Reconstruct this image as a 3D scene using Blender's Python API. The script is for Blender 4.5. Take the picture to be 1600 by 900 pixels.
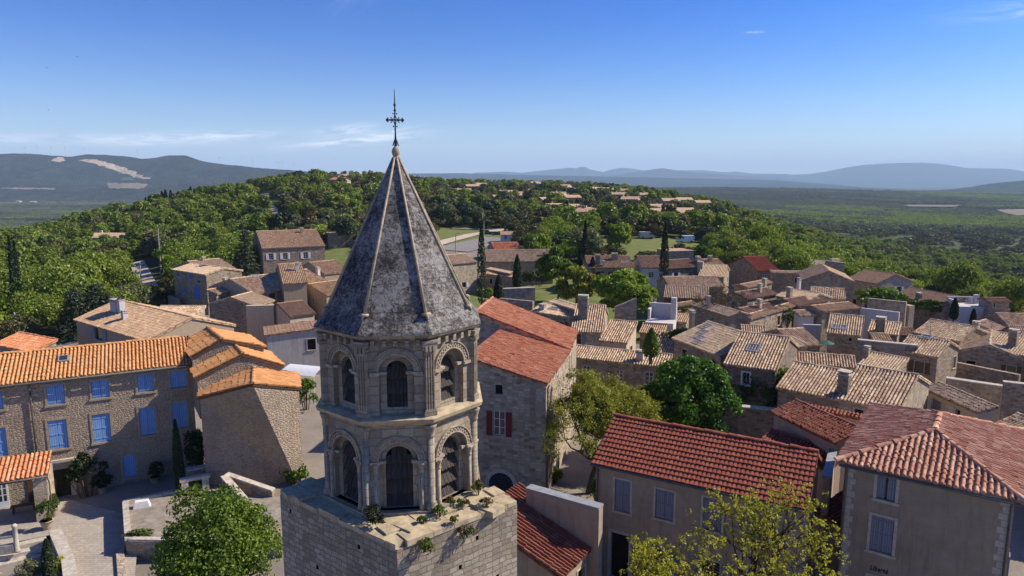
import bpy, math, random
import numpy as np
from mathutils import Vector, Matrix
R = math.radians
rng = np.random.default_rng(7)
random.seed(7)
for o in list(bpy.data.objects):
    bpy.data.objects.remove(o)
SC = bpy.context.scene
COL = SC.collection

# ---------------------------------------------------------------- camera, sky, sun, exposure
FP, CAMH = 1067.0, 21.0
TH = math.atan(167 / FP)
cam = bpy.data.objects.new('camera', bpy.data.cameras.new('camera'))
COL.objects.link(cam)
cam.location = (0, 0, CAMH)
cam.rotation_euler = (math.pi / 2 - TH, 0, 0)
cam.data.sensor_width = 36
cam.data.lens = 36 * FP / 1600
cam.data.clip_start = .5
cam.data.clip_end = 120000
SC.camera = cam

SUN_EL, SUN_AZ = R(39), R(13)            # azimuth measured from +X towards +Y
SDIR = Vector((math.cos(SUN_EL) * math.cos(SUN_AZ), math.cos(SUN_EL) * math.sin(SUN_AZ), math.sin(SUN_EL)))
world = bpy.data.worlds.new('World')
SC.world = world
world.use_nodes = True
SKY_STRENGTH, SUN_STRENGTH, EXPOSURE = .07, 5.0, .52
sl = bpy.data.lights.new('sun', 'SUN')
sl.energy = SUN_STRENGTH
sl.angle = R(.5)
sl.color = (1, .90, .75)
sun = bpy.data.objects.new('sun', sl)
COL.objects.link(sun)
sun.rotation_euler = (-SDIR).to_track_quat('-Z', 'Y').to_euler()
SC.view_settings.view_transform = 'Standard'
SC.view_settings.look = 'None'
SC.view_settings.exposure = EXPOSURE
SC.view_settings.gamma = 1
SC.view_settings.use_curve_mapping = False
SC.render.engine = 'CYCLES'
SC.cycles.use_denoising = True
SC.cycles.max_bounces = 5
SC.cycles.diffuse_bounces = 3
SC.cycles.transparent_max_bounces = 8
SC.cycles.use_adaptive_sampling = True
SC.cycles.adaptive_threshold = .012


class NT:
    """small helper to write node trees in a line"""
    def __init__(s, tree):
        s.t = tree
    def __call__(s, kind, out=0, props=None, **ins):
        nd = s.t.nodes.new(kind)
        for k, v in (props or {}).items():
            setattr(nd, k, v)
        for k, v in ins.items():
            key = int(k[1:]) if k[0] == 'i' and k[1:].isdigit() else k.replace('_', ' ')
            sk = nd.inputs[key]
            if isinstance(v, bpy.types.NodeSocket):
                s.t.links.new(v, sk)
            elif isinstance(v, (tuple, list)) and len(v) == 3 and sk.type == 'RGBA':
                sk.default_value = (*v, 1)
            else:
                sk.default_value = v
        return nd.outputs[out]
    def math(s, op, a, b=0.0, c=0.0, clamp=False):
        return s('ShaderNodeMath', props={'operation': op, 'use_clamp': clamp}, i0=a, i1=b, i2=c)
    def vmath(s, op, a, b=(0, 0, 0)):
        return s('ShaderNodeVectorMath', props={'operation': op}, i0=a, i1=b)
    def vscale(s, a, f):
        return s('ShaderNodeVectorMath', props={'operation': 'SCALE'}, i0=a, i3=f)
    def mix(s, f, a, b, mode='MIX'):
        nd = s.t.nodes.new('ShaderNodeMix')
        nd.data_type = 'RGBA'
        nd.blend_type = mode
        for i, v in ((0, f), (6, a), (7, b)):
            if isinstance(v, bpy.types.NodeSocket):
                s.t.links.new(v, nd.inputs[i])
            else:
                nd.inputs[i].default_value = (*v, 1) if isinstance(v, (tuple, list)) else v
        return nd.outputs[2]
    def ramp(s, f, stops, interp='LINEAR'):
        nd = s.t.nodes.new('ShaderNodeValToRGB')
        cr = nd.color_ramp
        cr.interpolation = interp
        while len(cr.elements) < len(stops):
            cr.elements.new(.5)
        for e, (p, c) in zip(cr.elements, stops):
            e.position = p
            e.color = (*c, 1) if isinstance(c, (tuple, list)) else (c, c, c, 1)
        s.t.links.new(f, nd.inputs[0])
        return nd.outputs[0]
    def noise(s, vec, scale, detail=4.0, rough=.55, out=0, dist=0.0):
        return s('ShaderNodeTexNoise', out, Vector=vec, Scale=scale, Detail=detail, Roughness=rough, Distortion=dist)
    def maprange(s, v, a, b, c=0.0, d=1.0):
        return s('ShaderNodeMapRange', i0=v, i1=a, i2=b, i3=c, i4=d)


def sky():
    t = world.node_tree
    t.nodes.clear()
    n = NT(t)
    st = t.nodes.new('ShaderNodeTexSky')
    st.sky_type = 'NISHITA'
    st.sun_disc = False
    st.sun_elevation = SUN_EL
    st.sun_rotation = math.pi / 2 - SUN_AZ
    st.altitude = 200
    st.air_density = 1.0
    st.dust_density = .9
    st.ozone_density = 4.0
    g = n('ShaderNodeTexCoord', 0)
    sep = t.nodes.new('ShaderNodeSeparateXYZ')
    t.links.new(g, sep.inputs[0])
    x, y, z = sep.outputs
    az = n.math('ARCTAN2', x, y)
    hs = n.mix(1.0, n('ShaderNodeGamma', Gamma=1.25, Color=n('ShaderNodeHueSaturation', Saturation=1.62, Value=1.0, Color=st.outputs[0])), (.60, .74, .98), 'MULTIPLY')
    # thin cirrus streaks: stretched noise on azimuth / height, kept to a few bands of the sky
    el = n.math('ARCSINE', z)
    def streak(a0, e0, wa, we, tilt, seed, gain):
        da = n.math('SUBTRACT', az, a0)
        e1 = n.math('SUBTRACT', n.math('SUBTRACT', el, e0), n.math('MULTIPLY', da, tilt))
        v = n('ShaderNodeCombineXYZ', X=n.math('MULTIPLY', da, 14.0), Y=n.math('MULTIPLY', e1, 90.0), Z=seed)
        nz = n.noise(v, 1.3, 6, .62, 0, .8)
        m = n.math('MULTIPLY', n.math('POWER', 2.718, n.math('MULTIPLY', n.math('POWER', n.math('DIVIDE', da, wa), 2.0), -1.0)),
                   n.math('POWER', 2.718, n.math('MULTIPLY', n.math('POWER', n.math('DIVIDE', e1, we), 2.0), -1.0)))
        return n.math('MULTIPLY', n.math('MULTIPLY', m, n.maprange(nz, .38, .75)), gain)
    tot = None
    for a in ((-.22, .056, .085, .006, .10, 1.0, 1.5), (-.17, .066, .03, .005, .2, 4.0, 1.2), (-.23, .070, .035, .006, .12, 9.0, 1.5), (-.44, .056, .09, .007, .06, 2.0, 1.3), (-.60, .050, .20, .006, .0, 5.0, .8),
              (.62, .188, .06, .008, -.05, 3.0, .35), (.325, .193, .012, .0012, -.05, 7.0, .5), (-.36, .262, .05, .0012, -.03, 6.0, .45), (-.2, .27, .04, .03, .6, 8.0, .12)):
        s_ = streak(*a)
        tot = s_ if tot is None else n.math('ADD', tot, s_)
    pale = n.math('MULTIPLY', n.math('POWER', 2.718, n.math('MULTIPLY', n.math('ABSOLUTE', el), -13.0)), .72)
    hs = n.mix(pale, hs, (11.5, 12.2, 13))
    cm = n.mix(n.math('MINIMUM', tot, .9), hs, (15, 15, 15.4))
    t.links.new(cm, n('ShaderNodeBackground', Strength=SKY_STRENGTH).node.inputs[0])
    bg = [x for x in t.nodes if x.type == 'BACKGROUND'][0]
    t.links.new(bg.outputs[0], n.t.nodes.new('ShaderNodeOutputWorld').inputs[0])


sky()

# ---------------------------------------------------------------- pixel -> world (only to read the layout off the photo)
_c, _s = math.cos(TH), math.sin(TH)
def ray(px, py):
    a, b = (px - 800) / FP, (450 - py) / FP
    return np.array([a, _c + b * _s, -_s + b * _c])
EYE = np.array([0, 0, CAMH])
def PZ(px, py, z):
    d = ray(px, py)
    return EYE + d * ((z - CAMH) / d[2])
def PY(px, py, y):
    d = ray(px, py)
    return EYE + d * (y / d[1])
def PP(px, py, p0, nrm):
    d = ray(px, py)
    return EYE + d * (((np.asarray(p0) - EYE) @ nrm) / (d @ nrm))
def V3(*a):
    return np.array(a, float)


# ---------------------------------------------------------------- mesh builder
class MB:
    """collects faces in world coordinates and links them as ONE mesh object, expressed in its thing's own frame"""
    def __init__(s):
        s.v, s.f, s.uv, s.m, s.nv = [], [], [], [], 0
    def add(s, verts, faces, uvs=None, m=0):
        """verts (n,3); faces list of index tuples; uvs: per-vertex (n,2) or list of per-face lists"""
        verts = np.asarray(verts, float).reshape(-1, 3)
        b = s.nv
        s.v.append(verts)
        s.nv += len(verts)
        for i, f in enumerate(faces):
            s.f.append(tuple(int(k) + b for k in f))
            s.m.append(m)
            if uvs is None:
                s.uv.append(None)
            elif isinstance(uvs, np.ndarray):
                s.uv.append([uvs[k] for k in f])
            else:
                s.uv.append(uvs[i])
    def poly(s, pts, uv=None, m=0):
        s.add(pts, [tuple(range(len(pts)))], None if uv is None else [uv], m)
    def box(s, c, half, ux=(1, 0, 0), m=0, uy=None, uz=(0, 0, 1)):
        """box with centre c, half sizes, x axis ux (horizontal)"""
        ux = np.asarray(ux, float)
        ux = ux / np.linalg.norm(ux)
        uz = np.asarray(uz, float)
        uy = np.cross(uz, ux) if uy is None else np.asarray(uy, float)
        c = np.asarray(c, float)
        P = [c + ux * half[0] * i + uy * half[1] * j + uz * half[2] * k for k in (-1, 1) for j in (-1, 1) for i in (-1, 1)]
        s.add(P, [(0, 2, 3, 1), (4, 5, 7, 6), (0, 1, 5, 4), (2, 6, 7, 3), (0, 4, 6, 2), (1, 3, 7, 5)], None, m)
    def prism(s, base, top, m=0, caps=True):
        n = len(base)
        f = [(i, (i + 1) % n, n + (i + 1) % n, n + i) for i in range(n)]
        if caps:
            f += [tuple(range(n - 1, -1, -1)), tuple(range(n, 2 * n))]
        s.add(list(base) + list(top), f, None, m)
    def tube(s, pts, rad, seg=6, m=0, cap=True):
        pts = [np.asarray(p, float) for p in pts]
        rad = [rad] * len(pts) if np.isscalar(rad) else rad
        vs, fs = [], []
        for i, p in enumerate(pts):
            d = pts[min(i + 1, len(pts) - 1)] - pts[max(i - 1, 0)]
            d = d / (np.linalg.norm(d) + 1e-9)
            a = np.cross(d, (0, 0, 1) if abs(d[2]) < .9 else (1, 0, 0))
            a /= np.linalg.norm(a)
            b = np.cross(d, a)
            for k in range(seg):
                t = 2 * math.pi * k / seg
                vs.append(p + (a * math.cos(t) + b * math.sin(t)) * rad[i])
        for i in range(len(pts) - 1):
            for k in range(seg):
                k2 = (k + 1) % seg
                fs.append((i * seg + k, i * seg + k2, (i + 1) * seg + k2, (i + 1) * seg + k))
        if cap:
            fs.append(tuple(range(seg - 1, -1, -1)))
            fs.append(tuple(range((len(pts) - 1) * seg, len(pts) * seg)))
        s.add(vs, fs, None, m)
    def lathe(s, prof, c, seg=14, m=0):
        c = np.asarray(c, float)
        s.tube([c + (0, 0, z) for r, z in prof], [max(r, .002) for r, z in prof], seg, m)
    def quads(s, V, F, UV=None, m=0):
        """numpy bulk: V (n,3), F (k,4), UV per vertex"""
        s.add(V, F, UV, m)
    def build(s, name, mats, parent=None, smooth=False):
        me = bpy.data.meshes.new(name)
        mats = mats if isinstance(mats, (list, tuple)) else [mats]
        V = np.concatenate(s.v) if s.v else np.zeros((0, 3))
        if parent is not None:
            M = np.array(FRAME[parent_root(parent).name])
            V = (np.c_[V, np.ones(len(V))] @ M.T)[:, :3]
        nl = [len(f) for f in s.f]
        me.vertices.add(len(V))
        me.vertices.foreach_set('co', V.astype(np.float32).ravel())
        me.loops.add(sum(nl))
        me.polygons.add(len(s.f))
        li = np.fromiter((k for f in s.f for k in f), np.int32, sum(nl))
        me.loops.foreach_set('vertex_index', li)
        me.polygons.foreach_set('loop_start', np.r_[0, np.cumsum(nl)[:-1]].astype(np.int32))
        me.polygons.foreach_set('loop_total', np.array(nl, np.int32))
        me.polygons.foreach_set('material_index', np.array(s.m, np.int32))
        me.update(calc_edges=True)
        # UVs in metres by face direction where none were given
        W = np.concatenate(s.v)
        uvl = me.uv_layers.new(name='UVMap')
        out = np.zeros((sum(nl), 2), np.float32)
        k = 0
        for f, u in zip(s.f, s.uv):
            n = len(f)
            if u is not None:
                out[k:k + n] = u
            else:
                p = W[list(f)]
                nr = np.cross(p[1] - p[0], p[2] - p[0])
                if n > 3:
                    nr = nr + np.cross(p[2] - p[0], p[3] - p[0])
                ln = np.linalg.norm(nr)
                nr = nr / ln if ln > 1e-12 else V3(0, 0, 1)
                if abs(nr[2]) > .8:
                    out[k:k + n] = p[:, :2]
                else:
                    t = V3(-nr[1], nr[0], 0)
                    t /= np.linalg.norm(t) + 1e-9
                    out[k:k + n, 0] = p @ t
                    out[k:k + n, 1] = p[:, 2]
            k += n
        uvl.data.foreach_set('uv', out.ravel())
        for mt in mats:
            me.materials.append(mt)
        me.polygons.foreach_set('use_smooth', np.full(len(s.f), bool(smooth)))
        me.validate()
        o = bpy.data.objects.new(name, me)
        COL.objects.link(o)
        if parent is not None:
            o.parent = parent
        return o


FRAME = {}                       # world -> local matrix of each thing, by object name
def parent_root(o):
    while o.parent is not None:
        o = o.parent
    return o
def tag(o, label=None, cat=None, group=None, kind=None):
    for k, v in (('label', label), ('category', cat), ('group', group), ('kind', kind)):
        if v:
            o[k] = v
    return o
def thing(name, label, cat, loc, rz=0, group=None):
    o = bpy.data.objects.new(name, None)
    COL.objects.link(o)
    o.empty_display_size = .3
    o.location = loc
    o.rotation_euler = (0, 0, rz)
    M = Matrix.Translation(Vector(loc)) @ Matrix.Rotation(rz, 4, 'Z')
    FRAME[o.name] = M.inverted()
    return tag(o, label, cat, group)
def solo(mb, name, mats, label, cat, loc, group=None, rz=0, smooth=False):
    """a thing that is one mesh, with its origin at its base"""
    M = Matrix.Translation(Vector(loc)) @ Matrix.Rotation(rz, 4, 'Z')
    o = mb.build(name, mats, None, smooth)
    o.data.transform(M.inverted())
    o.location = loc
    o.rotation_euler = (0, 0, rz)
    return tag(o, label, cat, group)
def dup(o, parent=None):
    c = o.copy()
    COL.objects.link(c)
    c.parent = parent
    for ch in list(o.children):
        dup(ch, c)
    return c
# ---------------------------------------------------------------- materials
def new_mat(name):
    m = bpy.data.materials.new(name)
    m.use_nodes = True
    m.node_tree.nodes.clear()
    return m, NT(m.node_tree)
def finish(n, col, rough=.85, bump=None, bstr=.5, bdist=.03, spec=.25, metal=0.0, height2=None):
    kw = dict(Base_Color=col, Roughness=rough, Metallic=metal)
    p = n('ShaderNodeBsdfPrincipled', **kw)
    p.node.inputs['Specular IOR Level'].default_value = spec
    if bump is not None:
        b = n('ShaderNodeBump', Strength=bstr, Distance=bdist, Height=bump)
        n.t.links.new(b, p.node.inputs['Normal'])
    o = n.t.nodes.new('ShaderNodeOutputMaterial')
    n.t.links.new(p, o.inputs[0])
    return p
def pos(n):
    return n('ShaderNodeNewGeometry', 0)
def uvs(n):
    return n('ShaderNodeUVMap', 0)

def m_plain(name, col, rough=.7, var=.25, scale=3.0, spec=.3, metal=0.0, bump=.15):
    m, n = new_mat(name)
    z = n.noise(pos(n), scale, 5, .6)
    c = n.mix(n.maprange(z, .3, .7), tuple(x * (1 - var) for x in col), tuple(min(1, x * (1 + var)) for x in col))
    finish(n, c, rough, n.noise(pos(n), scale * 8, 3), bump, .01, spec, metal)
    return m

def m_tiles(name, cols, patch=(.10, .08, .06), pamt=.35, rough=.9, uniform=0.0, pscale=.9, under=.75):
    """roof tiles: a colour per tile from the tile index in the UV map, weathering patches over it"""
    m, n = new_mat(name)
    u = uvs(n)
    idx = n.vmath('FLOOR', u)
    wn = n('ShaderNodeTexWhiteNoise', 0, props={'noise_dimensions': '2D'}, Vector=idx)
    st = [((i + .0) / max(1, len(cols) - 1), c) for i, c in enumerate(cols)]
    c = n.ramp(wn, st)
    sx = n.t.nodes.new('ShaderNodeSeparateXYZ')
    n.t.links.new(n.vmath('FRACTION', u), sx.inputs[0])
    c = n.mix(n.maprange(sx.outputs[0], .64, .70, 0, under), c, tuple(q * .38 for q in cols[0]))  # channel columns coloured darker to deepen the shading between cover tiles
    big = n.noise(pos(n), pscale, 6, .65)
    c = n.mix(n.math('MULTIPLY', n.maprange(big, .48, .72), pamt), c, patch)
    fine = n.noise(pos(n), 9, 4, .7)
    c = n.mix(n.maprange(fine, .35, .75, 0, .4), c, tuple(min(.8, x * 1.25 + .02) for x in cols[len(cols) // 2]))
    spots = n.noise(pos(n), 26, 3, .6)
    c = n.mix(n.maprange(spots, .62, .75, 0, .5 * (1 - uniform)), c, (.07, .06, .05))
    finish(n, c, rough, n.noise(pos(n), 30, 4, .7), .35, .012, .15)
    return m

def m_stone(name, c1, c2, mortar, bw=.42, bh=.2, msize=.02, warp=.07, stain=.35, staincol=(.09, .085, .075), bstr=.9, ochre=0.0, dark=.5):
    """coursed rubble or ashlar with irregular joints"""
    m, n = new_mat(name)
    u = uvs(n)
    w = n.vscale(n.vmath('SUBTRACT', n('ShaderNodeTexNoise', 1, Vector=u, Scale=2.6, Detail=3.0), (.5, .5, .5)), warp * 2)
    w2 = n.vscale(n.vmath('SUBTRACT', n('ShaderNodeTexNoise', 1, Vector=u, Scale=9.0, Detail=2.0), (.5, .5, .5)), warp * .6)
    vec = n.vmath('ADD', n.vmath('ADD', u, w), w2)
    def brick(cw, ch, off, freq):
        b = n.t.nodes.new('ShaderNodeTexBrick')
        n.t.links.new(vec, b.inputs['Vector'])
        b.offset = .47
        b.squash = off
        b.squash_frequency = freq
        b.inputs['Color1'].default_value = (0, 0, 0, 1)
        b.inputs['Color2'].default_value = (1, 1, 1, 1)
        b.inputs['Mortar'].default_value = (.5, .5, .5, 1)
        b.inputs['Scale'].default_value = 1
        b.inputs['Mortar Size'].default_value = msize
        b.inputs['Mortar Smooth'].default_value = .35
        b.inputs['Bias'].default_value = 0
        b.inputs['Brick Width'].default_value = cw
        b.inputs['Row Height'].default_value = ch
        return b
    b = brick(bw, bh, .72, 2)
    tone = b.outputs[0]
    c = n.mix(tone, c1, c2)
    z2 = n.noise(u, 5, 6, .7)
    c = n.mix(n.maprange(z2, .3, .75, 0, dark), c, tuple(x * .55 for x in c1))
    z3 = n.noise(u, 17, 4, .65)
    c = n.mix(n.maprange(z3, .5, .8, 0, .5), c, tuple(min(.8, x * 1.3) for x in c2))
    c = n.mix(n.math('MULTIPLY', b.outputs[1], .8), c, mortar)
    big = n.noise(pos(n), .55, 5, .6)
    c = n.mix(n.maprange(big, .45, .75, 0, stain), c, staincol)
    if ochre:
        oc = n.noise(pos(n), 1.7, 6, .7)
        c = n.mix(n.maprange(oc, .55, .72, 0, ochre), c, (.26, .15, .05))
    h = n.math('ADD', n.math('MULTIPLY', n.math('SUBTRACT', 1.0, b.outputs[1]), 1.0), n.math('MULTIPLY', z2, .9))
    h = n.math('ADD', h, n.math('MULTIPLY', tone, .35))
    finish(n, c, .92, h, bstr, .022, .15)
    return m

def m_rubble(name, c1, c2, mortar, bw=.36, bh=.19, joint=.07, rand=.75, stain=.3, staincol=(.10, .085, .07), bstr=1.0, ochre=.1):
    """rubble masonry: irregular stones of mixed tone in wide mortar joints"""
    m, n = new_mat(name)
    u = uvs(n)
    w = n.vscale(n.vmath('SUBTRACT', n('ShaderNodeTexNoise', 1, Vector=u, Scale=1.7, Detail=3.0), (.5, .5, .5)), .22)
    v = n.vmath('MULTIPLY', n.vmath('ADD', u, w), (1 / bw, 1 / bh, 1))
    def vor(feature, out):
        nd = n.t.nodes.new('ShaderNodeTexVoronoi')
        nd.voronoi_dimensions = '2D'
        nd.feature = feature
        nd.inputs['Scale'].default_value = 1
        nd.inputs['Randomness'].default_value = rand
        n.t.links.new(v, nd.inputs['Vector'])
        return nd.outputs[out]
    edge = vor('DISTANCE_TO_EDGE', 'Distance')
    sep = n.t.nodes.new('ShaderNodeSeparateColor')
    n.t.links.new(vor('F1', 'Color'), sep.inputs[0])
    tone, tone2 = sep.outputs[0], sep.outputs[1]
    z2 = n.noise(u, 6, 6, .7)
    c = n.mix(tone, c1, c2)
    c = n.mix(n.math('MULTIPLY', tone2, .35), c, tuple(min(.8, x * y) for x, y in zip(c2, (1.1, .92, .75))))
    c = n.mix(n.maprange(z2, .35, .75, 0, .5), c, tuple(x * .6 for x in c1))
    gap = n.math('ADD', edge, n.math('MULTIPLY', n.math('SUBTRACT', z2, .5), .10))
    st = n.maprange(gap, joint * .35, joint * 1.3)
    c = n.mix(st, mortar, c)
    big = n.noise(pos(n), .5, 5, .6)
    c = n.mix(n.maprange(big, .45, .75, 0, stain), c, staincol)
    sv = n('ShaderNodeMapping', Vector=u)
    sv.node.inputs['Scale'].default_value = (1.6, .2, 1)
    c = n.mix(n.maprange(n.noise(sv, 1.4, 5, .65), .52, .8, 0, .45), c, staincol)
    oc = n.noise(pos(n), 1.3, 6, .7)
    c = n.mix(n.maprange(oc, .55, .72, 0, ochre), c, (.26, .15, .05))
    h = n.math('ADD', n.math('MULTIPLY', st, .8), n.math('ADD', n.math('MULTIPLY', z2, .9), n.math('MULTIPLY', tone2, .4)))
    finish(n, c, .93, h, bstr, .03, .12)
    return m

def m_plaster(name, c1, c2, stain=(.1, .085, .07), samt=.35, bstr=.6, scale=2.0, peel=None):
    m, n = new_mat(name)
    u = uvs(n)
    a = n.noise(u, scale, 6, .65)
    c = n.mix(n.maprange(a, .3, .7), c1, c2)
    # rain streaks running down the wall
    sv = n('ShaderNodeMapping', Vector=u)
    sv.node.inputs['Scale'].default_value = (2.2, .22, 1)
    s_ = n.noise(sv, 1.6, 5, .65)
    c = n.mix(n.maprange(s_, .5, .78, 0, samt), c, stain)
    if peel:
        pz = n.noise(u, .9, 5, .6)
        c = n.mix(n.maprange(pz, .56, .62, 0, .7), c, peel)
    g = n.noise(u, 26, 4, .7)
    c = n.mix(n.maprange(g, .35, .8, 0, .3), c, tuple(x * .6 for x in c1))
    h = n.math('ADD', n.noise(u, 8, 6, .72), n.math('MULTIPLY', a, .8))
    finish(n, c, .95, h, bstr, .026, .1)
    return m

def m_wood(name, col, col2, plank=.11, wear=.3, rough=.7):
    """painted or bare boards, running up the UV map"""
    m, n = new_mat(name)
    u = uvs(n)
    sep = n.t.nodes.new('ShaderNodeSeparateXYZ')
    n.t.links.new(u, sep.inputs[0])
    q = n.math('DIVIDE', sep.outputs[0], plank)
    fr = n.math('FRACT', q)
    idn = n('ShaderNodeTexWhiteNoise', 0, props={'noise_dimensions': '1D'}, W=n.math('FLOOR', q))
    groove = n.math('MINIMUM', fr, n.math('SUBTRACT', 1.0, fr))
    gm = n.maprange(groove, .02, .09)
    sv = n('ShaderNodeMapping', Vector=u)
    sv.node.inputs['Scale'].default_value = (9, .9, 1)
    g = n.noise(sv, 3, 6, .7)
    c = n.mix(n.maprange(g, .4, .75, 0, wear), col, col2)
    c = n.mix(n.math('MULTIPLY', idn, .28), c, tuple(x * .62 for x in col))
    c = n.mix(gm, tuple(x * .25 for x in col), c)
    finish(n, c, rough, n.math('ADD', gm, n.math('MULTIPLY', g, .4)), .6, .012, .2)
    return m

def m_leaf(name, cols, trans=.35, objvar=.35, dead=None):
    """leaves: the UV holds a random number per leaf and per clump"""
    m, n = new_mat(name)
    sep = n.t.nodes.new('ShaderNodeSeparateXYZ')
    n.t.links.new(uvs(n), sep.inputs[0])
    oi = n.t.nodes.new('ShaderNodeObjectInfo')
    f = n.math('ADD', n.math('MULTIPLY', sep.outputs[0], .45), n.math('MULTIPLY', sep.outputs[1], .55))
    f = n.math('ADD', n.math('MULTIPLY', f, 1 - objvar), n.math('MULTIPLY', oi.outputs['Random'], objvar))
    c = n.ramp(f, [(i / (len(cols) - 1), q) for i, q in enumerate(cols)])
    d = n('ShaderNodeBsdfDiffuse', Color=c)
    t = n('ShaderNodeBsdfTranslucent', Color=n.mix(.5, c, n.mix(1.0, c, (1.6, 1.7, .7), 'MULTIPLY')))
    g = n('ShaderNodeBsdfGlossy', Color=(.6, .65, .55), Roughness=.45)
    a = n('ShaderNodeMixShader', i0=trans, i1=d, i2=t)
    a = n('ShaderNodeMixShader', i0=.035, i1=a, i2=g)
    o = n.t.nodes.new('ShaderNodeOutputMaterial')
    n.t.links.new(a, o.inputs[0])
    return m

M = {}
# roofs
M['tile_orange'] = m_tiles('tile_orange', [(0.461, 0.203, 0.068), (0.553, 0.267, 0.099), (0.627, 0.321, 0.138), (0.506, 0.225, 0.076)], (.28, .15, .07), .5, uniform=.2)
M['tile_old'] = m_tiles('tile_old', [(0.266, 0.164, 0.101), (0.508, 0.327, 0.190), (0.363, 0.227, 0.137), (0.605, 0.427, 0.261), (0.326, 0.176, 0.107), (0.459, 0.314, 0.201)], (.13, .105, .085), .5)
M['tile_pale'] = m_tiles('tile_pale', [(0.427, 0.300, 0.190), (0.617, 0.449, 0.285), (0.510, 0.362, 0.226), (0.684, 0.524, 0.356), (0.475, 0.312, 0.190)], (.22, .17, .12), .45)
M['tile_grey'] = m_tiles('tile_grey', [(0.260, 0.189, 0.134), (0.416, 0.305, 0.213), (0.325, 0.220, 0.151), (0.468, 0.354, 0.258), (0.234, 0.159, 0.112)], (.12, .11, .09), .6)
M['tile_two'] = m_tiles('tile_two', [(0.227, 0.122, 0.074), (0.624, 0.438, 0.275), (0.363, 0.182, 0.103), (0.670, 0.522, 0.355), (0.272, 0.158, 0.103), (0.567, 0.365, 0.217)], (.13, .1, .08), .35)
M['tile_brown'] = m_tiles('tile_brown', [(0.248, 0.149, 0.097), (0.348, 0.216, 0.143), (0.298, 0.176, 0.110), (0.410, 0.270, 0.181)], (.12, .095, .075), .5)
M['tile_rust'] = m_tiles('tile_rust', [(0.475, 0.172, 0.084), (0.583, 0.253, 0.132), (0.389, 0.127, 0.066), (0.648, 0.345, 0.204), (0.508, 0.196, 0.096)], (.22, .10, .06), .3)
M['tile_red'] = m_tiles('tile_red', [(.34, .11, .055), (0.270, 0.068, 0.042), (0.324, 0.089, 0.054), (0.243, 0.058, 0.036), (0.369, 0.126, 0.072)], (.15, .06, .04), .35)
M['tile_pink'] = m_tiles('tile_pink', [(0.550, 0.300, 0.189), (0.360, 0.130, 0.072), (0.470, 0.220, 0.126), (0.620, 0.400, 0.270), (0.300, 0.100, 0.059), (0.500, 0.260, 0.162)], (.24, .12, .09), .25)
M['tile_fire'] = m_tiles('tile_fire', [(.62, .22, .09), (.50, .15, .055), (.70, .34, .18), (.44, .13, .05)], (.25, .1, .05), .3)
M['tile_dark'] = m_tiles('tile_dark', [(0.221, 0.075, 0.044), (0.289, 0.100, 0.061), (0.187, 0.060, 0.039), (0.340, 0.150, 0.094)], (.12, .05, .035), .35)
# walls
M['rubble'] = m_rubble('rubble', (.20, .15, .105), (.52, .43, .315), (.38, .31, .23))
M['rubble_dark'] = m_rubble('rubble_dark', (.14, .11, .085), (.38, .31, .24), (.27, .22, .17))
M['rubble_pale'] = m_rubble('rubble_pale', (.30, .235, .165), (.62, .53, .41), (.46, .385, .29), stain=.2)
M['rubble_grey'] = m_rubble('rubble_grey', (.18, .15, .12), (.47, .41, .335), (.33, .28, .225))
M['ashlar'] = m_stone('ashlar', (.29, .235, .17), (.49, .415, .31), (.20, .165, .125), .5, .27, .014, .045, .45, (.105, .09, .072), .7, .3, .6)
M['base_stone'] = m_stone('base_stone', (.24, .195, .145), (.51, .43, .325), (.20, .165, .125), .38, .19, .016, .085, .45, (.115, .097, .077), 1.0, .3, .6)
M['house_stone'] = m_rubble('house_stone', (.21, .165, .12), (.60, .51, .40), (.42, .35, .265), .40, .22, .06, .6, .2)
M['plaster_tan'] = m_plaster('plaster_tan', (.40, .31, .22), (.33, .255, .18), samt=.3, peel=None, bstr=1.0)
M['plaster_blue_house'] = m_rubble('roughcast_rubble', (.31, .245, .18), (.50, .41, .31), (.42, .335, .25), .21, .14, .17, .95, .3, (.17, .13, .095), 1.5)
M['plaster_grey'] = m_plaster('plaster_grey', (.41, .33, .245), (.31, .25, .185), (.15, .12, .092), .6, peel=(.36, .30, .235))
M['plaster_taupe'] = m_plaster('plaster_taupe', (.38, .305, .22), (.28, .225, .165), (.15, .12, .092), .65, scale=1.1)
M['plaster_cream'] = m_plaster('plaster_cream', (.58, .47, .33), (.5, .4, .28), samt=.2)
M['plaster_white'] = m_plaster('plaster_white', (.62, .57, .54), (.54, .5, .46), samt=.3)
M['plaster_pink'] = m_plaster('plaster_pink', (.44, .33, .26), (.38, .28, .22), samt=.35)
M['plaster_dirty'] = m_plaster('plaster_dirty', (.52, .48, .44), (.42, .39, .36), (.16, .14, .13), .7)
M['white'] = m_plain('white_paint', (.72, .7, .67), .6, .1)
M['surround'] = m_plain('surround_stone', (.47, .41, .33), .9, .2, 5)
M['surround_blue'] = m_plain('surround_rough_stone', (.33, .26, .18), .9, .25, 5)
M['trim_stone'] = m_plain('trim_stone', (.36, .295, .215), .95, .35, 5, .1, 0, .5)
M['cap_stone'] = m_plain('cap_stone', (.45, .40, .33), .95, .3, 4, .1, 0, .5)
M['ledge_stone'] = m_plain('ledge_stone', (.42, .34, .22), .95, .35, 3, .1, 0, .5)
M['blue_shutter'] = m_wood('blue_shutter', (.15, .32, .62), (.44, .56, .82), .12, .7)
M['blue_door'] = m_wood('blue_paint', (.08, .17, .62), (.13, .25, .7), .12, .3)
M['grey_shutter'] = m_wood('grey_shutter', (.215, .23, .29), (.33, .34, .38), .1, .45)
M['red_shutter'] = m_wood('red_shutter', (.17, .02, .018), (.24, .06, .05), .1, .3)
M['white_shutter'] = m_wood('white_shutter', (.6, .6, .63), (.5, .5, .5), .1, .25)
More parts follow.
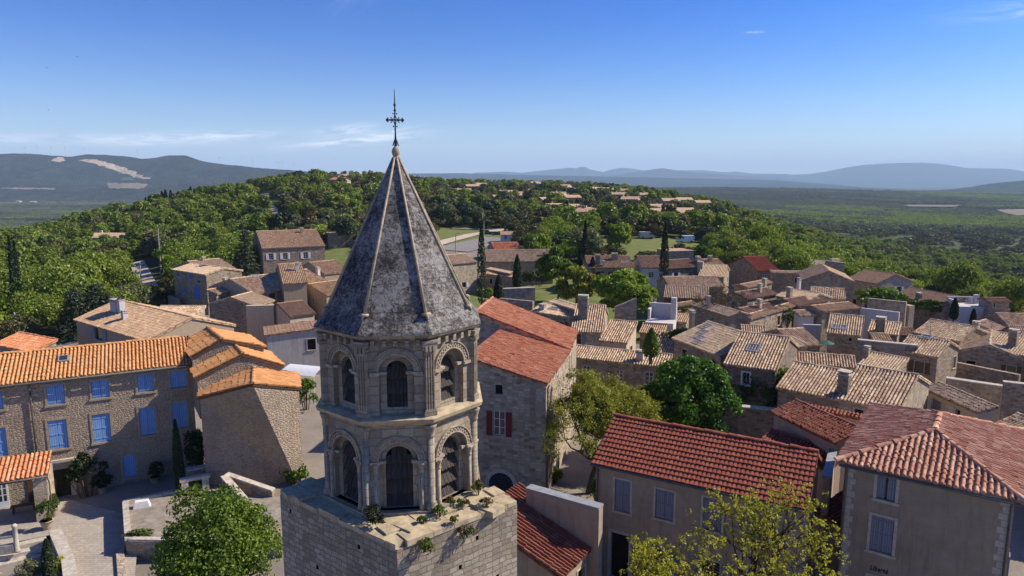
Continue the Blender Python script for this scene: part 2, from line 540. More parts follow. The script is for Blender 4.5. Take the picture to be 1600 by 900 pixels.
M['brown_wood'] = m_wood('brown_wood', (.12, .07, .04), (.2, .13, .08), .14, .4)
M['dark_wood'] = m_wood('dark_wood', (.035, .022, .016), (.07, .045, .03), .14, .4)
M['louvre_wood'] = m_wood('louvre_wood', (.055, .046, .04), (.15, .13, .115), .15, .6, .9)
M['frame_white'] = m_plain('frame_white', (.7, .7, .7), .5, .06)
M['dark'] = m_plain('dark_interior', (.012, .011, .011), .9, .1)  # near-black, stands in for unlit insides; also lettering, wheels, birds
M['iron'] = m_plain('iron', (.018, .015, .013), .6, .3, 6, .4, .3)
M['zinc'] = m_plain('zinc', (.27, .27, .28), .75, .2, 3, .3, .1)
M['pipe'] = m_plain('drain_pipe', (.10, .095, .09), .6, .2, 3, .3, 0)
M['pot'] = m_plain('pot_clay', (.36, .28, .21), .9, .25, 6)
M['cloth_white'] = m_plain('white_canvas', (.66, .66, .68), .8, .08)
M['concrete'] = m_plain('concrete', (.36, .33, .29), .95, .2, 2)
M['bark'] = m_plain('bark', (.11, .085, .06), .95, .4, 9, .1, 0, .8)
M['bark_dark'] = m_plain('bark_dark', (.05, .038, .028), .95, .4, 9, .1, 0, .8)

def m_glass(name, col=(.02, .025, .03)):
    m, n = new_mat(name)
    finish(n, n.mix(n.noise(pos(n), 1.2, 2), col, tuple(x * 2 for x in col)), .08, spec=.6)
    return m
M['glass'] = m_glass('window_glass')
M['skyglass'] = m_glass('skylight_glass', (.05, .065, .09))

def m_slate():
    """stone slabs of the spire, mottled white and black with lichen"""
    m, n = new_mat('spire_stone')
    u = uvs(n)
    b = n.t.nodes.new('ShaderNodeTexBrick')
    n.t.links.new(n.vmath('ADD', u, n.vscale(n('ShaderNodeTexNoise', 1, Vector=u, Scale=4.0, Detail=2.0), .05)), b.inputs['Vector'])
    b.inputs['Scale'].default_value = 1
    b.inputs['Mortar Size'].default_value = .012
    b.inputs['Brick Width'].default_value = .4
    b.inputs['Row Height'].default_value = .2
    b.inputs['Color1'].default_value = (.4, .4, .4, 1)
    b.inputs['Color2'].default_value = (.9, .9, .9, 1)
    p = pos(n)
    base = n.mix(b.outputs[0], (.10, .092, .085), (.165, .15, .135))
    l1 = n.noise(p, 6.5, 10, .8, 0, .5)
    l2 = n.noise(p, 17, 8, .75)
    l3 = n.noise(p, 1.1, 5, .6)
    f = n.math('ADD', n.math('MULTIPLY', l1, .55), n.math('ADD', n.math('MULTIPLY', l2, .3), n.math('MULTIPLY', l3, .28)))
    c = n.mix(n.maprange(f, .572, .62, 0, .7), base, (.36, .345, .325))
    c = n.mix(n.maprange(f, .56, .51, 0, .9), c, (.028, .028, .032))
    tn = n.noise(p, 2.3, 6, .7)
    c = n.mix(n.maprange(tn, .6, .7, 0, .45), c, (.30, .20, .09))
    h = n.math('ADD', n.math('MULTIPLY', b.outputs[1], -1.0), n.math('ADD', f, n.math('MULTIPLY', l2, .8)))
    finish(n, c, .95, h, .8, .04, .15)
    return m
M['slate'] = m_slate()

def m_ground():
    m, n = new_mat('village_and_valley_ground')
    p = pos(n)
    at = n('ShaderNodeAttribute', 2, props={'attribute_name': 'veg'})
    z1 = n.noise(p, .35, 8, .65)
    z2 = n.noise(p, 6, 6, .7)
    town = n.mix(n.maprange(z1, .35, .65), (.30, .255, .205), (.22, .19, .155))
    town = n.mix(n.maprange(z2, .4, .7, 0, .5), town, (.15, .13, .105))
    g1 = n.noise(p, .06, 9, .6)
    wild = n.mix(n.maprange(g1, .4, .62), (.045, .06, .022), (.085, .10, .035))
    f1 = n.noise(p, .011, 9, .62)
    wild = n.mix(n.maprange(f1, .52, .66, 0, .6), wild, (.14, .12, .07))
    far = n.mix(n.maprange(n.noise(p, .02, 8, .75), .36, .64), (.02, .027, .01), (.055, .068, .024))
    grass = n.mix(n.maprange(z1, .35, .65), (.10, .145, .035), (.19, .18, .075))
    c = n.mix(n.maprange(at, .3, .7), town, wild)
    c = n.mix(n.maprange(at, 1.3, 1.7), c, far)
    c = n.mix(n.maprange(at, 2.3, 2.7), c, grass)
    finish(n, c, .97, n.math('ADD', z2, z1), .5, .03, .05)
    return m
M['ground'] = m_ground()

def m_hill(name, a, b, rocky=.0, scale=.0045):
    m, n = new_mat(name)
    p = pos(n)
    z = n.noise(p, scale, 10, .68)
    c = n.mix(n.maprange(z, .38, .62), a, b)
    sh = n.noise(p, scale * 3, 8, .7)
    c = n.mix(n.maprange(sh, .45, .7, 0, .7), c, tuple(x * .45 for x in a))  # dark noise stands in for shaded gullies of the relief
    if rocky:
        at = n('ShaderNodeAttribute', 2, props={'attribute_name': 'rock'})
        z2 = n.noise(p, .02, 8, .7)
        v = n.math('ADD', at, n.math('MULTIPLY', n.math('SUBTRACT', z2, .5), 1.9))
        rock = n.mix(n.maprange(n.noise(p, .03, 5, .7), .35, .7), (.74, .60, .42), (.50, .38, .26))
        c = n.mix(n.maprange(v, .42, .56), c, rock)
        sp = n.noise(p, .013, 10, .78)
        c = n.mix(n.maprange(sp, .60, .68, 0, .55), c, (.26, .22, .17))
    finish(n, c, 1, n.noise(p, scale * 6, 8, .75), .9, 45, 0)
    return m
M['hill_near'] = m_hill('hill_scrub', (.022, .025, .02), (.058, .06, .042), 1)
M['hill_far'] = m_hill('hill_far', (.018, .026, .028), (.04, .05, .045), 0, .002)
M['hill_green'] = m_hill('hill_green', (.025, .042, .014), (.062, .09, .03), 0, .012)

M['leaf_green'] = m_leaf('leaf_green', [(0.081, 0.115, 0.014), (0.138, 0.182, 0.020), (0.201, 0.247, 0.028), (0.259, 0.299, 0.039)])
M['leaf_bright'] = m_leaf('leaf_bright', [(.085, .14, .012), (.135, .205, .017), (.195, .265, .024), (.25, .31, .036)])
M['leaf_chestnut'] = m_leaf('leaf_chestnut', [(.04, .095, .010), (.065, .145, .014), (.10, .20, .02), (.14, .25, .03)])
M['leaf_bush'] = m_leaf('leaf_bush', [(.035, .065, .007), (.065, .11, .010), (.11, .17, .014), (.18, .25, .026)], .28)
M['leaf_yellow'] = m_leaf('leaf_yellow', [(.22, .22, .022), (.34, .33, .03), (.44, .41, .04), (.30, .25, .035)], .4, .05)
M['leaf_spring'] = m_leaf('leaf_spring', [(.14, .16, .02), (.21, .225, .026), (.29, .28, .036), (.18, .17, .026)], .4, .1)
M['leaf_oak'] = m_leaf('leaf_oak', [(0.046, 0.046, 0.014), (0.073, 0.070, 0.021), (0.105, 0.097, 0.030), (0.143, 0.127, 0.042)], .2)
M['leaf_olive'] = m_leaf('leaf_olive', [(.06, .072, .026), (.10, .11, .042), (.14, .148, .064), (.175, .178, .08)], .25)
M['leaf_brown'] = m_leaf('leaf_brown', [(0.058, 0.042, 0.018), (0.091, 0.065, 0.026), (0.124, 0.091, 0.039), (0.078, 0.072, 0.026)], .2)
M['leaf_cypress'] = m_leaf('leaf_cypress', [(.010, .018, .007), (.018, .03, .01), (.03, .046, .014), (.045, .062, .02)], .12)
M['leaf_pine'] = m_leaf('leaf_pine', [(0.021, 0.034, 0.017), (0.036, 0.055, 0.026), (0.058, 0.078, 0.039), (0.078, 0.098, 0.052)], .15)
M['leaf_ivy'] = m_leaf('leaf_ivy', [(.025, .05, .008), (.05, .09, .012), (.09, .14, .02), (.13, .18, .03)])
M['flower'] = m_plain('red_flower', (.35, .03, .06), .8, .3)
# ---------------------------------------------------------------- terrain
TC = [(800, 6, 0), (800, 30, 0), (800, 60, 0), (800, 100, 0), (800, 150, .5), (1000, 200, 3), (760, 220, 1.5), (1000, 250, 4), (1100, 250, 2), (1100, 330, 2),
      (900, 350, 5), (900, 500, 9), (900, 650, 12), (900, 1000, 3), (900, 1500, -30), (900, 3000, -60), (700, 350, 7), (700, 550, 14), (700, 800, 8), (700, 1500, -45),
      (480, 200, 2), (480, 300, 9), (480, 400, 17), (480, 480, 20), (480, 700, 8), (480, 1500, -60), (400, 120, 0), (400, 200, 0), (400, 300, 6), (400, 400, 13), (400, 450, 13), (400, 700, -5),
      (560, 480, 19), (300, 120, -1), (300, 200, -2), (300, 330, 4), (300, 400, 7), (300, 700, -25), (300, 1500, -75), (200, 100, -1), (200, 150, -4), (200, 250, -3), (200, 350, 1), (200, 390, 2),
      (200, 700, -45), (100, 100, -2), (100, 150, -6), (100, 250, -6), (100, 320, -4), (100, 500, -38), (0, 45, 0), (0, 90, -2), (0, 150, -8), (0, 250, -9), (0, 330, -11), (0, 500, -48),
      (-400, 50, 0), (0, 16, -2.4), (0, 27, -2.3), (120, 26, -1.4), (250, 22, -1.0), (-500, 20, -1.6), (0, 38, -.3), (150, 36, -.3), (300, 36, -.2),  (-400, 100, -3), (-400, 300, -22), (-400, 1500, -80), (0, 1500, -80), (0, 3000, -80), (300, 3000, -80), (0, 6000, -80), (600, 3000, -70),
      (1100, 100, 0), (1100, 200, 1), (1100, 400, 2), (1100, 500, 2), (1100, 700, -6), (1100, 1100, -25), (1250, 100, -1), (1250, 160, -2), (1250, 220, -7), (1250, 350, -15), (1250, 700, -34),
      (1400, 60, -1), (1400, 100, -2), (1400, 160, -7), (1400, 220, -17), (1400, 350, -28), (1400, 700, -44), (1600, 40, -1), (1600, 70, -1.5), (1600, 110, -5), (1600, 160, -15), (1600, 220, -25),
      (1600, 400, -40), (1600, 700, -52), (2000, 40, -1), (2000, 100, -6), (2000, 200, -26), (2000, 700, -58),
      (1100, 1800, -55), (1400, 1800, -62), (1700, 1800, -62), (1100, 2800, -46), (1400, 2800, -50), (1700, 2800, -52), (1100, 3700, -17), (1300, 3700, -22), (1500, 3700, -34), (1700, 3700, -44), (900, 3700, -30), (2100, 3700, -50),
      (800, 6000, -75), (1300, 6000, -75), (1700, 6000, -75), (800, 12000, -80), (200, 12000, -80), (1500, 12000, -80), (800, 30000, -80), (-200, 30000, -80), (2000, 30000, -80)]
def _tps_coord(az, r):
    return np.stack([np.clip(az, -1.15, 1.15) * 2.2, np.log(np.clip(r, 6, 30000))], -1)
def _tps_phi(d):
    return d * d * np.log(d + 1e-9)
_tp = np.array([_tps_coord(math.atan2((p - 800) / FP, 1), y * math.hypot(1, (p - 800) / FP)) for p, y, z in TC])
_tz = np.array([z for *_, z in TC], float)
_K = _tps_phi(np.linalg.norm(_tp[:, None] - _tp[None], axis=-1)) + np.eye(len(_tp)) * .01
_P = np.c_[np.ones(len(_tp)), _tp]
_sol = np.linalg.solve(np.block([[_K, _P], [_P.T, np.zeros((3, 3))]]), np.r_[_tz, 0, 0, 0])
def terrain(x, y):
    x, y = np.atleast_1d(np.asarray(x, float)), np.atleast_1d(np.asarray(y, float))
    q = _tps_coord(np.arctan2(x, y), np.hypot(x, y))
    out = np.zeros(len(q))
    for i in range(0, len(q), 20000):
        b = q[i:i + 20000]
        out[i:i + 20000] = _tps_phi(np.linalg.norm(b[:, None] - _tp[None], axis=-1)) @ _sol[:-3] + _sol[-3] + b @ _sol[-2:]
    return np.clip(out, -85, 40)
def tz(x, y):
    return float(terrain(x, y)[0])
def on_ground(px, py):
    """where the ray through a pixel meets the ground"""
    ys = np.geomspace(12, 24000, 900)
    d = ray(px, py)
    t = ys / d[1]
    zz = CAMH + d[2] * t
    below = zz < terrain(d[0] * t, ys)
    k = np.argmax(below) if below.any() else len(ys) - 1
    a = (zz[k - 1] - tz(d[0] * t[k - 1], ys[k - 1]), zz[k] - tz(d[0] * t[k], ys[k]))
    y = ys[k - 1] + (ys[k] - ys[k - 1]) * (a[0] / (a[0] - a[1] + 1e-9)) if k else ys[0]
    p = PY(px, py, y)
    p[2] = tz(p[0], p[1])
    return p

# where woods begin, by direction (pixel column) -> distance
FS = np.array([(-600, 80), (0, 92), (110, 98), (190, 106), (245, 122), (300, 130), (360, 137), (400, 158), (450, 176), (520, 200), (570, 190), (600, 178), (660, 190), (700, 262), (790, 262), (815, 190), (850, 165), (1000, 158), (1120, 158),
               (1150, 142), (1210, 140), (1250, 130), (1280, 150), (1325, 152), (1350, 142), (1420, 138), (1480, 130), (1540, 120), (1600, 113), (1800, 104), (2400, 96)], float)
def column_of(x, y):
    return 800 + FP * x / np.maximum(y, 1e-3)
def in_woods(x, y):
    px = column_of(x, y)
    ok = (y > np.interp(px, FS[:, 0], FS[:, 1]))
    ok &= ~((px > 922) & (px < 1100) & (y > 148) & (y < 216))
    return ok

def ground():
    az = np.unique(np.r_[np.arange(-.86, .8601, .006), np.linspace(-math.pi, -.86, 24), np.linspace(.86, math.pi, 24)])
    r = np.geomspace(2.5, 25500, 400)
    A, Rr = np.meshgrid(az, r, indexing='ij')
    x, y = (np.sin(A) * Rr).ravel(), (np.cos(A) * Rr).ravel()
    z = terrain(x, y)
    y0 = y
    veg = np.where(in_woods(x, np.maximum(y, 1)), 1.0, 0.0)
    veg = np.where((np.hypot(x, y) > 1500), 2.0, veg)
    px = column_of(x, np.maximum(y, 1)) + (vnoise(x / 9, y / 9, 2, 4) - .5) * 60
    y = y + (vnoise(x / 9, y / 9, 8, 4) - .5) * 26
    veg = np.where((px > 915) & (px < 1110) & (y > 168) & (y < 222), 3.0, veg)
    veg = np.where((px > 425) & (px < 660) & (y > 158) & (y < 245), 3.0, veg)
    veg = np.where((px > 660) & (px < 800) & (y > 205) & (y < 262), 3.0, veg)
    veg = np.where((px > 820) & (px < 1100) & (y > 140) & (y < 172), 3.0, veg)
    veg = np.where((px > 690) & (px < 1030) & (y > 92) & (y < 142), 3.0, veg)
    n, k = len(az), len(r)
    i = np.arange(n * k).reshape(n, k)
    q = np.stack([i[:-1, :-1], i[1:, :-1], i[1:, 1:], i[:-1, 1:]], -1).reshape(-1, 4)
    grid_mesh('ground', np.c_[x, y0, z], q, M['ground'], {'veg': veg})

def grid_mesh(name, V, Q, mat, attrs=None, label=None, kind='structure'):
    me = bpy.data.meshes.new(name)
    me.vertices.add(len(V))
    me.vertices.foreach_set('co', V.astype(np.float32).ravel())
    me.loops.add(len(Q) * 4)
    me.polygons.add(len(Q))
    me.loops.foreach_set('vertex_index', Q.astype(np.int32).ravel())
    me.polygons.foreach_set('loop_start', (np.arange(len(Q)) * 4).astype(np.int32))
    me.polygons.foreach_set('loop_total', np.full(len(Q), 4, np.int32))
    me.polygons.foreach_set('use_smooth', np.ones(len(Q), bool))
    me.update(calc_edges=True)
    for k, v in (attrs or {}).items():
        a = me.attributes.new(k, 'FLOAT', 'POINT')
        a.data.foreach_set('value', np.asarray(v, np.float32))
    me.materials.append(mat)
    o = bpy.data.objects.new(name, me)
    COL.objects.link(o)
    if kind:
        o['kind'] = kind
    if label:
        o['label'] = label
    return o

def vnoise(x, y, seed=0, octv=5):
    """value noise on arrays"""
    out, amp, tot = 0, 1.0, 0
    for o in range(octv):
        xi, yi = np.floor(x).astype(np.int64), np.floor(y).astype(np.int64)
        fx, fy = x - xi, y - yi
        fx, fy = fx * fx * (3 - 2 * fx), fy * fy * (3 - 2 * fy)
        def h(a, b):
            v = np.sin(a * 127.1 + b * 311.7 + seed * 74.7 + o * 19.3) * 43758.5453
            return v - np.floor(v)
        v = (h(xi, yi) * (1 - fx) + h(xi + 1, yi) * fx) * (1 - fy) + (h(xi, yi + 1) * (1 - fx) + h(xi + 1, yi + 1) * fx) * fy
        out = out + v * amp
        tot += amp
        amp *= .5
        x, y = x * 2.03 + 5.1, y * 2.03 + 9.7
    return out / tot

def in_poly(px, py, poly):
    c = np.zeros(px.shape, bool)
    j = len(poly) - 1
    for i in range(len(poly)):
        (xi, yi), (xj, yj) = poly[i], poly[j]
        with np.errstate(divide='ignore', invalid='ignore'):
            c ^= ((yi > py) != (yj > py)) & (px < (xj - xi) * (py - yi) / (yj - yi + 1e-12) + xi)
        j = i
    return c

def project(P):
    y = P[:, 1] * _c - (P[:, 2] - CAMH) * _s
    u = P[:, 1] * _s + (P[:, 2] - CAMH) * _c
    return 800 + FP * P[:, 0] / y, 450 - FP * u / y

def hill(name, crest, dist, front, back, zb, mat, nx=260, ny=44, rough=.12, seed=1, rocks=None, power=1.25, fine=0.0):
    """a real range of hills: its crest runs at the given distance, its flanks fall forwards and backwards"""
    cx = np.array([p[0] for p in crest], float)
    cy = np.array([p[1] for p in crest], float)
    px = np.linspace(cx[0], cx[-1], nx)
    py = np.interp(px, cx, cy)
    k = np.ones(7) / 7
    pp = np.r_[[py[0]] * 3, py, [py[-1]] * 3]
    py = np.convolve(pp, k, 'valid') * .6 + py * .4
    top = np.array([PY(a, b, dist) for a, b in zip(px, py)])
    t = np.r_[np.linspace(-1, 0, ny), np.linspace(0, 1, ny // 2)[1:]]
    V, at = [], []
    for s in t:
        d = front if s < 0 else back
        prof = (1 - abs(s)) ** power * (1 - .25 * math.sin(math.pi * abs(s)) ** 2)
        x, y = top[:, 0], top[:, 1] + s * d
        nz = vnoise(x / (front * .33), y / (front * .33) + 3, seed, 6) - .5
        env = 4 * (1 - abs(s)) * abs(s)
        z = zb + (top[:, 2] - zb) * prof + nz * (top[:, 2] - zb).max() * rough * 2.2 * env
        z = z + (vnoise(x / 60., y / 60., seed + 3, 3) - .5) * fine
        V.append(np.c_[x, y, z])
    V = np.concatenate(V)
    i = np.arange(len(V)).reshape(len(t), nx)
    q = np.stack([i[:-1, :-1], i[:-1, 1:], i[1:, 1:], i[1:, :-1]], -1).reshape(-1, 4)
    at = np.zeros(len(V))
    if rocks:
        qx, qy = project(V)
        front_side = np.repeat(t <= .01, nx)
        for poly in rocks:
            at[in_poly(qx, qy, poly) & front_side] = 1
        G_ = at.reshape(len(t), nx)
        for _ in range(5):
            G_ = (G_ + np.roll(G_, 1, 0) + np.roll(G_, -1, 0) + np.roll(G_, 2, 1) + np.roll(G_, -2, 1)) / 5
        at = G_.ravel()
    HILL[name + str(seed)] = (V, q)
    return grid_mesh(name, V, q, mat, {'rock': at})
HILL = {}
def hill_field(key, poly, mat, dz=5):
    V, q = HILL[key]
    qx, qy = project(V)
    k = in_poly(qx, qy, poly)
    f = q[k[q].all(1)]
    f = f[V[f].mean(1)[:, 1] < 4600]
    grid_mesh('field', V + (0, 0, dz), f, mat)

ground()
hill('hills', [(-330, 262), (-200, 250), (-120, 246), (-60, 243), (0, 240), (35, 240), (62, 241), (80, 243), (110, 245), (135, 241), (165, 242), (200, 245), (222, 248), (240, 247), (262, 243), (290, 243), (300, 246), (316, 252),
               (345, 256), (400, 262), (440, 265), (480, 268), (540, 276), (600, 290)], 4600, 1250, 2500, -82, M['hill_near'], 1000, 110, .30, 3,
     [[(116, 249), (150, 249), (178, 256), (204, 265), (224, 275), (238, 280), (222, 279.5), (203, 274), (184, 268), (164, 260.5), (142, 254)],
      [(76, 252.5), (90, 244.5), (101, 246), (103, 252)]], 1.15, 7)
hill('hills', [(560, 282), (640, 271), (720, 270.5), (800, 273), (900, 275), (1000, 277), (1100, 279), (1200, 281), (1300, 288)], 9500, 2500, 2500, -85, M['hill_far'], 300, 40, .1, 9)
hill('mountain', [(740, 270), (790, 268), (815, 270), (850, 266), (870, 264), (885, 262.5), (893, 262), (900, 263.5), (905, 261), (914, 260.5), (922, 265), (945, 269), (975, 273), (1060, 282)], 17000, 2500, 3000, -85, M['hill_far'], 300, 30, .1, 11)
hill('mountain', [(925, 276), (950, 266), (970, 262), (990, 263.5), (1010, 267), (1050, 266), (1100, 266), (1130, 269), (1150, 268), (1175, 271), (1230, 272), (1270, 280)], 18500, 2500, 3000, -85, M['hill_far'], 300, 30, .1, 12)
hill('mountain', [(880, 281), (940, 277), (985, 270), (1010, 266), (1036, 262.5), (1055, 266), (1090, 270), (1120, 272), (1150, 274), (1200, 277), (1260, 281)], 14500, 2200, 2500, -85, M['hill_far'], 260, 30, .12, 13)
hill('mountain', [(1060, 284), (1130, 276), (1180, 274), (1230, 273), (1265, 272), (1290, 268), (1320, 262), (1350, 257.5), (1375, 256), (1410, 254.5), (1440, 254), (1465, 255.5), (1490, 259), (1510, 262.5), (1540, 263),
                  (1570, 263.5), (1585, 265), (1600, 269), (1640, 270), (1750, 264), (1850, 266), (2000, 280)], 16500, 3500, 3500, -85, M['hill_far'], 460, 40, .1, 14)
hill('hills', [(1500, 297), (1535, 292), (1552, 288), (1560, 285.5), (1600, 282), (1680, 280), (1800, 285), (1950, 296)], 5200, 900, 1200, -75, M['hill_green'], 200, 30, .12, 15)

def field(name, pts, mat, dz):
    mb = MB()
    mb.poly([on_ground(*p) + (0, 0, dz) for p in pts])
    o = mb.build(name, mat)
    o['kind'] = 'structure'
M['field_tan'] = m_plain('field_tan', (.19, .145, .10), 1, .2, .01)
M['field_green'] = m_plain('field_green', (.07, .12, .03), 1, .2, .01)
hill_field('hills3', [(166, 286), (234, 288), (224, 297), (168, 296)], M['field_tan'])
hill_field('hills3', [(0, 293.5), (90, 295), (84, 298.5), (0, 297)], M['field_tan'])
hill_field('hills3', [(186, 279), (206, 278), (211, 283), (190, 284)], M['field_green'])
field('field', [(1545, 330), (1600, 329), (1640, 337), (1590, 339)], M['field_tan'], 4)
field('field', [(1415, 322), (1500, 322.5), (1490, 325), (1420, 324.5)], M['field_tan'], 4)

def strip(name, pts, w, mat, dz=.12, kind='structure', sub=14):
    """a track or road laid over the ground along a few points"""
    P = [on_ground(*p) for p in pts]
    L = []
    for a, b in zip(P[:-1], P[1:]):
        L += [a + (b - a) * i / sub for i in range(sub)]
    L.append(P[-1])
    mb = MB()
    V = []
    for i, p in enumerate(L):
        d = L[min(i + 1, len(L) - 1)] - L[max(i - 1, 0)]
        nn = V3(-d[1], d[0], 0)
        nn /= np.linalg.norm(nn)
        for s in (-1, 0, 1):
            q = p + nn * s * w / 2
            V.append((q[0], q[1], tz(q[0], q[1]) + dz))
    F = []
    for i in range(len(L) - 1):
        for k in (0, 1):
            F.append((i * 3 + k, i * 3 + k + 1, i * 3 + 4 + k, i * 3 + 3 + k))
    mb.add(V, F)
    o = mb.build(name, mat)
    o['kind'] = kind
    return np.array(L)
M['dirt'] = m_plain('dirt_track', (.46, .38, .29), 1, .2, .6)
M['asphalt'] = m_plain('pale_asphalt', (.22, .2, .185), 1, .15, .8)
TRACKS = [strip('track', [(452, 362), (440, 352), (428, 341), (424, 330), (416, 320), (411, 310), (415, 303), (410, 296)], 5.5, M['dirt'], .35),
          strip('path', [(664, 388), (700, 377), (735, 368), (775, 361), (800, 358)], 4.5, M['dirt'], .25),
          strip('road', [(225, 470), (232, 450), (222, 428), (214, 410)], 4, M['dirt'], .25)]
strip('parking_area', [(700, 392), (742, 383), (784, 372)], 13, M['asphalt'], .2)
strip('road', [(20, 526), (70, 520), (130, 513), (160, 508)], 6, M['asphalt'], .1)

def haze():
    me = bpy.data.meshes.new('haze')
    x, y0, y1, z0, z1 = 26500, -26500, 27000, -88, 760
    vs = [(i, j, k) for k in (z0, z1) for j in (y0, y1) for i in (-x, x)]
    me.from_pydata(vs, [], [(0, 2, 3, 1), (4, 5, 7, 6), (0, 1, 5, 4), (2, 6, 7, 3), (0, 4, 6, 2), (1, 3, 7, 5)])
    o = bpy.data.objects.new('haze', me)
    COL.objects.link(o)
    o['kind'] = 'stuff'
    m = bpy.data.materials.new('haze_air')
    m.use_nodes = True
    t = m.node_tree
    t.nodes.clear()
    v = t.nodes.new('ShaderNodeVolumePrincipled')
    v.inputs['Color'].default_value = (.58, .78, 1.0, 1)
    v.inputs['Density'].default_value = .7e-4
    v.inputs['Anisotropy'].default_value = 0
    t.links.new(v.outputs[0], t.nodes.new('ShaderNodeOutputMaterial').inputs['Volume'])
    me.materials.append(m)
haze()
SC.cycles.volume_bounces = 1
# ---------------------------------------------------------------- leaves, trunks, trees
def leaf_mesh(name, C, size, mat, seed=0, outward=None, aspect=.7, spread=.9, clump=None, parent=None, flat=0.0):
    """C (n,3): leaf centres; outward (n,3): the way each faces; one folded quad per leaf, all in one mesh"""
    g = np.random.default_rng(seed)
    n = len(C)
    nr = (outward if outward is not None else np.zeros((n, 3))) + g.normal(0, spread, (n, 3)) + np.array([0, 0, flat])
    nr /= np.linalg.norm(nr, axis=1)[:, None] + 1e-9
    a = np.cross(nr, g.normal(0, 1, (n, 3)))
    a /= np.linalg.norm(a, axis=1)[:, None] + 1e-9
    b = np.cross(nr, a)
    sz = size * g.uniform(.6, 1.35, n)[:, None]
    P = np.stack([C - a * sz, C - b * sz * aspect + nr * sz * .25, C + a * sz, C + b * sz * aspect + nr * sz * .25], 1).reshape(-1, 3)
    me = bpy.data.meshes.new(name)
    me.vertices.add(4 * n)
    me.vertices.foreach_set('co', P.astype(np.float32).ravel())
    me.loops.add(4 * n)
    me.polygons.add(n)
    me.loops.foreach_set('vertex_index', np.arange(4 * n, dtype=np.int32))
    me.polygons.foreach_set('loop_start', np.arange(0, 4 * n, 4, dtype=np.int32))
    me.polygons.foreach_set('loop_total', np.full(n, 4, np.int32))
    me.polygons.foreach_set('use_smooth', np.zeros(n, bool))
    me.update(calc_edges=True)
    uv = me.uv_layers.new(name='UVMap')
    r1 = g.uniform(0, 1, n)
    r2 = clump if clump is not None else g.uniform(0, 1, n)
    uv.data.foreach_set('uv', np.repeat(np.c_[r1, r2], 4, 0).astype(np.float32).ravel())
    me.materials.append(mat)
    return me

def crown_points(n, rx, ry, rz, lobes, seed, lobe_r=(.28, .5), hollow=.5, low=-.75, cz=0.0):
    """leaf centres on the shells of many overlapping lobes, so that the crown has clumps, hollows and an uneven outline"""
    g = np.random.default_rng(seed)
    LC, LR = [], []
    for i in range(lobes):
        while True:
            p = g.uniform(-1, 1, 3)
            if p @ p < 1 and p[2] > low:
                break
        p = p / (np.linalg.norm(p) + 1e-6) * (np.linalg.norm(p) ** hollow) * .78
        LC.append(p)
        LR.append(g.uniform(*lobe_r))
    LC, LR = np.array(LC), np.array(LR)
    w = LR ** 2 / (LR ** 2).sum()
    k = g.choice(lobes, n, p=w)
    d = g.normal(0, 1, (n, 3))
    d /= np.linalg.norm(d, axis=1)[:, None]
    d[:, 2] = np.where(d[:, 2] < -.45, -d[:, 2], d[:, 2])
    rad = LR[k] * (1 - .42 * g.uniform(0, 1, n) ** 2.2) * (1 + .12 * g.normal(0, 1, n))
    P = LC[k] + d * rad[:, None]
    out = d * .75 + P * .5
    S = np.array([rx, ry, rz])
    cl = np.random.default_rng(seed + 5).uniform(0, 1, lobes)[k]
    return P * S + np.array([0, 0, cz]), out, cl, LC * S + np.array([0, 0, cz])

def trunk_mb(h, r, tips, base=(0, 0, 0), seed=0, seg=6, lean=.06):
    """tapered trunk with a limb bending out towards each lobe of the crown"""
    g = np.random.default_rng(seed)
    mb = MB()
    b = np.asarray(base, float)
    top = b + (g.normal(0, lean) * h, g.normal(0, lean) * h, h)
    mb.tube([b - (0, 0, .4), b + (0, 0, .02 * h), b + (top - b) * .35 + g.normal(0, .02 * h, 3) * (1, 1, 0), top], [r * 1.35, r, r * .8, r * .55], seg)
    for t in tips:
        t = np.asarray(t)
        st = b + (top - b) * g.uniform(.45, .95)
        mid = st + (t - st) * .5 + V3(0, 0, .12 * np.linalg.norm(t - st)) + g.normal(0, .03 * h, 3)
        mb.tube([st, mid, t], [r * .45, r * .28, r * .1], max(4, seg - 2), 0, False)
    return mb

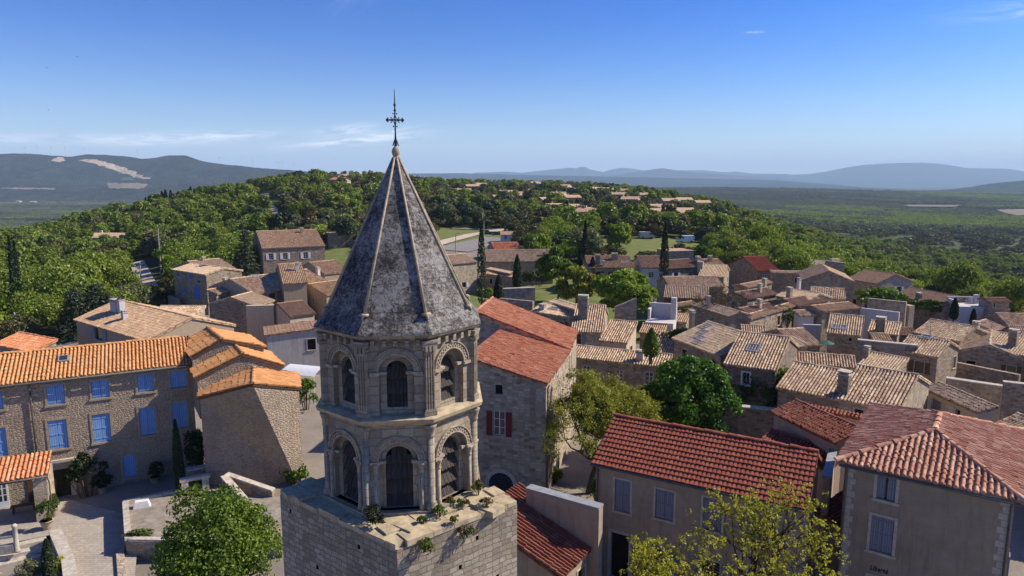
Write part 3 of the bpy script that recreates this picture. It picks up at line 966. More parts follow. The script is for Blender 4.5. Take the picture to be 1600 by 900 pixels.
SUNK = []
def tree_proto(name, label, cat, mat, rx, rz, trunk_h, nleaf, leaf, lobes, seed, group=None, bark=None, lobe_r=(.28, .5), ry=None, low=-.75, hollow=.5, spread=.75, limbs=5, flat=0.0):
    """a tree standing at the origin: an Empty with a trunk and a crown"""
    t = thing(name, label, cat, (0, 0, 0), 0, group)
    C, out, cl, tips = crown_points(nleaf, rx, ry or rx, rz, lobes, seed, lobe_r, hollow, low, trunk_h + rz * .72)
    c = bpy.data.objects.new('crown', leaf_mesh('crown', C, leaf, mat, seed, out, .7, spread, cl, flat=flat))
    COL.objects.link(c)
    c.parent = t
    trunk_mb(trunk_h + rz * .5, max(.12, rx * .05), tips[:limbs], seed=seed).build('trunk', bark or M['bark'], t)
    return t
def cypress_proto(h, r, nleaf, leaf, seed, label='', group=None, mat=None):
    t = thing('cypress', label, 'cypress', (0, 0, 0), 0, group)
    g = np.random.default_rng(seed)
    z = g.uniform(0, 1, nleaf) ** .85
    prof = np.interp(z, [0, .06, .25, .6, .85, 1], [.45, .8, 1, .78, .4, .04]) * r
    a = g.uniform(0, 2 * math.pi, nleaf)
    lump = .8 + .28 * vnoise(a * 2.2, z * h * 1.1, seed, 3)
    rr = prof * lump * (1 - .35 * g.uniform(0, 1, nleaf) ** 2)
    P = np.c_[np.cos(a) * rr, np.sin(a) * rr, .3 + z * (h - .3)]
    out = np.c_[np.cos(a), np.sin(a), np.full(nleaf, .5)]
    c = bpy.data.objects.new('crown', leaf_mesh('crown', P, leaf, mat or M['leaf_cypress'], seed, out, .5, .55, vnoise(a * 2, z * h, seed, 2)))
    COL.objects.link(c)
    c.parent = t
    mb = MB()
    mb.tube([(0, 0, -.4), (0, 0, h * .5), (0, 0, h * .9)], [r * .22, r * .15, .02], 6)
    mb.build('trunk', M['bark'], t)
    return t
def conifer_proto(h, r, nleaf, leaf, seed, label='', group=None, mat=None, tiers=11, name='conifer'):
    """a fir or cedar: whorls of drooping boughs round a straight trunk"""
    t = thing(name, label, 'conifer', (0, 0, 0), 0, group)
    g = np.random.default_rng(seed)
    mb = MB()
    mb.tube([(0, 0, -.4), (0, 0, h * .5), (0, 0, h)], [h * .022, h * .015, .02], 6)
    B = []
    for i in range(tiers):
        z = h * (.12 + .84 * i / tiers)
        L = r * (1 - i / tiers) ** .8 * g.uniform(.8, 1.15)
        for k in range(7):
            a = 2 * math.pi * k / 7 + i * .9 + g.uniform(-.3, .3)
            tip = V3(math.cos(a) * L, math.sin(a) * L, z - L * .18)
            B.append((V3(0, 0, z), tip))
            mb.tube([V3(0, 0, z), tip], [.05, .015], 4, 0, False)
    k = g.integers(0, len(B), nleaf)
    f = g.uniform(.15, 1.05, nleaf)
    S, T = np.array([b[0] for b in B])[k], np.array([b[1] for b in B])[k]
    wd = .22 * r * (1.1 - f)
    P = S + (T - S) * f[:, None] + g.normal(0, 1, (nleaf, 3)) * np.c_[wd, wd, wd * .35]
    out = np.c_[P[:, 0] / r, P[:, 1] / r, np.full(nleaf, 1.0)]
    c = bpy.data.objects.new('crown', leaf_mesh('crown', P, leaf, mat or M['leaf_pine'], seed, out, .4, .5, g.uniform(0, 1, len(B))[k]))
    COL.objects.link(c)
    c.parent = t
    mb.build('trunk', M['bark_dark'], t)
    return t
def place(t, loc, rz=0.0, sc=1.0, sz=None):
    t.location = loc
    t.rotation_euler = (0, 0, rz)
    t.scale = (sc, sc, sz or sc)
    return t

# ---- the woods
KINDS = [  # name, label, leaf material, radius, half height, trunk
    ('broadleaf_tree', 'bright green rounded broadleaf tree in the woods beyond the village', 'leaf_green', 3.6, 3.2, 2.4, 1100),
    ('holm_oak', 'dark olive holm oak with dense low crown in the woods beyond the village', 'leaf_oak', 3.2, 2.5, 1.4, 1000),
    ('young_broadleaf_tree', 'light yellow green spring tree in the woods beyond the village', 'leaf_bright', 2.8, 2.6, 2.0, 900),
    ('olive_green_tree', 'grey green open crowned tree in the woods beyond the village', 'leaf_olive', 2.8, 2.6, 1.8, 800),
    ('budding_tree', 'brownish tree still coming into leaf in the woods beyond the village', 'leaf_brown', 2.5, 2.6, 2.0, 650),
    ('dark_pine', 'very dark bushy pine in the woods beyond the village', 'leaf_pine', 3.0, 2.5, 3.2, 900)]
def poisson(n_try, sampler, dmin, seed):
    g = np.random.default_rng(seed)
    P = sampler(g, n_try)
    order = np.argsort(np.hypot(P[:, 0], P[:, 1]))
    P = P[order]
    cell = {}
    keep = []
    for i, (x, y) in enumerate(P):
        d = dmin(x, y)
        c = 6.0
        cx, cy = int(x // c), int(y // c)
        k = int(d // c) + 1
        ok = True
        for a in range(-k, k + 1):
            for b in range(-k, k + 1):
                for j in cell.get((cx + a, cy + b), ()):
                    if (P[j, 0] - x) ** 2 + (P[j, 1] - y) ** 2 < d * d:
                        ok = False
                        break
                if not ok:
                    break
            if not ok:
                break
        if ok:
            cell.setdefault((cx, cy), []).append(i)
            keep.append(i)
    return P[keep]

def wood_kind(x, y, g):
    """which kind grows where: bright broadleaf on the left slope and at the right edge, dark oaks on the ridge and the plain"""
    px = column_of(x, y)
    m = vnoise(x / 30, y / 30, 4, 4)
    n = len(x)
    r = g.uniform(0, 1, n)
    bright = np.where(px < 420, .78, np.where(px < 1090, .16, np.where(px < 1700, .55, .5)))
    bright = np.where((px < 420) & (y > 290), .62, bright)
    bright = np.where((px > 1100) & (y > 380), .34, bright)
    bright = bright + (m - .5) * 2.4
    k = np.where(r < bright, 0, 1)
    q = g.uniform(0, 1, n)
    k = np.where((k == 0) & (q < .26), 2, k)
    k = np.where((k == 1) & (q < .20), 3, k)
    k = np.where((q > .93), 4, k)
    k = np.where((q > .86) & (q < .90) & (px > 380), 5, k)
    return k

SUBURB = []   # (x, y, radius) clearings kept round the far houses
def woods():
    protos = []
    for i, (nm, lb, mt, rx, rz, th, nl) in enumerate(KINDS):
        for v in range(2):
            protos.append(tree_proto(nm, lb, 'tree', M[mt], rx * (1 + .12 * v), rz * (1 - .1 * v), th, int(nl * 2.6), .22, 16 + 4 * v, 100 + i * 7 + v, 'trees of the woods beyond the village', lobe_r=(.3, .52)))
    def near_s(g, n):
        az = g.uniform(-.80, .80, n)
        r = np.sqrt(g.uniform(95 ** 2, 760 ** 2, n))
        return np.c_[np.sin(az) * r, np.cos(az) * r]
    P = poisson(90000, near_s, lambda x, y: 3.9 if math.hypot(x, y) < 350 else 4.6, 3)
    P = P[in_woods(P[:, 0], P[:, 1])]
    for T in TRACKS:
        d = np.min(np.linalg.norm(P[:, None] - T[None, :, :2], axis=-1), axis=1)
        P = P[d > 5.0]
    for (x, y, r) in SUBURB:
        P = P[np.hypot(P[:, 0] - x, P[:, 1] - y) > r]
        dx, dy = x / math.hypot(x, y), y / math.hypot(x, y)   # gardens on the near side stay lower and more open
        al = (P[:, 0] - x) * dx + (P[:, 1] - y) * dy
        ac = np.abs((P[:, 0] - x) * dy - (P[:, 1] - y) * dx)
        P = P[~((al < 0) & (al > -r * 2.8) & (ac < r * .9))]
    # hidden slopes behind the crests need no trees: keep what the camera side can see or nearly see
    z = terrain(P[:, 0], P[:, 1])
    g = np.random.default_rng(5)
    kind = wood_kind(P[:, 0], P[:, 1], g)
    sc = np.exp(g.normal(-.08, .26, len(P))).clip(.5, 1.34) * np.where(kind == 1, .92, 1.0)
    var = g.integers(0, 2, len(P))
    rot = g.uniform(0, 6.28, len(P))
    d = np.hypot(P[:, 0], P[:, 1])
    px = column_of(P[:, 0], P[:, 1])
    inview = (px > -10) & (px < 1610)
    order = np.argsort(np.where(inview, d, d + 1e5))
    near = set(order[:290].tolist())
    used = {}
    for i in order[:290]:
        pi = kind[i] * 2 + var[i]
        t = protos[pi] if pi not in used else dup(protos[pi])
        used[pi] = 1
        place(t, (P[i, 0], P[i, 1], z[i] - .15), rot[i], sc[i], sc[i] * g.uniform(.85, 1.15))
    rest = np.array([i for i in range(len(P)) if i not in near])
    # the rest of the woods is one mass
    pc = bpy.data.collections.new('wood_sources')
    for i, (nm, lb, mt, rx, rz, th, nl) in enumerate(KINDS):
        for v in range(2):
            C, out, cl, tips = crown_points(nl, rx, rx, rz, 14, 300 + i * 7 + v, (.26, .46), .5, -.75, th + rz * .72)
            o = bpy.data.objects.new('w%02d' % (i * 2 + v), leaf_mesh('wood_tree', C, .38, M[mt], i * 3 + v, out, .75, .7, cl))
            pc.objects.link(o)
    scatter('woods', np.c_[P[rest], z[rest] - .3], kind[rest] * 2 + var[rest], rot[rest], sc[rest], pc, 'dense mixed woodland covering the slopes beyond the village')
    for i, p in enumerate(protos):
        if i not in used:
            for c in list(p.children):
                bpy.data.objects.remove(c)
            bpy.data.objects.remove(p)
    # far woods: groups of crowns
    fc = bpy.data.collections.new('far_wood_sources')
    for i, (mt, w) in enumerate((('leaf_olive', 1), ('leaf_oak', 1), ('leaf_olive', 1), ('leaf_oak', 1), ('leaf_green', 1))):
        C, out, cl, tips = crown_points(620, 11, 11, 4.2, 34, 400 + i, (.13, .26), .6, -.2, 3.2)
        o = bpy.data.objects.new('f%02d' % i, leaf_mesh('far_wood_clump', C, 1.05, M[mt], 40 + i, out, .8, .7, cl))
        fc.objects.link(o)
    g = np.random.default_rng(8)
    n = 60000
    az = g.uniform(-.76, .76, n)
    r = np.exp(g.uniform(math.log(740), math.log(5200), n) * .5 + .5 * np.log(np.sqrt(g.uniform(740 ** 2, 4600 ** 2, n))))
    r = np.sqrt(g.uniform(740 ** 2, 4700 ** 2, n) * .6 + .4 * g.uniform(740 ** 2, 2600 ** 2, n))
    X, Y_ = np.sin(az) * r, np.cos(az) * r
    z = terrain(X, Y_)
    m = vnoise(X / 330, Y_ / 330, 6, 4)
    px, py = project(np.c_[X, Y_, z])
    open_ = vnoise(X / 210, Y_ / 120, 9, 4)
    keep = ~((px < 460) & (open_ > .60)) & ~((px > 460) & (open_ > .80))
    for poly in ([(165, 284), (236, 286), (228, 299), (166, 299)], [(0, 293), (90, 294), (86, 299), (0, 299)], [(1540, 327), (1600, 326), (1650, 342), (1580, 342)], [(1405, 319), (1510, 319), (1500, 328), (1410, 328)]):
        keep &= ~in_poly(px, py, poly)
    kd = np.where(m > .60, 4, np.where(m > .53, 0, np.where(m > .42, 2, np.where(m > .36, 1, 3))))
    kd = np.where((g.uniform(0, 1, n) > .9) & (m > .5), 4, kd)
    X, Y_, z, kd = X[keep], Y_[keep], z[keep], kd[keep]
    scatter('far_woods', np.c_[X, Y_, z - .8], kd, g.uniform(0, 6.28, len(X)), g.uniform(.7, 1.35, len(X)), fc, 'far-off wooded plain and ridges fading into the haze')

def scatter(name, P, idx, rot, scl, coll, label):
    me = bpy.data.meshes.new(name)
    me.vertices.add(len(P))
    me.vertices.foreach_set('co', P.astype(np.float32).ravel())
    for k, v, ty in (('pick', idx, 'INT'), ('turn', rot, 'FLOAT'), ('size', scl, 'FLOAT')):
        a = me.attributes.new(k, ty, 'POINT')
        a.data.foreach_set('value', np.asarray(v, np.int32 if ty == 'INT' else np.float32))
    o = bpy.data.objects.new(name, me)
    COL.objects.link(o)
    o['kind'] = 'stuff'
    o['label'] = label
    ng = bpy.data.node_groups.new(name, 'GeometryNodeTree')
    ng.interface.new_socket('Geometry', in_out='INPUT', socket_type='NodeSocketGeometry')
    ng.interface.new_socket('Geometry', in_out='OUTPUT', socket_type='NodeSocketGeometry')
    N = ng.nodes
    gi, go = N.new('NodeGroupInput'), N.new('NodeGroupOutput')
    ci = N.new('GeometryNodeCollectionInfo')
    ci.inputs['Collection'].default_value = coll
    ci.inputs['Separate Children'].default_value = True
    ci.inputs['Reset Children'].default_value = True
    ip = N.new('GeometryNodeInstanceOnPoints')
    def att(nm, ty):
        a = N.new('GeometryNodeInputNamedAttribute')
        a.data_type = ty
        a.inputs['Name'].default_value = nm
        return a.outputs['Attribute']
    cx = N.new('ShaderNodeCombineXYZ')
    ng.links.new(att('turn', 'FLOAT'), cx.inputs[2])
    e2r = N.new('FunctionNodeEulerToRotation')
    ng.links.new(cx.outputs[0], e2r.inputs[0])
    ng.links.new(gi.outputs[0], ip.inputs['Points'])
    ng.links.new(ci.outputs[0], ip.inputs['Instance'])
    ip.inputs['Pick Instance'].default_value = True
    ng.links.new(att('pick', 'INT'), ip.inputs['Instance Index'])
    ng.links.new(e2r.outputs[0], ip.inputs['Rotation'])
    c2 = N.new('ShaderNodeCombineXYZ')
    sz = att('size', 'FLOAT')
    for k in range(3):
        ng.links.new(sz, c2.inputs[k])
    ng.links.new(c2.outputs[0], ip.inputs['Scale'])
    ng.links.new(ip.outputs[0], go.inputs[0])
    md = o.modifiers.new('scatter', 'NODES')
    md.node_group = ng
    return o
# ---------------------------------------------------------------- roofs, walls, windows
PROF = {'canal': ([0, .08, .2, .33, .46, .58, .66, .84], [0, .55, .92, 1, .92, .55, 0, -.12]),
        'canal_far': ([0, .16, .34, .52, .68, .84], [0, .8, 1, .8, 0, -.1]),
        'flat': ([0, .1, .3, .5, .7, .9], [.0, .12, .3, .34, .3, .1])}
def roofpoly(mb, pts, sp=.24, rl=.38, amp=.095, kind='canal', m=0, seed=0, lift=.03, jit=.017, under=True, um=None, thick=.1):
    """cover a plane polygon with real tiles: columns running up the slope, overlapping rows; UV = tile index"""
    P = np.array(pts, float)
    n = np.zeros(3)
    for i in range(len(P)):
        n += np.cross(P[i], P[(i + 1) % len(P)])
    n /= np.linalg.norm(n)
    if n[2] < 0:
        n = -n
    up = V3(0, 0, 1) - n * n[2]
    up /= np.linalg.norm(up)
    U = np.cross(up, n)
    o = P[np.argmin(P @ up)]
    s, t = (P - o) @ U, (P - o) @ up
    s0 = s.min()
    tmax = t.max()
    nrow = max(1, int(round(tmax / rl)))
    rl = tmax / nrow
    ncol = int(math.ceil((s.max() - s0) / sp))
    px, ph = PROF[kind]
    S1 = (np.arange(ncol)[:, None] + np.array(px)[None]).ravel()
    H1 = np.tile(ph, ncol)
    S1, H1 = np.r_[S1, ncol], np.r_[H1, ph[0]]
    k = len(S1)
    C = np.minimum(np.floor(S1 + 1e-6), ncol - 1).astype(int)
    g = np.random.default_rng(seed + 11)
    def extent(tt):
        lo, hi = 1e9, -1e9
        for i in range(len(s)):
            a, b = i, (i + 1) % len(s)
            if (t[a] - tt) * (t[b] - tt) <= 0:
                if abs(t[a] - t[b]) < 1e-9:
                    q = (s[a], s[b])
                else:
                    f = (tt - t[a]) / (t[b] - t[a])
                    q = (s[a] + f * (s[b] - s[a]),)
                lo, hi = min(lo, *q), max(hi, *q)
        return lo, hi
    Vs, UVs = [], []
    colj = g.normal(0, .035, ncol + 1)
    for r in range(nrow):
        jz = g.normal(0, jit, ncol)
        jt = g.normal(0, jit * 1.6, ncol)
        js = g.normal(0, jit * .5, ncol)
        for e in (0, 1):
            tt = (r + e) * rl
            lo, hi = extent(min(max(tt, 1e-4), tmax - 1e-4))
            ss = np.clip(s0 + S1 * sp + js[C] * (e == 0), lo, hi)
            hh = H1 * amp + (lift + jz[C] if e == 0 else 0)
            tq = tt + (jt[C] - .02 if e == 0 else 0)
            Vs.append(o + U * ss[:, None] + up * np.asarray(tq * np.ones(k))[:, None] + n * hh[:, None])
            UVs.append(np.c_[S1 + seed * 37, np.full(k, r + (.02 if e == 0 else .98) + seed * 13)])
    V = np.concatenate(Vs)
    UV = np.concatenate(UVs)
    F = []
    L = 2 * nrow
    base = np.arange(k - 1)
    rows = np.arange(L - 1)
    a = (rows[:, None] * k + base[None])
    F = np.stack([a, a + 1, a + 1 + k, a + k], -1).reshape(-1, 4)
    # leave out the slivers cut away by the outline
    d1 = np.linalg.norm(V[F[:, 0]] - V[F[:, 1]], axis=1)
    d2 = np.linalg.norm(V[F[:, 2]] - V[F[:, 3]], axis=1)
    F = F[(d1 + d2) > 1e-4]
    mb.add(V, F.tolist(), UV, m)
    # closing strip under the lowest row
    lo = V[:k]
    q = lo - n[None] * (((lo - o) @ n)[:, None] + .05)
    f2 = [(i, i + 1, k + i + 1, k + i) for i in range(k - 1) if np.linalg.norm(lo[i + 1] - lo[i]) > 1e-4]
    mb.add(np.r_[lo, q], f2, np.r_[UV[:k], UV[:k]], m)
    if under:
        B = P - n * .06
        T = P - n * .005
        um = m if um is None else um
        nn = len(P)
        mb.add(np.r_[P - n * (.06 + thick), P - n * .03], [tuple(range(nn))] + [(i, (i + 1) % nn, nn + (i + 1) % nn, nn + i) for i in range(nn)], None, um)
    return n

def ridge_caps(mb, a, b, r=.13, ln=.42, m=0, seed=0, up=.03):
    """a row of half-round cap tiles along a ridge or hip"""
    a, b = np.asarray(a, float), np.asarray(b, float)
    L = np.linalg.norm(b - a)
    n = max(1, int(round(L / ln)))
    d = (b - a) / L
    side = np.cross(d, (0, 0, 1))
    side /= np.linalg.norm(side)
    nz = np.cross(side, d)
    g = np.random.default_rng(seed)
    seg = 6
    for i in range(n):
        p, q = a + d * (L * i / n - .03), a + d * (L * (i + 1) / n)
        r1, r2 = r * g.uniform(.98, 1.12), r * .86
        off = g.normal(0, .012, 2)
        vs, uv = [], []
        for (c, rr, w) in ((p, r1, .1), (q, r2, .9)):
            for k in range(seg + 1):
                t = math.pi * k / seg
                vs.append(c + side * (rr * math.cos(t) + off[0]) + nz * (rr * math.sin(t) * .8 + up + off[1]))
                uv.append((900 + i + seed * 7.0 + .3, 77 + seed + w * .8))
        fs = [(k, k + 1, seg + 2 + k, seg + 1 + k) for k in range(seg)] + [tuple(range(seg, -1, -1)), tuple(range(seg + 1, 2 * seg + 2))]
        mb.add(vs, fs, np.array(uv), m)

def wall_face(mb, p0, U, nout, L, z0, z1, openings=(), m=0, rm=None, depth=.2, top=None):
    """one wall from p0 along U; openings (u0,u1,z0,z1) get real reveals; top = [(u,z)...] profile above z1"""
    us = sorted({0.0, L, *[min(max(o[k], 0), L) for o in openings for k in (0, 1)]})
    zs = sorted({z0, z1, *[min(max(o[k], z0), z1) for o in openings for k in (2, 3)]})
    rm = m if rm is None else rm
    W = lambda u, z, d=0.0: V3(p0[0], p0[1], 0) + U * u - nout * d + V3(0, 0, z)
    for i in range(len(us) - 1):
        for j in range(len(zs) - 1):
            uc, zc = (us[i] + us[i + 1]) / 2, (zs[j] + zs[j + 1]) / 2
            if any(o[0] < uc < o[1] and o[2] < zc < o[3] for o in openings):
                continue
            q = [(us[i], zs[j]), (us[i + 1], zs[j]), (us[i + 1], zs[j + 1]), (us[i], zs[j + 1])]
            mb.poly([W(*c) for c in q], q, m)
    for o in openings:
        a, b, c, d = o[:4]
        for q in (((a, c), (a, d)), ((b, d), (b, c)), ((a, d), (b, d)), ((b, c), (a, c))):
            (u1, v1), (u2, v2) = q
            mb.poly([W(u1, v1), W(u2, v2), W(u2, v2, depth), W(u1, v1, depth)], [(u1, v1), (u2, v2), (u2 + .2, v2), (u1 + .2, v1)], rm)
    if top:
        q = [(0, z1)] + [(u, z) for u, z in top] + [(L, z1)]
        q = [p for i, p in enumerate(q) if i == 0 or p != q[i - 1]]
        mb.poly([W(*c) for c in q][::-1], q[::-1], m)

def rect_board(mb, W, u0, u1, v0, v1, d, th, m=0):
    """a board in wall coordinates; W(u,v,d) with d = how far it stands out"""
    P = [W(u, v, dd) for dd in (d - th, d) for v in (v0, v1) for u in (u0, u1)]
    uv = [(u, v) for dd in (0, 1) for v in (v0, v1) for u in (u0, u1)]
    mb.add(P, [(4, 5, 7, 6), (0, 2, 3, 1), (0, 1, 5, 4), (2, 6, 7, 3), (0, 4, 6, 2), (1, 3, 7, 5)], np.array(uv), m)

def window(root, W, u0, u1, v0, v1, style, sur='surround', sh='grey_shutter', depth=.2, wide=.11, sill=True, label=None, name='window', detail=True):
    """a window set in the wall: surround, then shutters, or frame and pane"""
    mb = MB()
    if wide > 0:
        for b in ((u0 - wide, u0, v0 - wide * .6, v1 + wide), (u1, u1 + wide, v0 - wide * .6, v1 + wide), (u0, u1, v1, v1 + wide)):
            rect_board(mb, W, *b, .035, .07)
        rect_board(mb, W, u0 - wide * 1.4, u1 + wide * 1.4, v0 - wide, v0 - .002, .08, .16)
    else:
        rect_board(mb, W, u0, u1, v0 - .07, v0 - .002, .06, .12)
    f = mb.build('frame' if name == 'door' else name, M[sur], root)
    if label:
        f['label'] = label
    mid = (u0 + u1) / 2
    if style in ('shut', 'ajar'):
        for i, (a, b) in enumerate(((u0 + .005, mid - .008), (mid + .008, u1 - .005))):
            if style == 'ajar':
                a, b = (a, b - (b - a) * .12) if i == 0 else (a + (b - a) * .12, b)
            s = MB()
            rect_board(s, W, a, b, v0 + .02, v1 - .01, -.05, .045)
            if detail:
                for fv in (.14, .5, .86):
                    rect_board(s, W, a + .03, b - .03, v0 + (v1 - v0) * fv - .045, v0 + (v1 - v0) * fv + .045, -.028, .022)
            s.build('shutter', M[sh], f)
        if style == 'ajar':
            s = MB()
            rect_board(s, W, u0, u1, v0, v1, -depth + .03, .02)
            s.build('pane', M['glass'], f)
    elif style == 'single':
        s = MB()
        rect_board(s, W, u0 + .01, u1 - .01, v0 + .02, v1 - .01, -.05, .045)
        s.build('shutter', M[sh], f)
    else:
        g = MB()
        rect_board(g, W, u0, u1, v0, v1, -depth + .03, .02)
        g.build('pane', M['dark' if style == 'dark' else 'glass'], f)  # dark style gets a near-black sheet in place of the unlit hole
        if style in ('glass', 'open'):
            s = MB()
            fw = .055
            for b in ((u0, u0 + fw, v0, v1), (u1 - fw, u1, v0, v1), (u0 + fw, u1 - fw, v1 - fw, v1), (u0 + fw, u1 - fw, v0, v0 + fw), (mid - fw / 2, mid + fw / 2, v0 + fw, v1 - fw)):
                rect_board(s, W, *b, -depth + .075, .04)
            for k in (1, 2):
                vv = v0 + (v1 - v0) * k / 3
                for (a, b) in ((u0 + fw, mid - fw / 2), (mid + fw / 2, u1 - fw)):
                    rect_board(s, W, a, b, vv - .018, vv + .018, -depth + .07, .03)
            s.build('casement', M['frame_white'], f)
        if style in ('open', 'opendark'):
            w = (u1 - u0) / 2
            for (a, b) in ((u0 - wide - w - .02, u0 - wide - .02), (u1 + wide + .02, u1 + wide + w + .02)):
                s = MB()
                rect_board(s, W, a, b, v0, v1, .075, .04)
                s.build('shutter', M[sh], f)
    return f

def chimney(root, base, w, d, h, rz=0.0, mat='rubble', style='slab', name='chimney'):
    """masonry stack with a cap and a dark flue; base is where it leaves the roof"""
    mb = MB()
    ux = V3(math.cos(rz), math.sin(rz), 0)
    b = np.asarray(base, float)
    h, w, d = h * .72, w * .82, d * .82
    mb.box(b + (0, 0, h / 2 - .35), (w / 2, d / 2, h / 2 + .35), ux)
    mb.box(b + (0, 0, h + .04), (w / 2 + .06, d / 2 + .06, .045), ux, 1)
    if style == 'slab':
        uy = V3(-ux[1], ux[0], 0)
        for i in (-1, 1):
            for j in (-1, 1):
                mb.box(b + ux * i * (w / 2 - .06) + uy * j * (d / 2 - .06) + (0, 0, h + .165), (.06, .06, .085), ux, 1)
        mb.box(b + (0, 0, h + .275), (w / 2 + .05, d / 2 + .05, .03), ux, 1)
    elif style == 'pot':
        mb.lathe([(.13, h + .08), (.11, h + .45), (.15, h + .47), (.15, h + .52)], b, 8, 2)
    elif style == 'tent':
        uy = V3(-ux[1], ux[0], 0)
        for j in (-1, 1):
            mb.add([b + ux * i * w * .5 + uy * j * k + (0, 0, z) for i in (-1, 1) for k, z in ((d * .5, h + .09), (.03, h + .45))], [(0, 1, 3, 2)], None, 2)
    return mb.build(name, [M[mat], M['cap_stone'], M['pot']], root)

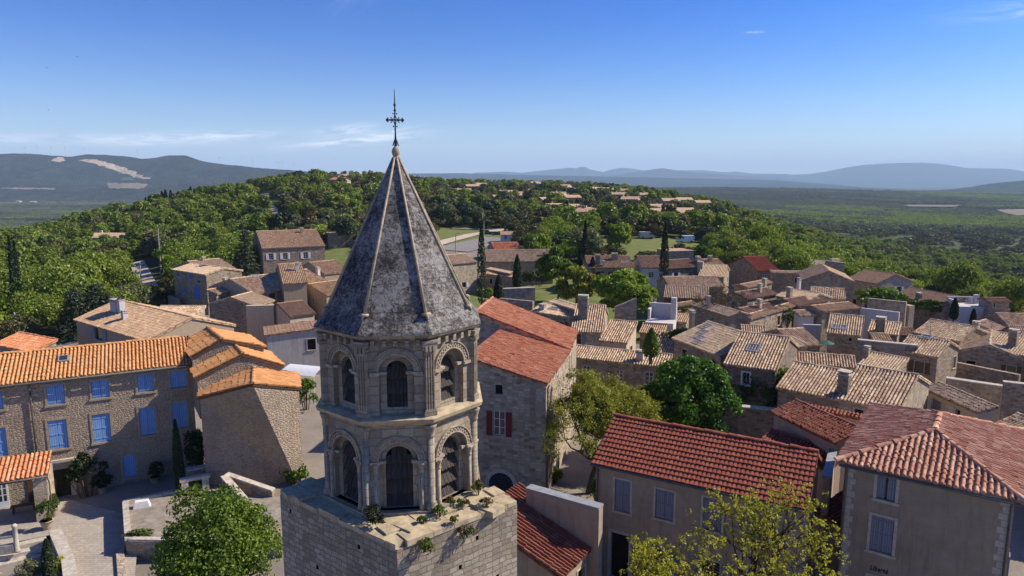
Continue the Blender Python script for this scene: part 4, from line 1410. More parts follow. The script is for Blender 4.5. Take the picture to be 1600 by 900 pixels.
NSEED = [0]
class House:
    """a house: root Empty, wall, roof, and what the photo shows of windows, doors and chimneys.
    mode 'E': A,B = pixel ends of the eave, Rp = pixel of the ridge above A; 'G': A,B = eave corners of a gable end, dep = length behind it"""
    def __init__(s, name, label, A, B, ze, Rp=None, W=None, pitch=.30, kind='gable', wall='rubble', roof='tile_old', mode='E', dep=8, base=None, group=None, sp=.24, over=.22, cat='house',
                 prof=None, parent=None, ang=None, wins=(), chims=(), sky=(), wallmb=None, rl=.38, caps=True, zB=None, hipw=None, verge=True, auto=None):
        NSEED[0] += 1
        s.seed = NSEED[0]
        A3 = PZ(*A, ze)
        B3 = PZ(*B, ze)
        if ang is not None:
            u = V3(math.cos(R(ang)), math.sin(R(ang)), 0)
            v = V3(-u[1], u[0], 0)
            nrm = v
            B3 = PP(*B, A3, V3(-u[1], u[0], 0))
            L = (B3 - A3) @ u
        else:
            u = (B3 - A3) * (1, 1, 0)
            L = np.linalg.norm(u)
            u = u / L
            v = V3(-u[1], u[0], 0)
        if mode == 'G':
            # the gable spans A..B; eaves run back along v
            Wd = L
            O = A3 + u * L
            u, v = v, -u
            L = dep
            w = Wd / 2 if kind != 'shed' else Wd
            zr = ze + w * pitch
        else:
            O = A3
            if W is not None:
                w = W / 2 if kind in ('gable', 'hip') else W
            else:
                best = None
                for w_ in np.linspace(.6, 16, 240):
                    q = project((A3 + v * w_ + V3(0, 0, w_ * pitch))[None])
                    e = (q[0][0] - Rp[0]) ** 2 * .25 + (q[1][0] - Rp[1]) ** 2
                    if best is None or e < best[0]:
                        best = (e, w_)
                w = best[1]
            zr = ze + w * pitch
            Wd = 2 * w if kind in ('gable', 'hip') else w
        s.O, s.u, s.v, s.L, s.w, s.W, s.ze, s.zr, s.pitch, s.kind = O, u, v, L, w, Wd, ze, zr, pitch, kind
        ctr = O + u * L / 2 + v * Wd / 2
        z0 = (tz(ctr[0], ctr[1]) if base is None else base)
        s.z0 = zb = z0 - .6
        rz = math.atan2(u[1], u[0])
        s.rz = rz
        s.root = parent or thing(name, label, cat, (O[0], O[1], z0), rz, group)
        dist = np.hypot(ctr[0], ctr[1])
        kindp = prof or ('canal' if dist < 75 else 'canal_far')
        s.opens = {'F': [], 'L': [], 'R': [], 'B': []}
        todo = []
        for wn in wins:
            side, x0, y0, x1, y1, style = wn[:6]
            kw = wn[6] if len(wn) > 6 else {}
            p0, U, no, Ln = s.side(side)
            a = PP((x0 + x1) / 2, y1, p0, no)
            b = PP((x0 + x1) / 2, y0, p0, no)
            l_, r_ = PP(x0, (y0 + y1) / 2, p0, no), PP(x1, (y0 + y1) / 2, p0, no)
            uu = sorted([(l_ - p0) @ U, (r_ - p0) @ U])
            q = (max(uu[0], .12), min(uu[1], Ln - .12), a[2], b[2])
            if q[1] - q[0] < .2:
                continue
            s.opens[side].append(q)
            todo.append((side, q, style, kw))
        if auto is None:
            auto = not wins and parent is None and kind != 'flat'
        if auto:
            g = np.random.default_rng(s.seed)
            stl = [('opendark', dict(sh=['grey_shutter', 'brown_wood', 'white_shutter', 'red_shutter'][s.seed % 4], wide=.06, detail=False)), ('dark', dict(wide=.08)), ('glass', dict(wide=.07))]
            for sd in 'FLR':
                Ln = s.side(sd)[3]
                if Ln < 2.6:
                    continue
                for zc in ([ze - 1.25] + ([ze - 4.0] if ze - z0 > 5 else [])):
                    for q in np.arange(1.3, Ln - 1.2, 2.9):
                        if g.uniform() < (.62 if sd == 'F' else .4):
                            a = q + g.uniform(-.3, .5)
                            w_, h_ = g.uniform(.65, .95), g.uniform(.8, 1.25)
                            if a + w_ < Ln - .3:
                                s.opens[sd].append((a, a + w_, zc - h_ / 2 - .1, zc + h_ / 2 - .1))
                                k_ = stl[int(g.integers(0, 3))]
                                todo.append((sd, s.opens[sd][-1], k_[0], k_[1]))
        mb = MB()
        for sd in 'FLRB':
            p0, U, no, Ln = s.side(sd)
            if sd == 'F':
                z1, top = ze, None
            elif sd == 'B':
                z1, top = (ze, None) if kind in ('gable', 'hip', 'flat') else (zr, None)
            else:
                z1 = ze
                if kind == 'gable':
                    top = [(Ln / 2, zr)]
                elif kind == 'shed':
                    top = [(Ln, zr)] if sd == 'R' else [(0, zr)]
                else:
                    top = None
            wall_face(mb, p0, U, no, Ln, zb, z1, [o for o in s.opens[sd]], 0, 0, .2, top)
        s.wall = mb.build('wall', M[wall], s.root)
        # roof
        rb = MB()
        F = lambda a, b, z: O + u * a + v * b + V3(0, 0, z - ze)
        k = over
        zo = lambda b: ze + b * pitch + .04
        if kind == 'gable':
            roofpoly(rb, [F(-k * .6, -k, zo(-k)), F(L + k * .6, -k, zo(-k)), F(L + k * .6, w, zo(w)), F(-k * .6, w, zo(w))], sp, rl, kind=kindp, seed=s.seed, lift=.06 if kindp == 'flat' else .028, jit=.005 if kindp == 'flat' else .012)
            roofpoly(rb, [F(L + k * .6, Wd + k, zo(-k)), F(-k * .6, Wd + k, zo(-k)), F(-k * .6, w, zo(w)), F(L + k * .6, w, zo(w))], sp, rl, kind=kindp, seed=s.seed + 50)
            if caps:
                ridge_caps(rb, F(-k * .6, w, zo(w)), F(L + k * .6, w, zo(w)), seed=s.seed)
        elif kind == 'shed':
            roofpoly(rb, [F(-k * .6, -k, zo(-k)), F(L + k * .6, -k, zo(-k)), F(L + k * .6, w + .1, zo(w + .1)), F(-k * .6, w + .1, zo(w + .1))], sp, rl, kind=kindp, seed=s.seed)
            if caps:
                ridge_caps(rb, F(-k * .6, w + .1, zo(w + .1)), F(L + k * .6, w + .1, zo(w + .1)), seed=s.seed)
        elif kind == 'hip':
            # ridge along v (depth) or u, whichever is longer
            if Wd >= L:
                h = L / 2
                zt = ze + (h + k) * pitch
                p, q = F(h, h, zt), F(h, Wd - h, zt)
                c = [F(-k, -k, ze), F(L + k, -k, ze), F(L + k, Wd + k, ze), F(-k, Wd + k, ze)]
                polys = [[c[0], c[1], p], [c[1], c[2], q, p], [c[2], c[3], q], [c[3], c[0], p, q]]
                hips = [(c[0], p), (c[1], p), (c[2], q), (c[3], q)]
            else:
                h = Wd / 2
                zt = ze + (h + k) * pitch
                p, q = F(h, h, zt), F(L - h, h, zt)
                c = [F(-k, -k, ze), F(L + k, -k, ze), F(L + k, Wd + k, ze), F(-k, Wd + k, ze)]
                polys = [[c[0], c[1], q, p], [c[1], c[2], q], [c[2], c[3], p, q], [c[3], c[0], p]]
                hips = [(c[0], p), (c[3], p), (c[1], q), (c[2], q)]
            for i, pl in enumerate(polys):
                roofpoly(rb, [x for j, x in enumerate(pl) if j == 0 or np.linalg.norm(x - pl[j - 1]) > 1e-3], sp, rl, kind=kindp, seed=s.seed + i * 9)
            for a, b in hips + ([(p, q)] if np.linalg.norm(p - q) > .3 else []):
                ridge_caps(rb, a, b, r=.15, seed=s.seed)
        if kind == 'flat':
            rb.box(F(L / 2, Wd / 2, ze + .03), (L / 2 + .05, Wd / 2 + .05, .05), u)
        s.roof = rb.build('roof', M[roof], s.root)
        for side, q, style, kw in todo:
            window(s.root, s.wmap(side), *q, style, **kw)
        nf = -pitch * v + V3(0, 0, 1)
        nf /= np.linalg.norm(nf)
        s.nf = nf
        for c in chims:
            p = PP(c[0], c[1], O, nf)
            chimney(s.root, p, c[2], c[3], c[4], rz, *[a for a in c[5:] if isinstance(a, str)])
        for c in sky:
            p = PP(c[0], c[1], O, nf)
            s.skylight(p, *c[2:])
    def aerial(s, fu=.5, h=1.8):
        b = s.O + s.u * s.L * fu + s.v * s.w + V3(0, 0, s.zr - s.ze)
        mb = MB()
        mb.tube([b, b + (0, 0, h)], .022, 5)
        d = V3(math.cos(s.seed), math.sin(s.seed), 0)
        e = V3(-d[1], d[0], 0)
        mb.tube([b + d * -.35 + (0, 0, h - .08), b + d * .55 + (0, 0, h - .08)], .014, 4)
        for k in range(6):
            q = b + d * (-.3 + .16 * k) + (0, 0, h - .08)
            mb.tube([q - e * (.3 - .025 * k), q + e * (.3 - .025 * k)], .010, 4)
        return mb.build('aerial', M['zinc'], s.root)
    def side(s, sd):
        if sd == 'F':
            return s.O, s.u, -s.v, s.L
        if sd == 'B':
            return s.O + s.u * s.L + s.v * s.W, -s.u, s.v, s.L
        if sd == 'R':
            return s.O + s.u * s.L, s.v, s.u, s.W
        return s.O + s.v * s.W, -s.v, -s.u, s.W
    def wmap(s, sd):
        p0, U, no, Ln = s.side(sd)
        return lambda a, z, d=0.0: V3(p0[0], p0[1], 0) + U * a + no * d + V3(0, 0, z)
    def skylight(s, p, w=.8, h=1.0):
        up = np.cross(s.nf, s.u)
        mb = MB()
        c = p + s.nf * .09
        for a, b, hw, hh in ((-w / 2, 0, .05, h / 2 + .05), (w / 2, 0, .05, h / 2 + .05), (0, -h / 2, w / 2 - .05, .05), (0, h / 2, w / 2 - .05, .05)):
            mb.box(c + s.u * a + up * b, (hw, hh, .08), s.u, 0, up, s.nf)
        f = mb.build('skylight', M['zinc'], s.root)
        g = MB()
        g.box(c + s.nf * .02, (w / 2 - .05, h / 2 - .05, .02), s.u, 0, up, s.nf)
        g.build('pane', M['skyglass'], f)
        return f
    def pipe(s, side, upos, z0=None, z1=None, off=.1, mat='pipe', r=.05):
        W = s.wmap(side)
        mb = MB()
        z1 = s.ze - .1 if z1 is None else z1
        z0 = s.z0 + .4 if z0 is None else z0
        mb.tube([W(upos, z1, off + .12), W(upos, z1 - .25, off), W(upos, z0, off)], r, 7)
        for z in np.arange(z0 + .8, z1 - .4, 1.7):
            mb.tube([W(upos, z, off), W(upos, z + .06, off)], r * 1.35, 7)
        return mb.build('drain_pipe', M[mat], s.root, True)
    def gutter(s, mat='pipe', k=.3, r=.065):
        W = s.wmap('F')
        mb = MB()
        mb.tube([W(-.2, s.ze - k * s.pitch - .03, k + .06), W(s.L + .2, s.ze - k * s.pitch - .03, k + .06)], r, 8)
        return mb.build('gutter', M[mat], s.root, True)

def slab(name, label, cat, pts, ztop, th=.4, mat='rubble', base=None, cope=None, group=None, capmat='cap_stone', zs=None, coph=.1, over=.06):
    """a free-standing wall through pixel points given on its top edge; zs = top height at each point"""
    zs = zs or [ztop] * len(pts)
    P = [PZ(p[0], p[1], z) for p, z in zip(pts, zs)]
    mb = MB()
    cb = MB()
    for a, b in zip(P[:-1], P[1:]):
        u = (b - a) * (1, 1, 0)
        L = np.linalg.norm(u)
        u /= L
        v = V3(-u[1], u[0], 0)
        z0 = min(tz(a[0], a[1]), tz(b[0], b[1])) - .5 if base is None else base
        q = [a, b, b + v * th, a + v * th]
        lo = [V3(p[0], p[1], z0) for p in q]
        mb.prism(lo, q)
        if cope:
            w = v * (th + over) ; e = -v * over
            cb.prism([a + e, b + e, b + w, a + w], [a + e + (0, 0, coph), b + e + (0, 0, coph), b + w + (0, 0, coph), a + w + (0, 0, coph)])
    c = sum(P) / len(P)
    t = thing(name, label, cat, (c[0], c[1], z0 + .5), 0, group)
    mb.build('wall', M[mat], t)
    if cope:
        if cope == 'tiles':
            cb = MB()
            for a, b in zip(P[:-1], P[1:]):
                u = (b - a) * (1, 1, 0)
                u /= np.linalg.norm(u)
                v = V3(-u[1], u[0], 0)
                roofpoly(cb, [a - v * .12 + (0, 0, .03), b - v * .12 + (0, 0, .03), b + v * (th + .1) + (0, 0, .18), a + v * (th + .1) + (0, 0, .18)], kind='canal_far', rl=.3)
            cb.build('coping', M[capmat], t)
        else:
            cb.build('coping', M[cope], t)
    return t
# ---------------------------------------------------------------- the bell tower
TC0 = V3(-3.74, 22.4, 0)
FRONT = R(-84.3)
def arch_panel(mb, W, u0, u1, z0, z1, a, zs, sill, d, depth, m=0, n=16, rm=None):
    """a wall panel with a round-headed opening and its reveal"""
    rm = m if rm is None else rm
    def P(q, dd=d):
        return W(q[0], q[1], dd)
    def quad(*q):
        mb.poly([P(c) for c in q], list(q), m)
    if sill > z0:
        quad((u0, z0), (u1, z0), (u1, sill), (u0, sill))
    quad((u0, sill), (-a, sill), (-a, zs), (u0, zs))
    quad((a, sill), (u1, sill), (u1, zs), (a, zs))
    arc = [(a * math.cos(math.pi * (1 - i / n)), zs + a * math.sin(math.pi * (1 - i / n))) for i in range(n + 1)]
    top = [(u0 + (u1 - u0) * i / n, z1) for i in range(n + 1)]
    quad((u0, zs), (-a, zs), (u0, z1))
    quad((a, zs), (u1, zs), (u1, z1))
    for i in range(n):
        quad(arc[i], arc[i + 1], top[i + 1], top[i])
    edge = [(-a, sill)] + arc + [(a, sill), (-a, sill)]
    ln = 0
    for p, q in zip(edge[:-1], edge[1:]):
        l2 = math.hypot(q[0] - p[0], q[1] - p[1])
        mb.poly([P(p), P(q), P(q, d - depth), P(p, d - depth)], [(ln, 0), (ln + l2, 0), (ln + l2, depth), (ln, depth)], rm)
        ln += l2

def ring_arch(mb, W, zs, r0, r1, d0, d1, n=20, m=0, teeth=False):
    for i in range(n):
        t0, t1 = math.pi * i / n, math.pi * (i + 1) / n
        for (ra, rb, e) in (((r0, r1, d1),) if not teeth else ((r0, r0 + (r1 - r0) * .45, d1 + (.012 if i % 2 else -.012)), (r0 + (r1 - r0) * .45, r1, d1 + (-.012 if i % 2 else .012)))):
            q = [(r * math.cos(t), zs + r * math.sin(t)) for r, t in ((ra, t0), (rb, t0), (rb, t1), (ra, t1))]
            mb.prism([W(*c, d0) for c in q], [W(*c, e) for c in q], m)

def octagon(r, z):
    return [TC0 + (r * math.cos(FRONT + R(22.5 + 45 * k)), r * math.sin(FRONT + R(22.5 + 45 * k)), z) for k in range(8)]

def tower():
    t = thing('bell_tower', 'octagonal stone bell tower with mottled pointed spire and iron cross, on a square base', 'bell tower', (TC0[0], TC0[1], 0), FRONT + R(90))
    # square base
    zt = 10.72
    L, F, Rr = PZ(437, 766, zt), PZ(620, 851, zt), PZ(808, 781, zt)
    B = L + Rr - F
    mb = MB()
    ring = [L, F, Rr, B]
    ctr = (L + Rr) / 2
    lo = [V3(p[0], p[1], -1) for p in ring]
    hi = [V3(p[0], p[1], zt - .16) for p in ring]
    g = np.random.default_rng(3)
    for i in range(4):
        a, b = ring[i], ring[(i + 1) % 4]
        U = (b - a) * (1, 1, 0)
        ln = np.linalg.norm(U)
        U /= ln
        nn = V3(U[1], -U[0], 0)
        holes = []
        if i < 2:
            for _ in range(11 if i == 0 else 6):
                u_, z_ = g.uniform(.5, ln - .5), g.uniform(5.5, 10.2)
                if all(abs(u_ - h[0]) > .5 or abs(z_ - h[2]) > .4 for h in holes):
                    holes.append((u_, u_ + .11, z_, z_ + .14))
        wall_face(mb, a, U, nn, ln, -1, zt - .16, holes, 0, 1, .25)
    mb.poly(hi, None, 2)
    mb.build('base', [M['base_stone'], M['dark'], M['ledge_stone']], t)
    lb = MB()
    for i in range(4):
        a, b = ring[i], ring[(i + 1) % 4]
        U = (b - a) * (1, 1, 0)
        ln = np.linalg.norm(U)
        U /= ln
        nn = V3(U[1], -U[0], 0)
        for lane, wd in ((0, .62), (1, .6)):
            s = .0 if lane else .3
            while s < ln - .25:
                w = min(g.uniform(.6, 1.25), ln - s - .02)
                h = g.uniform(.13, .19)
                dn = .03 + g.uniform(-.05, .03)
                q0 = a + U * (s + .015) + nn * (dn - lane * .64)
                q1 = a + U * (s + w - .015) + nn * (dn - lane * .64)
                i0, i1 = q0 - nn * wd, q1 - nn * wd
                zz = zt - .158
                tl = g.uniform(-.02, .02)
                lb.prism([V3(p[0], p[1], zz) for p in (q0, q1, i1, i0)], [V3(p[0], p[1], zz + h + e + lane * .05) for p, e in ((q0, tl), (q1, -tl), (i1, 0), (i0, 0))], 0)
                s += w
    lb.build('ledge', M['ledge_stone'], t)
    r_low, r_up = 2.60, 2.56
    pl = MB()
    pl.prism(octagon(2.86, 10.55), octagon(2.82, 10.86))
    pl.build('plinth', M['ashlar'], t)
    ap = math.cos(R(22.5))
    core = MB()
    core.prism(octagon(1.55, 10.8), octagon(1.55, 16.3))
    core.build('dark_core', M['dark'], t)  # near-black core added to stand in for the belfry's unlit inside
    low, up = MB(), MB()
    arch = MB()
    for k in range(8):
        an = FRONT + R(45 * k)
        nn = V3(math.cos(an), math.sin(an), 0)
        U = V3(-nn[1], nn[0], 0)
        for st in (0, 1):
            r = (r_low, r_up)[st]
            hw = r * math.sin(R(22.5))
            W = lambda u, z, d, r=r: TC0 + nn * (r * ap + d) + U * u + V3(0, 0, z)
            mbx = (low, up)[st]
            z0, z1 = ((10.86, 13.62), (13.9, 16.28))[st]
            a1, a2 = ((.60, .42), (.53, .315))[st]
            zs = (12.45, 15.28)[st]
            sill = (10.88, 14.12)[st]
            arch_panel(mbx, W, -hw, hw, z0, z1, a1, zs, z0, 0, .17)
            arch_panel(mbx, W, -a1 - .01, a1 + .01, z0, zs + a1 + .02, a2, zs, sill, -.17, .5)
            if k in (6, 7, 0, 1, 2):
                ring_arch(arch, W, zs, a1 + .005, a1 + .055, 0, .045, 18)
                ring_arch(arch, W, zs, a1 + .06, a1 + .17, 0, .035, 34, 0, True)
                ring_arch(arch, W, zs, a1 + .195, a1 + .225, 0, .07, 18)
                for sgn in (-1, 1):
                    c = sgn * (a1 + a2) / 2
                    arch.box(W(c, zs - .03, -.10), ((a1 - a2) / 2 + .03, .10, .045), U, 0, nn)
                    arch.box(W(sgn * (a1 + .12), zs - .03, .02), (.15, .08, .045), U, 0, nn)
                    if st == 0:
                        cu = sgn * (a1 + .11)
                        cb = MB()
                        base = W(cu, 0, .035)
                        cb.lathe([(.10, 10.86), (.10, 10.92), (.075, 10.97), (.09, 11.0), (.066, 11.04), (.064, 12.08)], base, 10)
                        cb.lathe([(.07, 12.08), (.085, 12.12), (.068, 12.16), (.075, 12.24), (.11, 12.36), (.12, 12.40)], base, 8)
                        cb.build('colonnette', M['trim_stone'], t, True)
                # louvres
                nl = (4, 3)[st]
                span = zs + a2 - sill
                for q in range(nl):
                    lv = MB()
                    zt_ = sill + span * (q + 1) / nl + .03
                    zb_ = sill + span * q / nl - .05
                    tilt = g.uniform(-.03, .03)
                    w = a2 - .01
                    n_pl = 5
                    for j in range(n_pl):
                        u0, u1 = -w + 2 * w * j / n_pl + .004, -w + 2 * w * (j + 1) / n_pl - .004
                        e0, e1 = g.uniform(-.025, .01), g.uniform(-.025, .01)
                        zcap = 99
                        if q == nl - 1:
                            um = max(abs(u0), abs(u1))
                            zcap = zs + math.sqrt(max(0, a2 * a2 - um * um)) - .01
                        zt2 = min(zt_, max(zcap, zb_ + .12))
                        f = (zt2 - zb_) / (zt_ - zb_)
                        d_t = -.19 - .3 * f
                        P = [W(u0, zb_ + e0 + tilt, -.19), W(u1, zb_ + e1 - tilt, -.19), W(u1, zt2, d_t), W(u0, zt2, d_t)]
                        off = nn * -.03 + V3(0, 0, -.025)
                        lv.add(P + [p + off for p in P], [(0, 1, 2, 3), (0, 4, 5, 1), (1, 5, 6, 2), (3, 7, 4, 0), (2, 6, 7, 3)],
                               np.array([(j * .15 + c, z + q) for c in (0,) for (c, z) in ((.01, 0), (.14, 0), (.14, .5), (.01, .5))] * 2) + (k * 3.1, 0))
                    lv.build('louvre', M['louvre_wood'], t)
    low.build('lower_storey', M['ashlar'], t)
    up.build('upper_storey', M['ashlar'], t)
    arch.build('arch_moulding', M['trim_stone'], t)
    sc = MB()
    for (r0, r1, z0, z1) in ((2.68, 2.86, 13.62, 13.74), (2.86, 2.90, 13.742, 13.86), (2.88, 2.62, 13.862, 13.92)):
        sc.prism(octagon(r0, z0), octagon(r1, z1))
    sc.build('string_course', M['ledge_stone'], t)
    for k in range(8):
        an = FRONT + R(22.5 + 45 * k)
        nn = V3(math.cos(an), math.sin(an), 0)
        U = V3(-nn[1], nn[0], 0)
        b = TC0 + nn * (r_low - .02)
        c = MB()
        c.lathe([(.2, 10.86), (.2, 10.95), (.15, 11.0), (.17, 11.05), (.125, 11.1), (.12, 13.2)], b, 12)
        c.lathe([(.13, 13.2), (.15, 13.24), (.13, 13.28), (.15, 13.4), (.2, 13.56), (.21, 13.62)], b, 8)
        c.build('corner_column', M['ashlar'], t, True)
        p = MB()
        b = TC0 + nn * (r_up + .01)
        p.box(b + (0, 0, 15.0), (.15, .07, 1.0), U, 0, nn)
        for j in range(4):
            p.box(b + U * (-.12 + .08 * j) + nn * .085 + (0, 0, 15.0), (.018, .02, .98), U, 0, nn)
        p.box(b + (0, 0, 13.98), (.2, .13, .07), U, 0, nn)
        p.box(b + (0, 0, 14.08), (.175, .11, .035), U, 0, nn)
        for j, (z, w, dd) in enumerate(((15.86, .165, .1), (15.99, .19, .12), (16.12, .215, .15), (16.22, .24, .17))):
            p.box(b + (0, 0, z), (w, dd, .045), U, 0, nn)
        for j in (-1, 0, 1):
            p.box(b + U * j * .12 + nn * .13 + (0, 0, 16.02), (.035, .035, .1), U, 0, nn)
        p.build('pilaster', M['ashlar'], t)
    co = MB()
    co.prism(octagon(2.62, 16.28), octagon(2.76, 16.38))
    co.prism(octagon(2.80, 16.382), octagon(2.84, 16.46))
    for k in range(8):
        an = FRONT + R(45 * k)
        nn = V3(math.cos(an), math.sin(an), 0)
        U = V3(-nn[1], nn[0], 0)
        for j in range(5):
            co.box(TC0 + nn * (r_up * ap + .06) + U * (-.68 + .34 * j) + (0, 0, 16.2), (.06, .1, .09), U, 0, nn)
    co.build('cornice', M['ashlar'], t)
    # spire: faces in courses, slightly flared at the foot
    sp = MB()
    prof = [(16.465, 2.86), (16.56, 2.82), (16.8, 2.58), (17.05, 2.375)]
    zz = np.linspace(17.05, 21.75, 24)[1:]
    prof += [(z, 2.375 + (.085 - 2.375) * (z - 17.05) / 4.7) for z in zz]
    rings = [octagon(r, z) for z, r in prof]
    for k in range(8):
        v = 0
        for i in range(len(prof) - 1):
            a, b, c, d = rings[i][k], rings[i][(k + 1) % 8], rings[i + 1][(k + 1) % 8], rings[i + 1][k]
            h = np.linalg.norm((a + b) / 2 - (c + d) / 2)
            w0, w1 = np.linalg.norm(b - a) / 2, np.linalg.norm(c - d) / 2
            sp.poly([a, b, c, d], [(k * 4.3 - w0, v), (k * 4.3 + w0, v), (k * 4.3 + w1, v + h), (k * 4.3 - w1, v + h)])
            v += h
    sp.poly(rings[0][::-1])
    spire = sp.build('spire', M['slate'], t)
    for k in range(8):
        rb = MB()
        top, bot = rings[-1][k], rings[3][k]
        nn = V3(math.cos(FRONT + R(22.5 + 45 * k)), math.sin(FRONT + R(22.5 + 45 * k)), 0)
        rb.tube([bot + nn * .015, (top + bot) / 2 + nn * .015, top + nn * .01], [.052, .046, .035], 8)
        U = V3(-nn[1], nn[0], 0)
        rb.box(bot + nn * .05 - (0, 0, .02), (.13, .08, .035), U, 0, nn)
        rb.tube([bot + nn * .06, bot + nn * .17 - (0, 0, .16)], [.085, .03], 6)
        rb.build('rib', M['trim_stone'], spire, True)
    fb = MB()
    fb.lathe([(.09, 21.7), (.10, 21.76), (.09, 21.8), (.12, 21.85), (.135, 21.93), (.12, 22.01), (.07, 22.08), (.03, 22.12)], TC0, 14)
    fb.build('finial_ball', M['trim_stone'], t, True)
    # wrought iron cross, its arms seen nearly face on
    cr = MB()
    Ux = V3(math.cos(FRONT + R(90)), math.sin(FRONT + R(90)), 0)
    Q = lambda u, z: TC0 + Ux * u + V3(0, 0, z)
    cr.tube([Q(0, 22.1), Q(0, 22.5), Q(0, 23.4), Q(0, 23.9)], [.05, .026, .022, .008], 6)
    for i in (-1, 1):
        cr.tube([Q(.09 * i, 22.12), Q(.03 * i, 22.3), Q(0, 22.42)], [.02, .016, .012], 5)
    zc = 22.93
    cr.tube([Q(-.245, zc), Q(.245, zc)], .026, 6)
    def ball(u, z, r):
        cr.lathe([(.01, -r), (r * .8, -r * .6), (r, 0), (r * .8, r * .6), (.01, r)], Q(u, z), 7)
    for u, z in ((-.25, zc), (.25, zc), (0, zc + .3), (0, zc + .47)):
        ball(u, z, .045)
    for i in (-1, 1):
        for dz in (-.05, .05):
            ball(.225 * i, zc + dz, .026)
            ball(.12 * i, zc + dz * 1.3, .024)
        for zq in (zc + .2, zc - .2):
            ball(.055 * i, zq, .024)
        for j in (-1, 1):
            a = [Q(i * (.13 - .11 * math.sin(s)), zc + j * (.13 - .11 * math.cos(s))) for s in np.linspace(0, math.pi / 2, 5)]
            cr.tube(a, .011, 5)
    cr.build('cross', M['iron'], t)
    return t, (L, F, Rr, B, zt)
TOWER, BASEC = tower()

def tuft(name, label, cat, loc, r, h, n, mat, seed, leaf=.05, flowers=0, group=None, droop=0.0):
    """a small plant: leaves bunched on short stems"""
    g = np.random.default_rng(seed)
    t = thing(name, label, cat, loc, 0, group)
    C, out, cl, tips = crown_points(n, r, r, h * .55, 9, seed, (.3, .5), .5, -.4, h * .5)
    C[:, 2] -= droop * np.hypot(C[:, 0], C[:, 1])
    C += np.array(loc)
    me = leaf_mesh('leaves', C - np.array(loc), leaf, mat, seed, out, .5, .8, cl)
    o = bpy.data.objects.new('leaves', me)
    COL.objects.link(o)
    o.parent = t
    mb = MB()
    for p in tips[:7]:
        mb.tube([V3(*loc) - (0, 0, .04), V3(*loc) + p * .5 + (0, 0, .02), V3(*loc) + p], [.016, .01, .004], 4)
    mb.build('stems', M['bark'], t)
    if flowers:
        fb = MB()
        k = g.choice(len(C), flowers, replace=False)
        for i in k:
            fb.lathe([(.004, -.02), (.03, 0), (.004, .02)], C[i] + out[i] * .04, 5)
        fb.build('flowers', M['flower'], t)['kind'] = 'stuff'
    return t
def base_plants():
    L, F, Rr, B, zt = BASEC
    spec = [(582, 816, .42, .5, 700, 'leaf_cypress', 'dark leafy tuft at the foot of the belfry front', 0), (687, 806, .22, .3, 300, 'leaf_ivy', 'yellow green tuft on the ledge beneath the right belfry arch', 0),
            (660, 818, .16, .2, 160, 'leaf_ivy', 'low sprig on the ledge left of the yellow green tuft', 0), (723, 790, .2, .22, 200, 'leaf_ivy', 'small plant at the foot of the right corner column', 6),
            (747, 775, .2, .5, 320, 'leaf_ivy', 'tall flowering plant where the belfry meets the ledge on the right', 14), (705, 786, .18, .2, 150, 'leaf_ivy', 'small green cushion under the lower right louvres', 4),
            (760, 790, .2, .22, 200, 'leaf_olive', 'pale green plant near the right end of the ledge', 8), (711, 815, .16, .2, 130, 'leaf_ivy', 'tiny sprig on the ledge slabs near the right edge', 4)]
    for i, (x, y, r, h, n, mt, lb, fl) in enumerate(spec):
        p = PZ(x, y, zt + .06)
        tuft('ledge_plant', lb, 'plant', tuple(p), r, h, n, M[mt], 60 + i, .045, fl, 'plants growing on the tower ledge')
    for i, (x, y, r, h, mt, lb, fl) in enumerate(((663, 852, .30, .42, 'leaf_ivy', 'leafy plant sprouting from the wall top near the front corner of the tower base', 5), (727, 830, .32, .45, 'leaf_olive', 'flowering clump hanging from the right face of the tower base', 22))):
        n_ = np.cross(Rr - F, (0, 0, 1))
        n_ /= np.linalg.norm(n_)
        p = PP(x, y + 8, F + n_ * .12, n_)
        tuft('ledge_plant', lb, 'plant', tuple(p), r, h, 420, M[mt], 80 + i, .045, fl, 'plants growing on the tower ledge', .3)
base_plants()
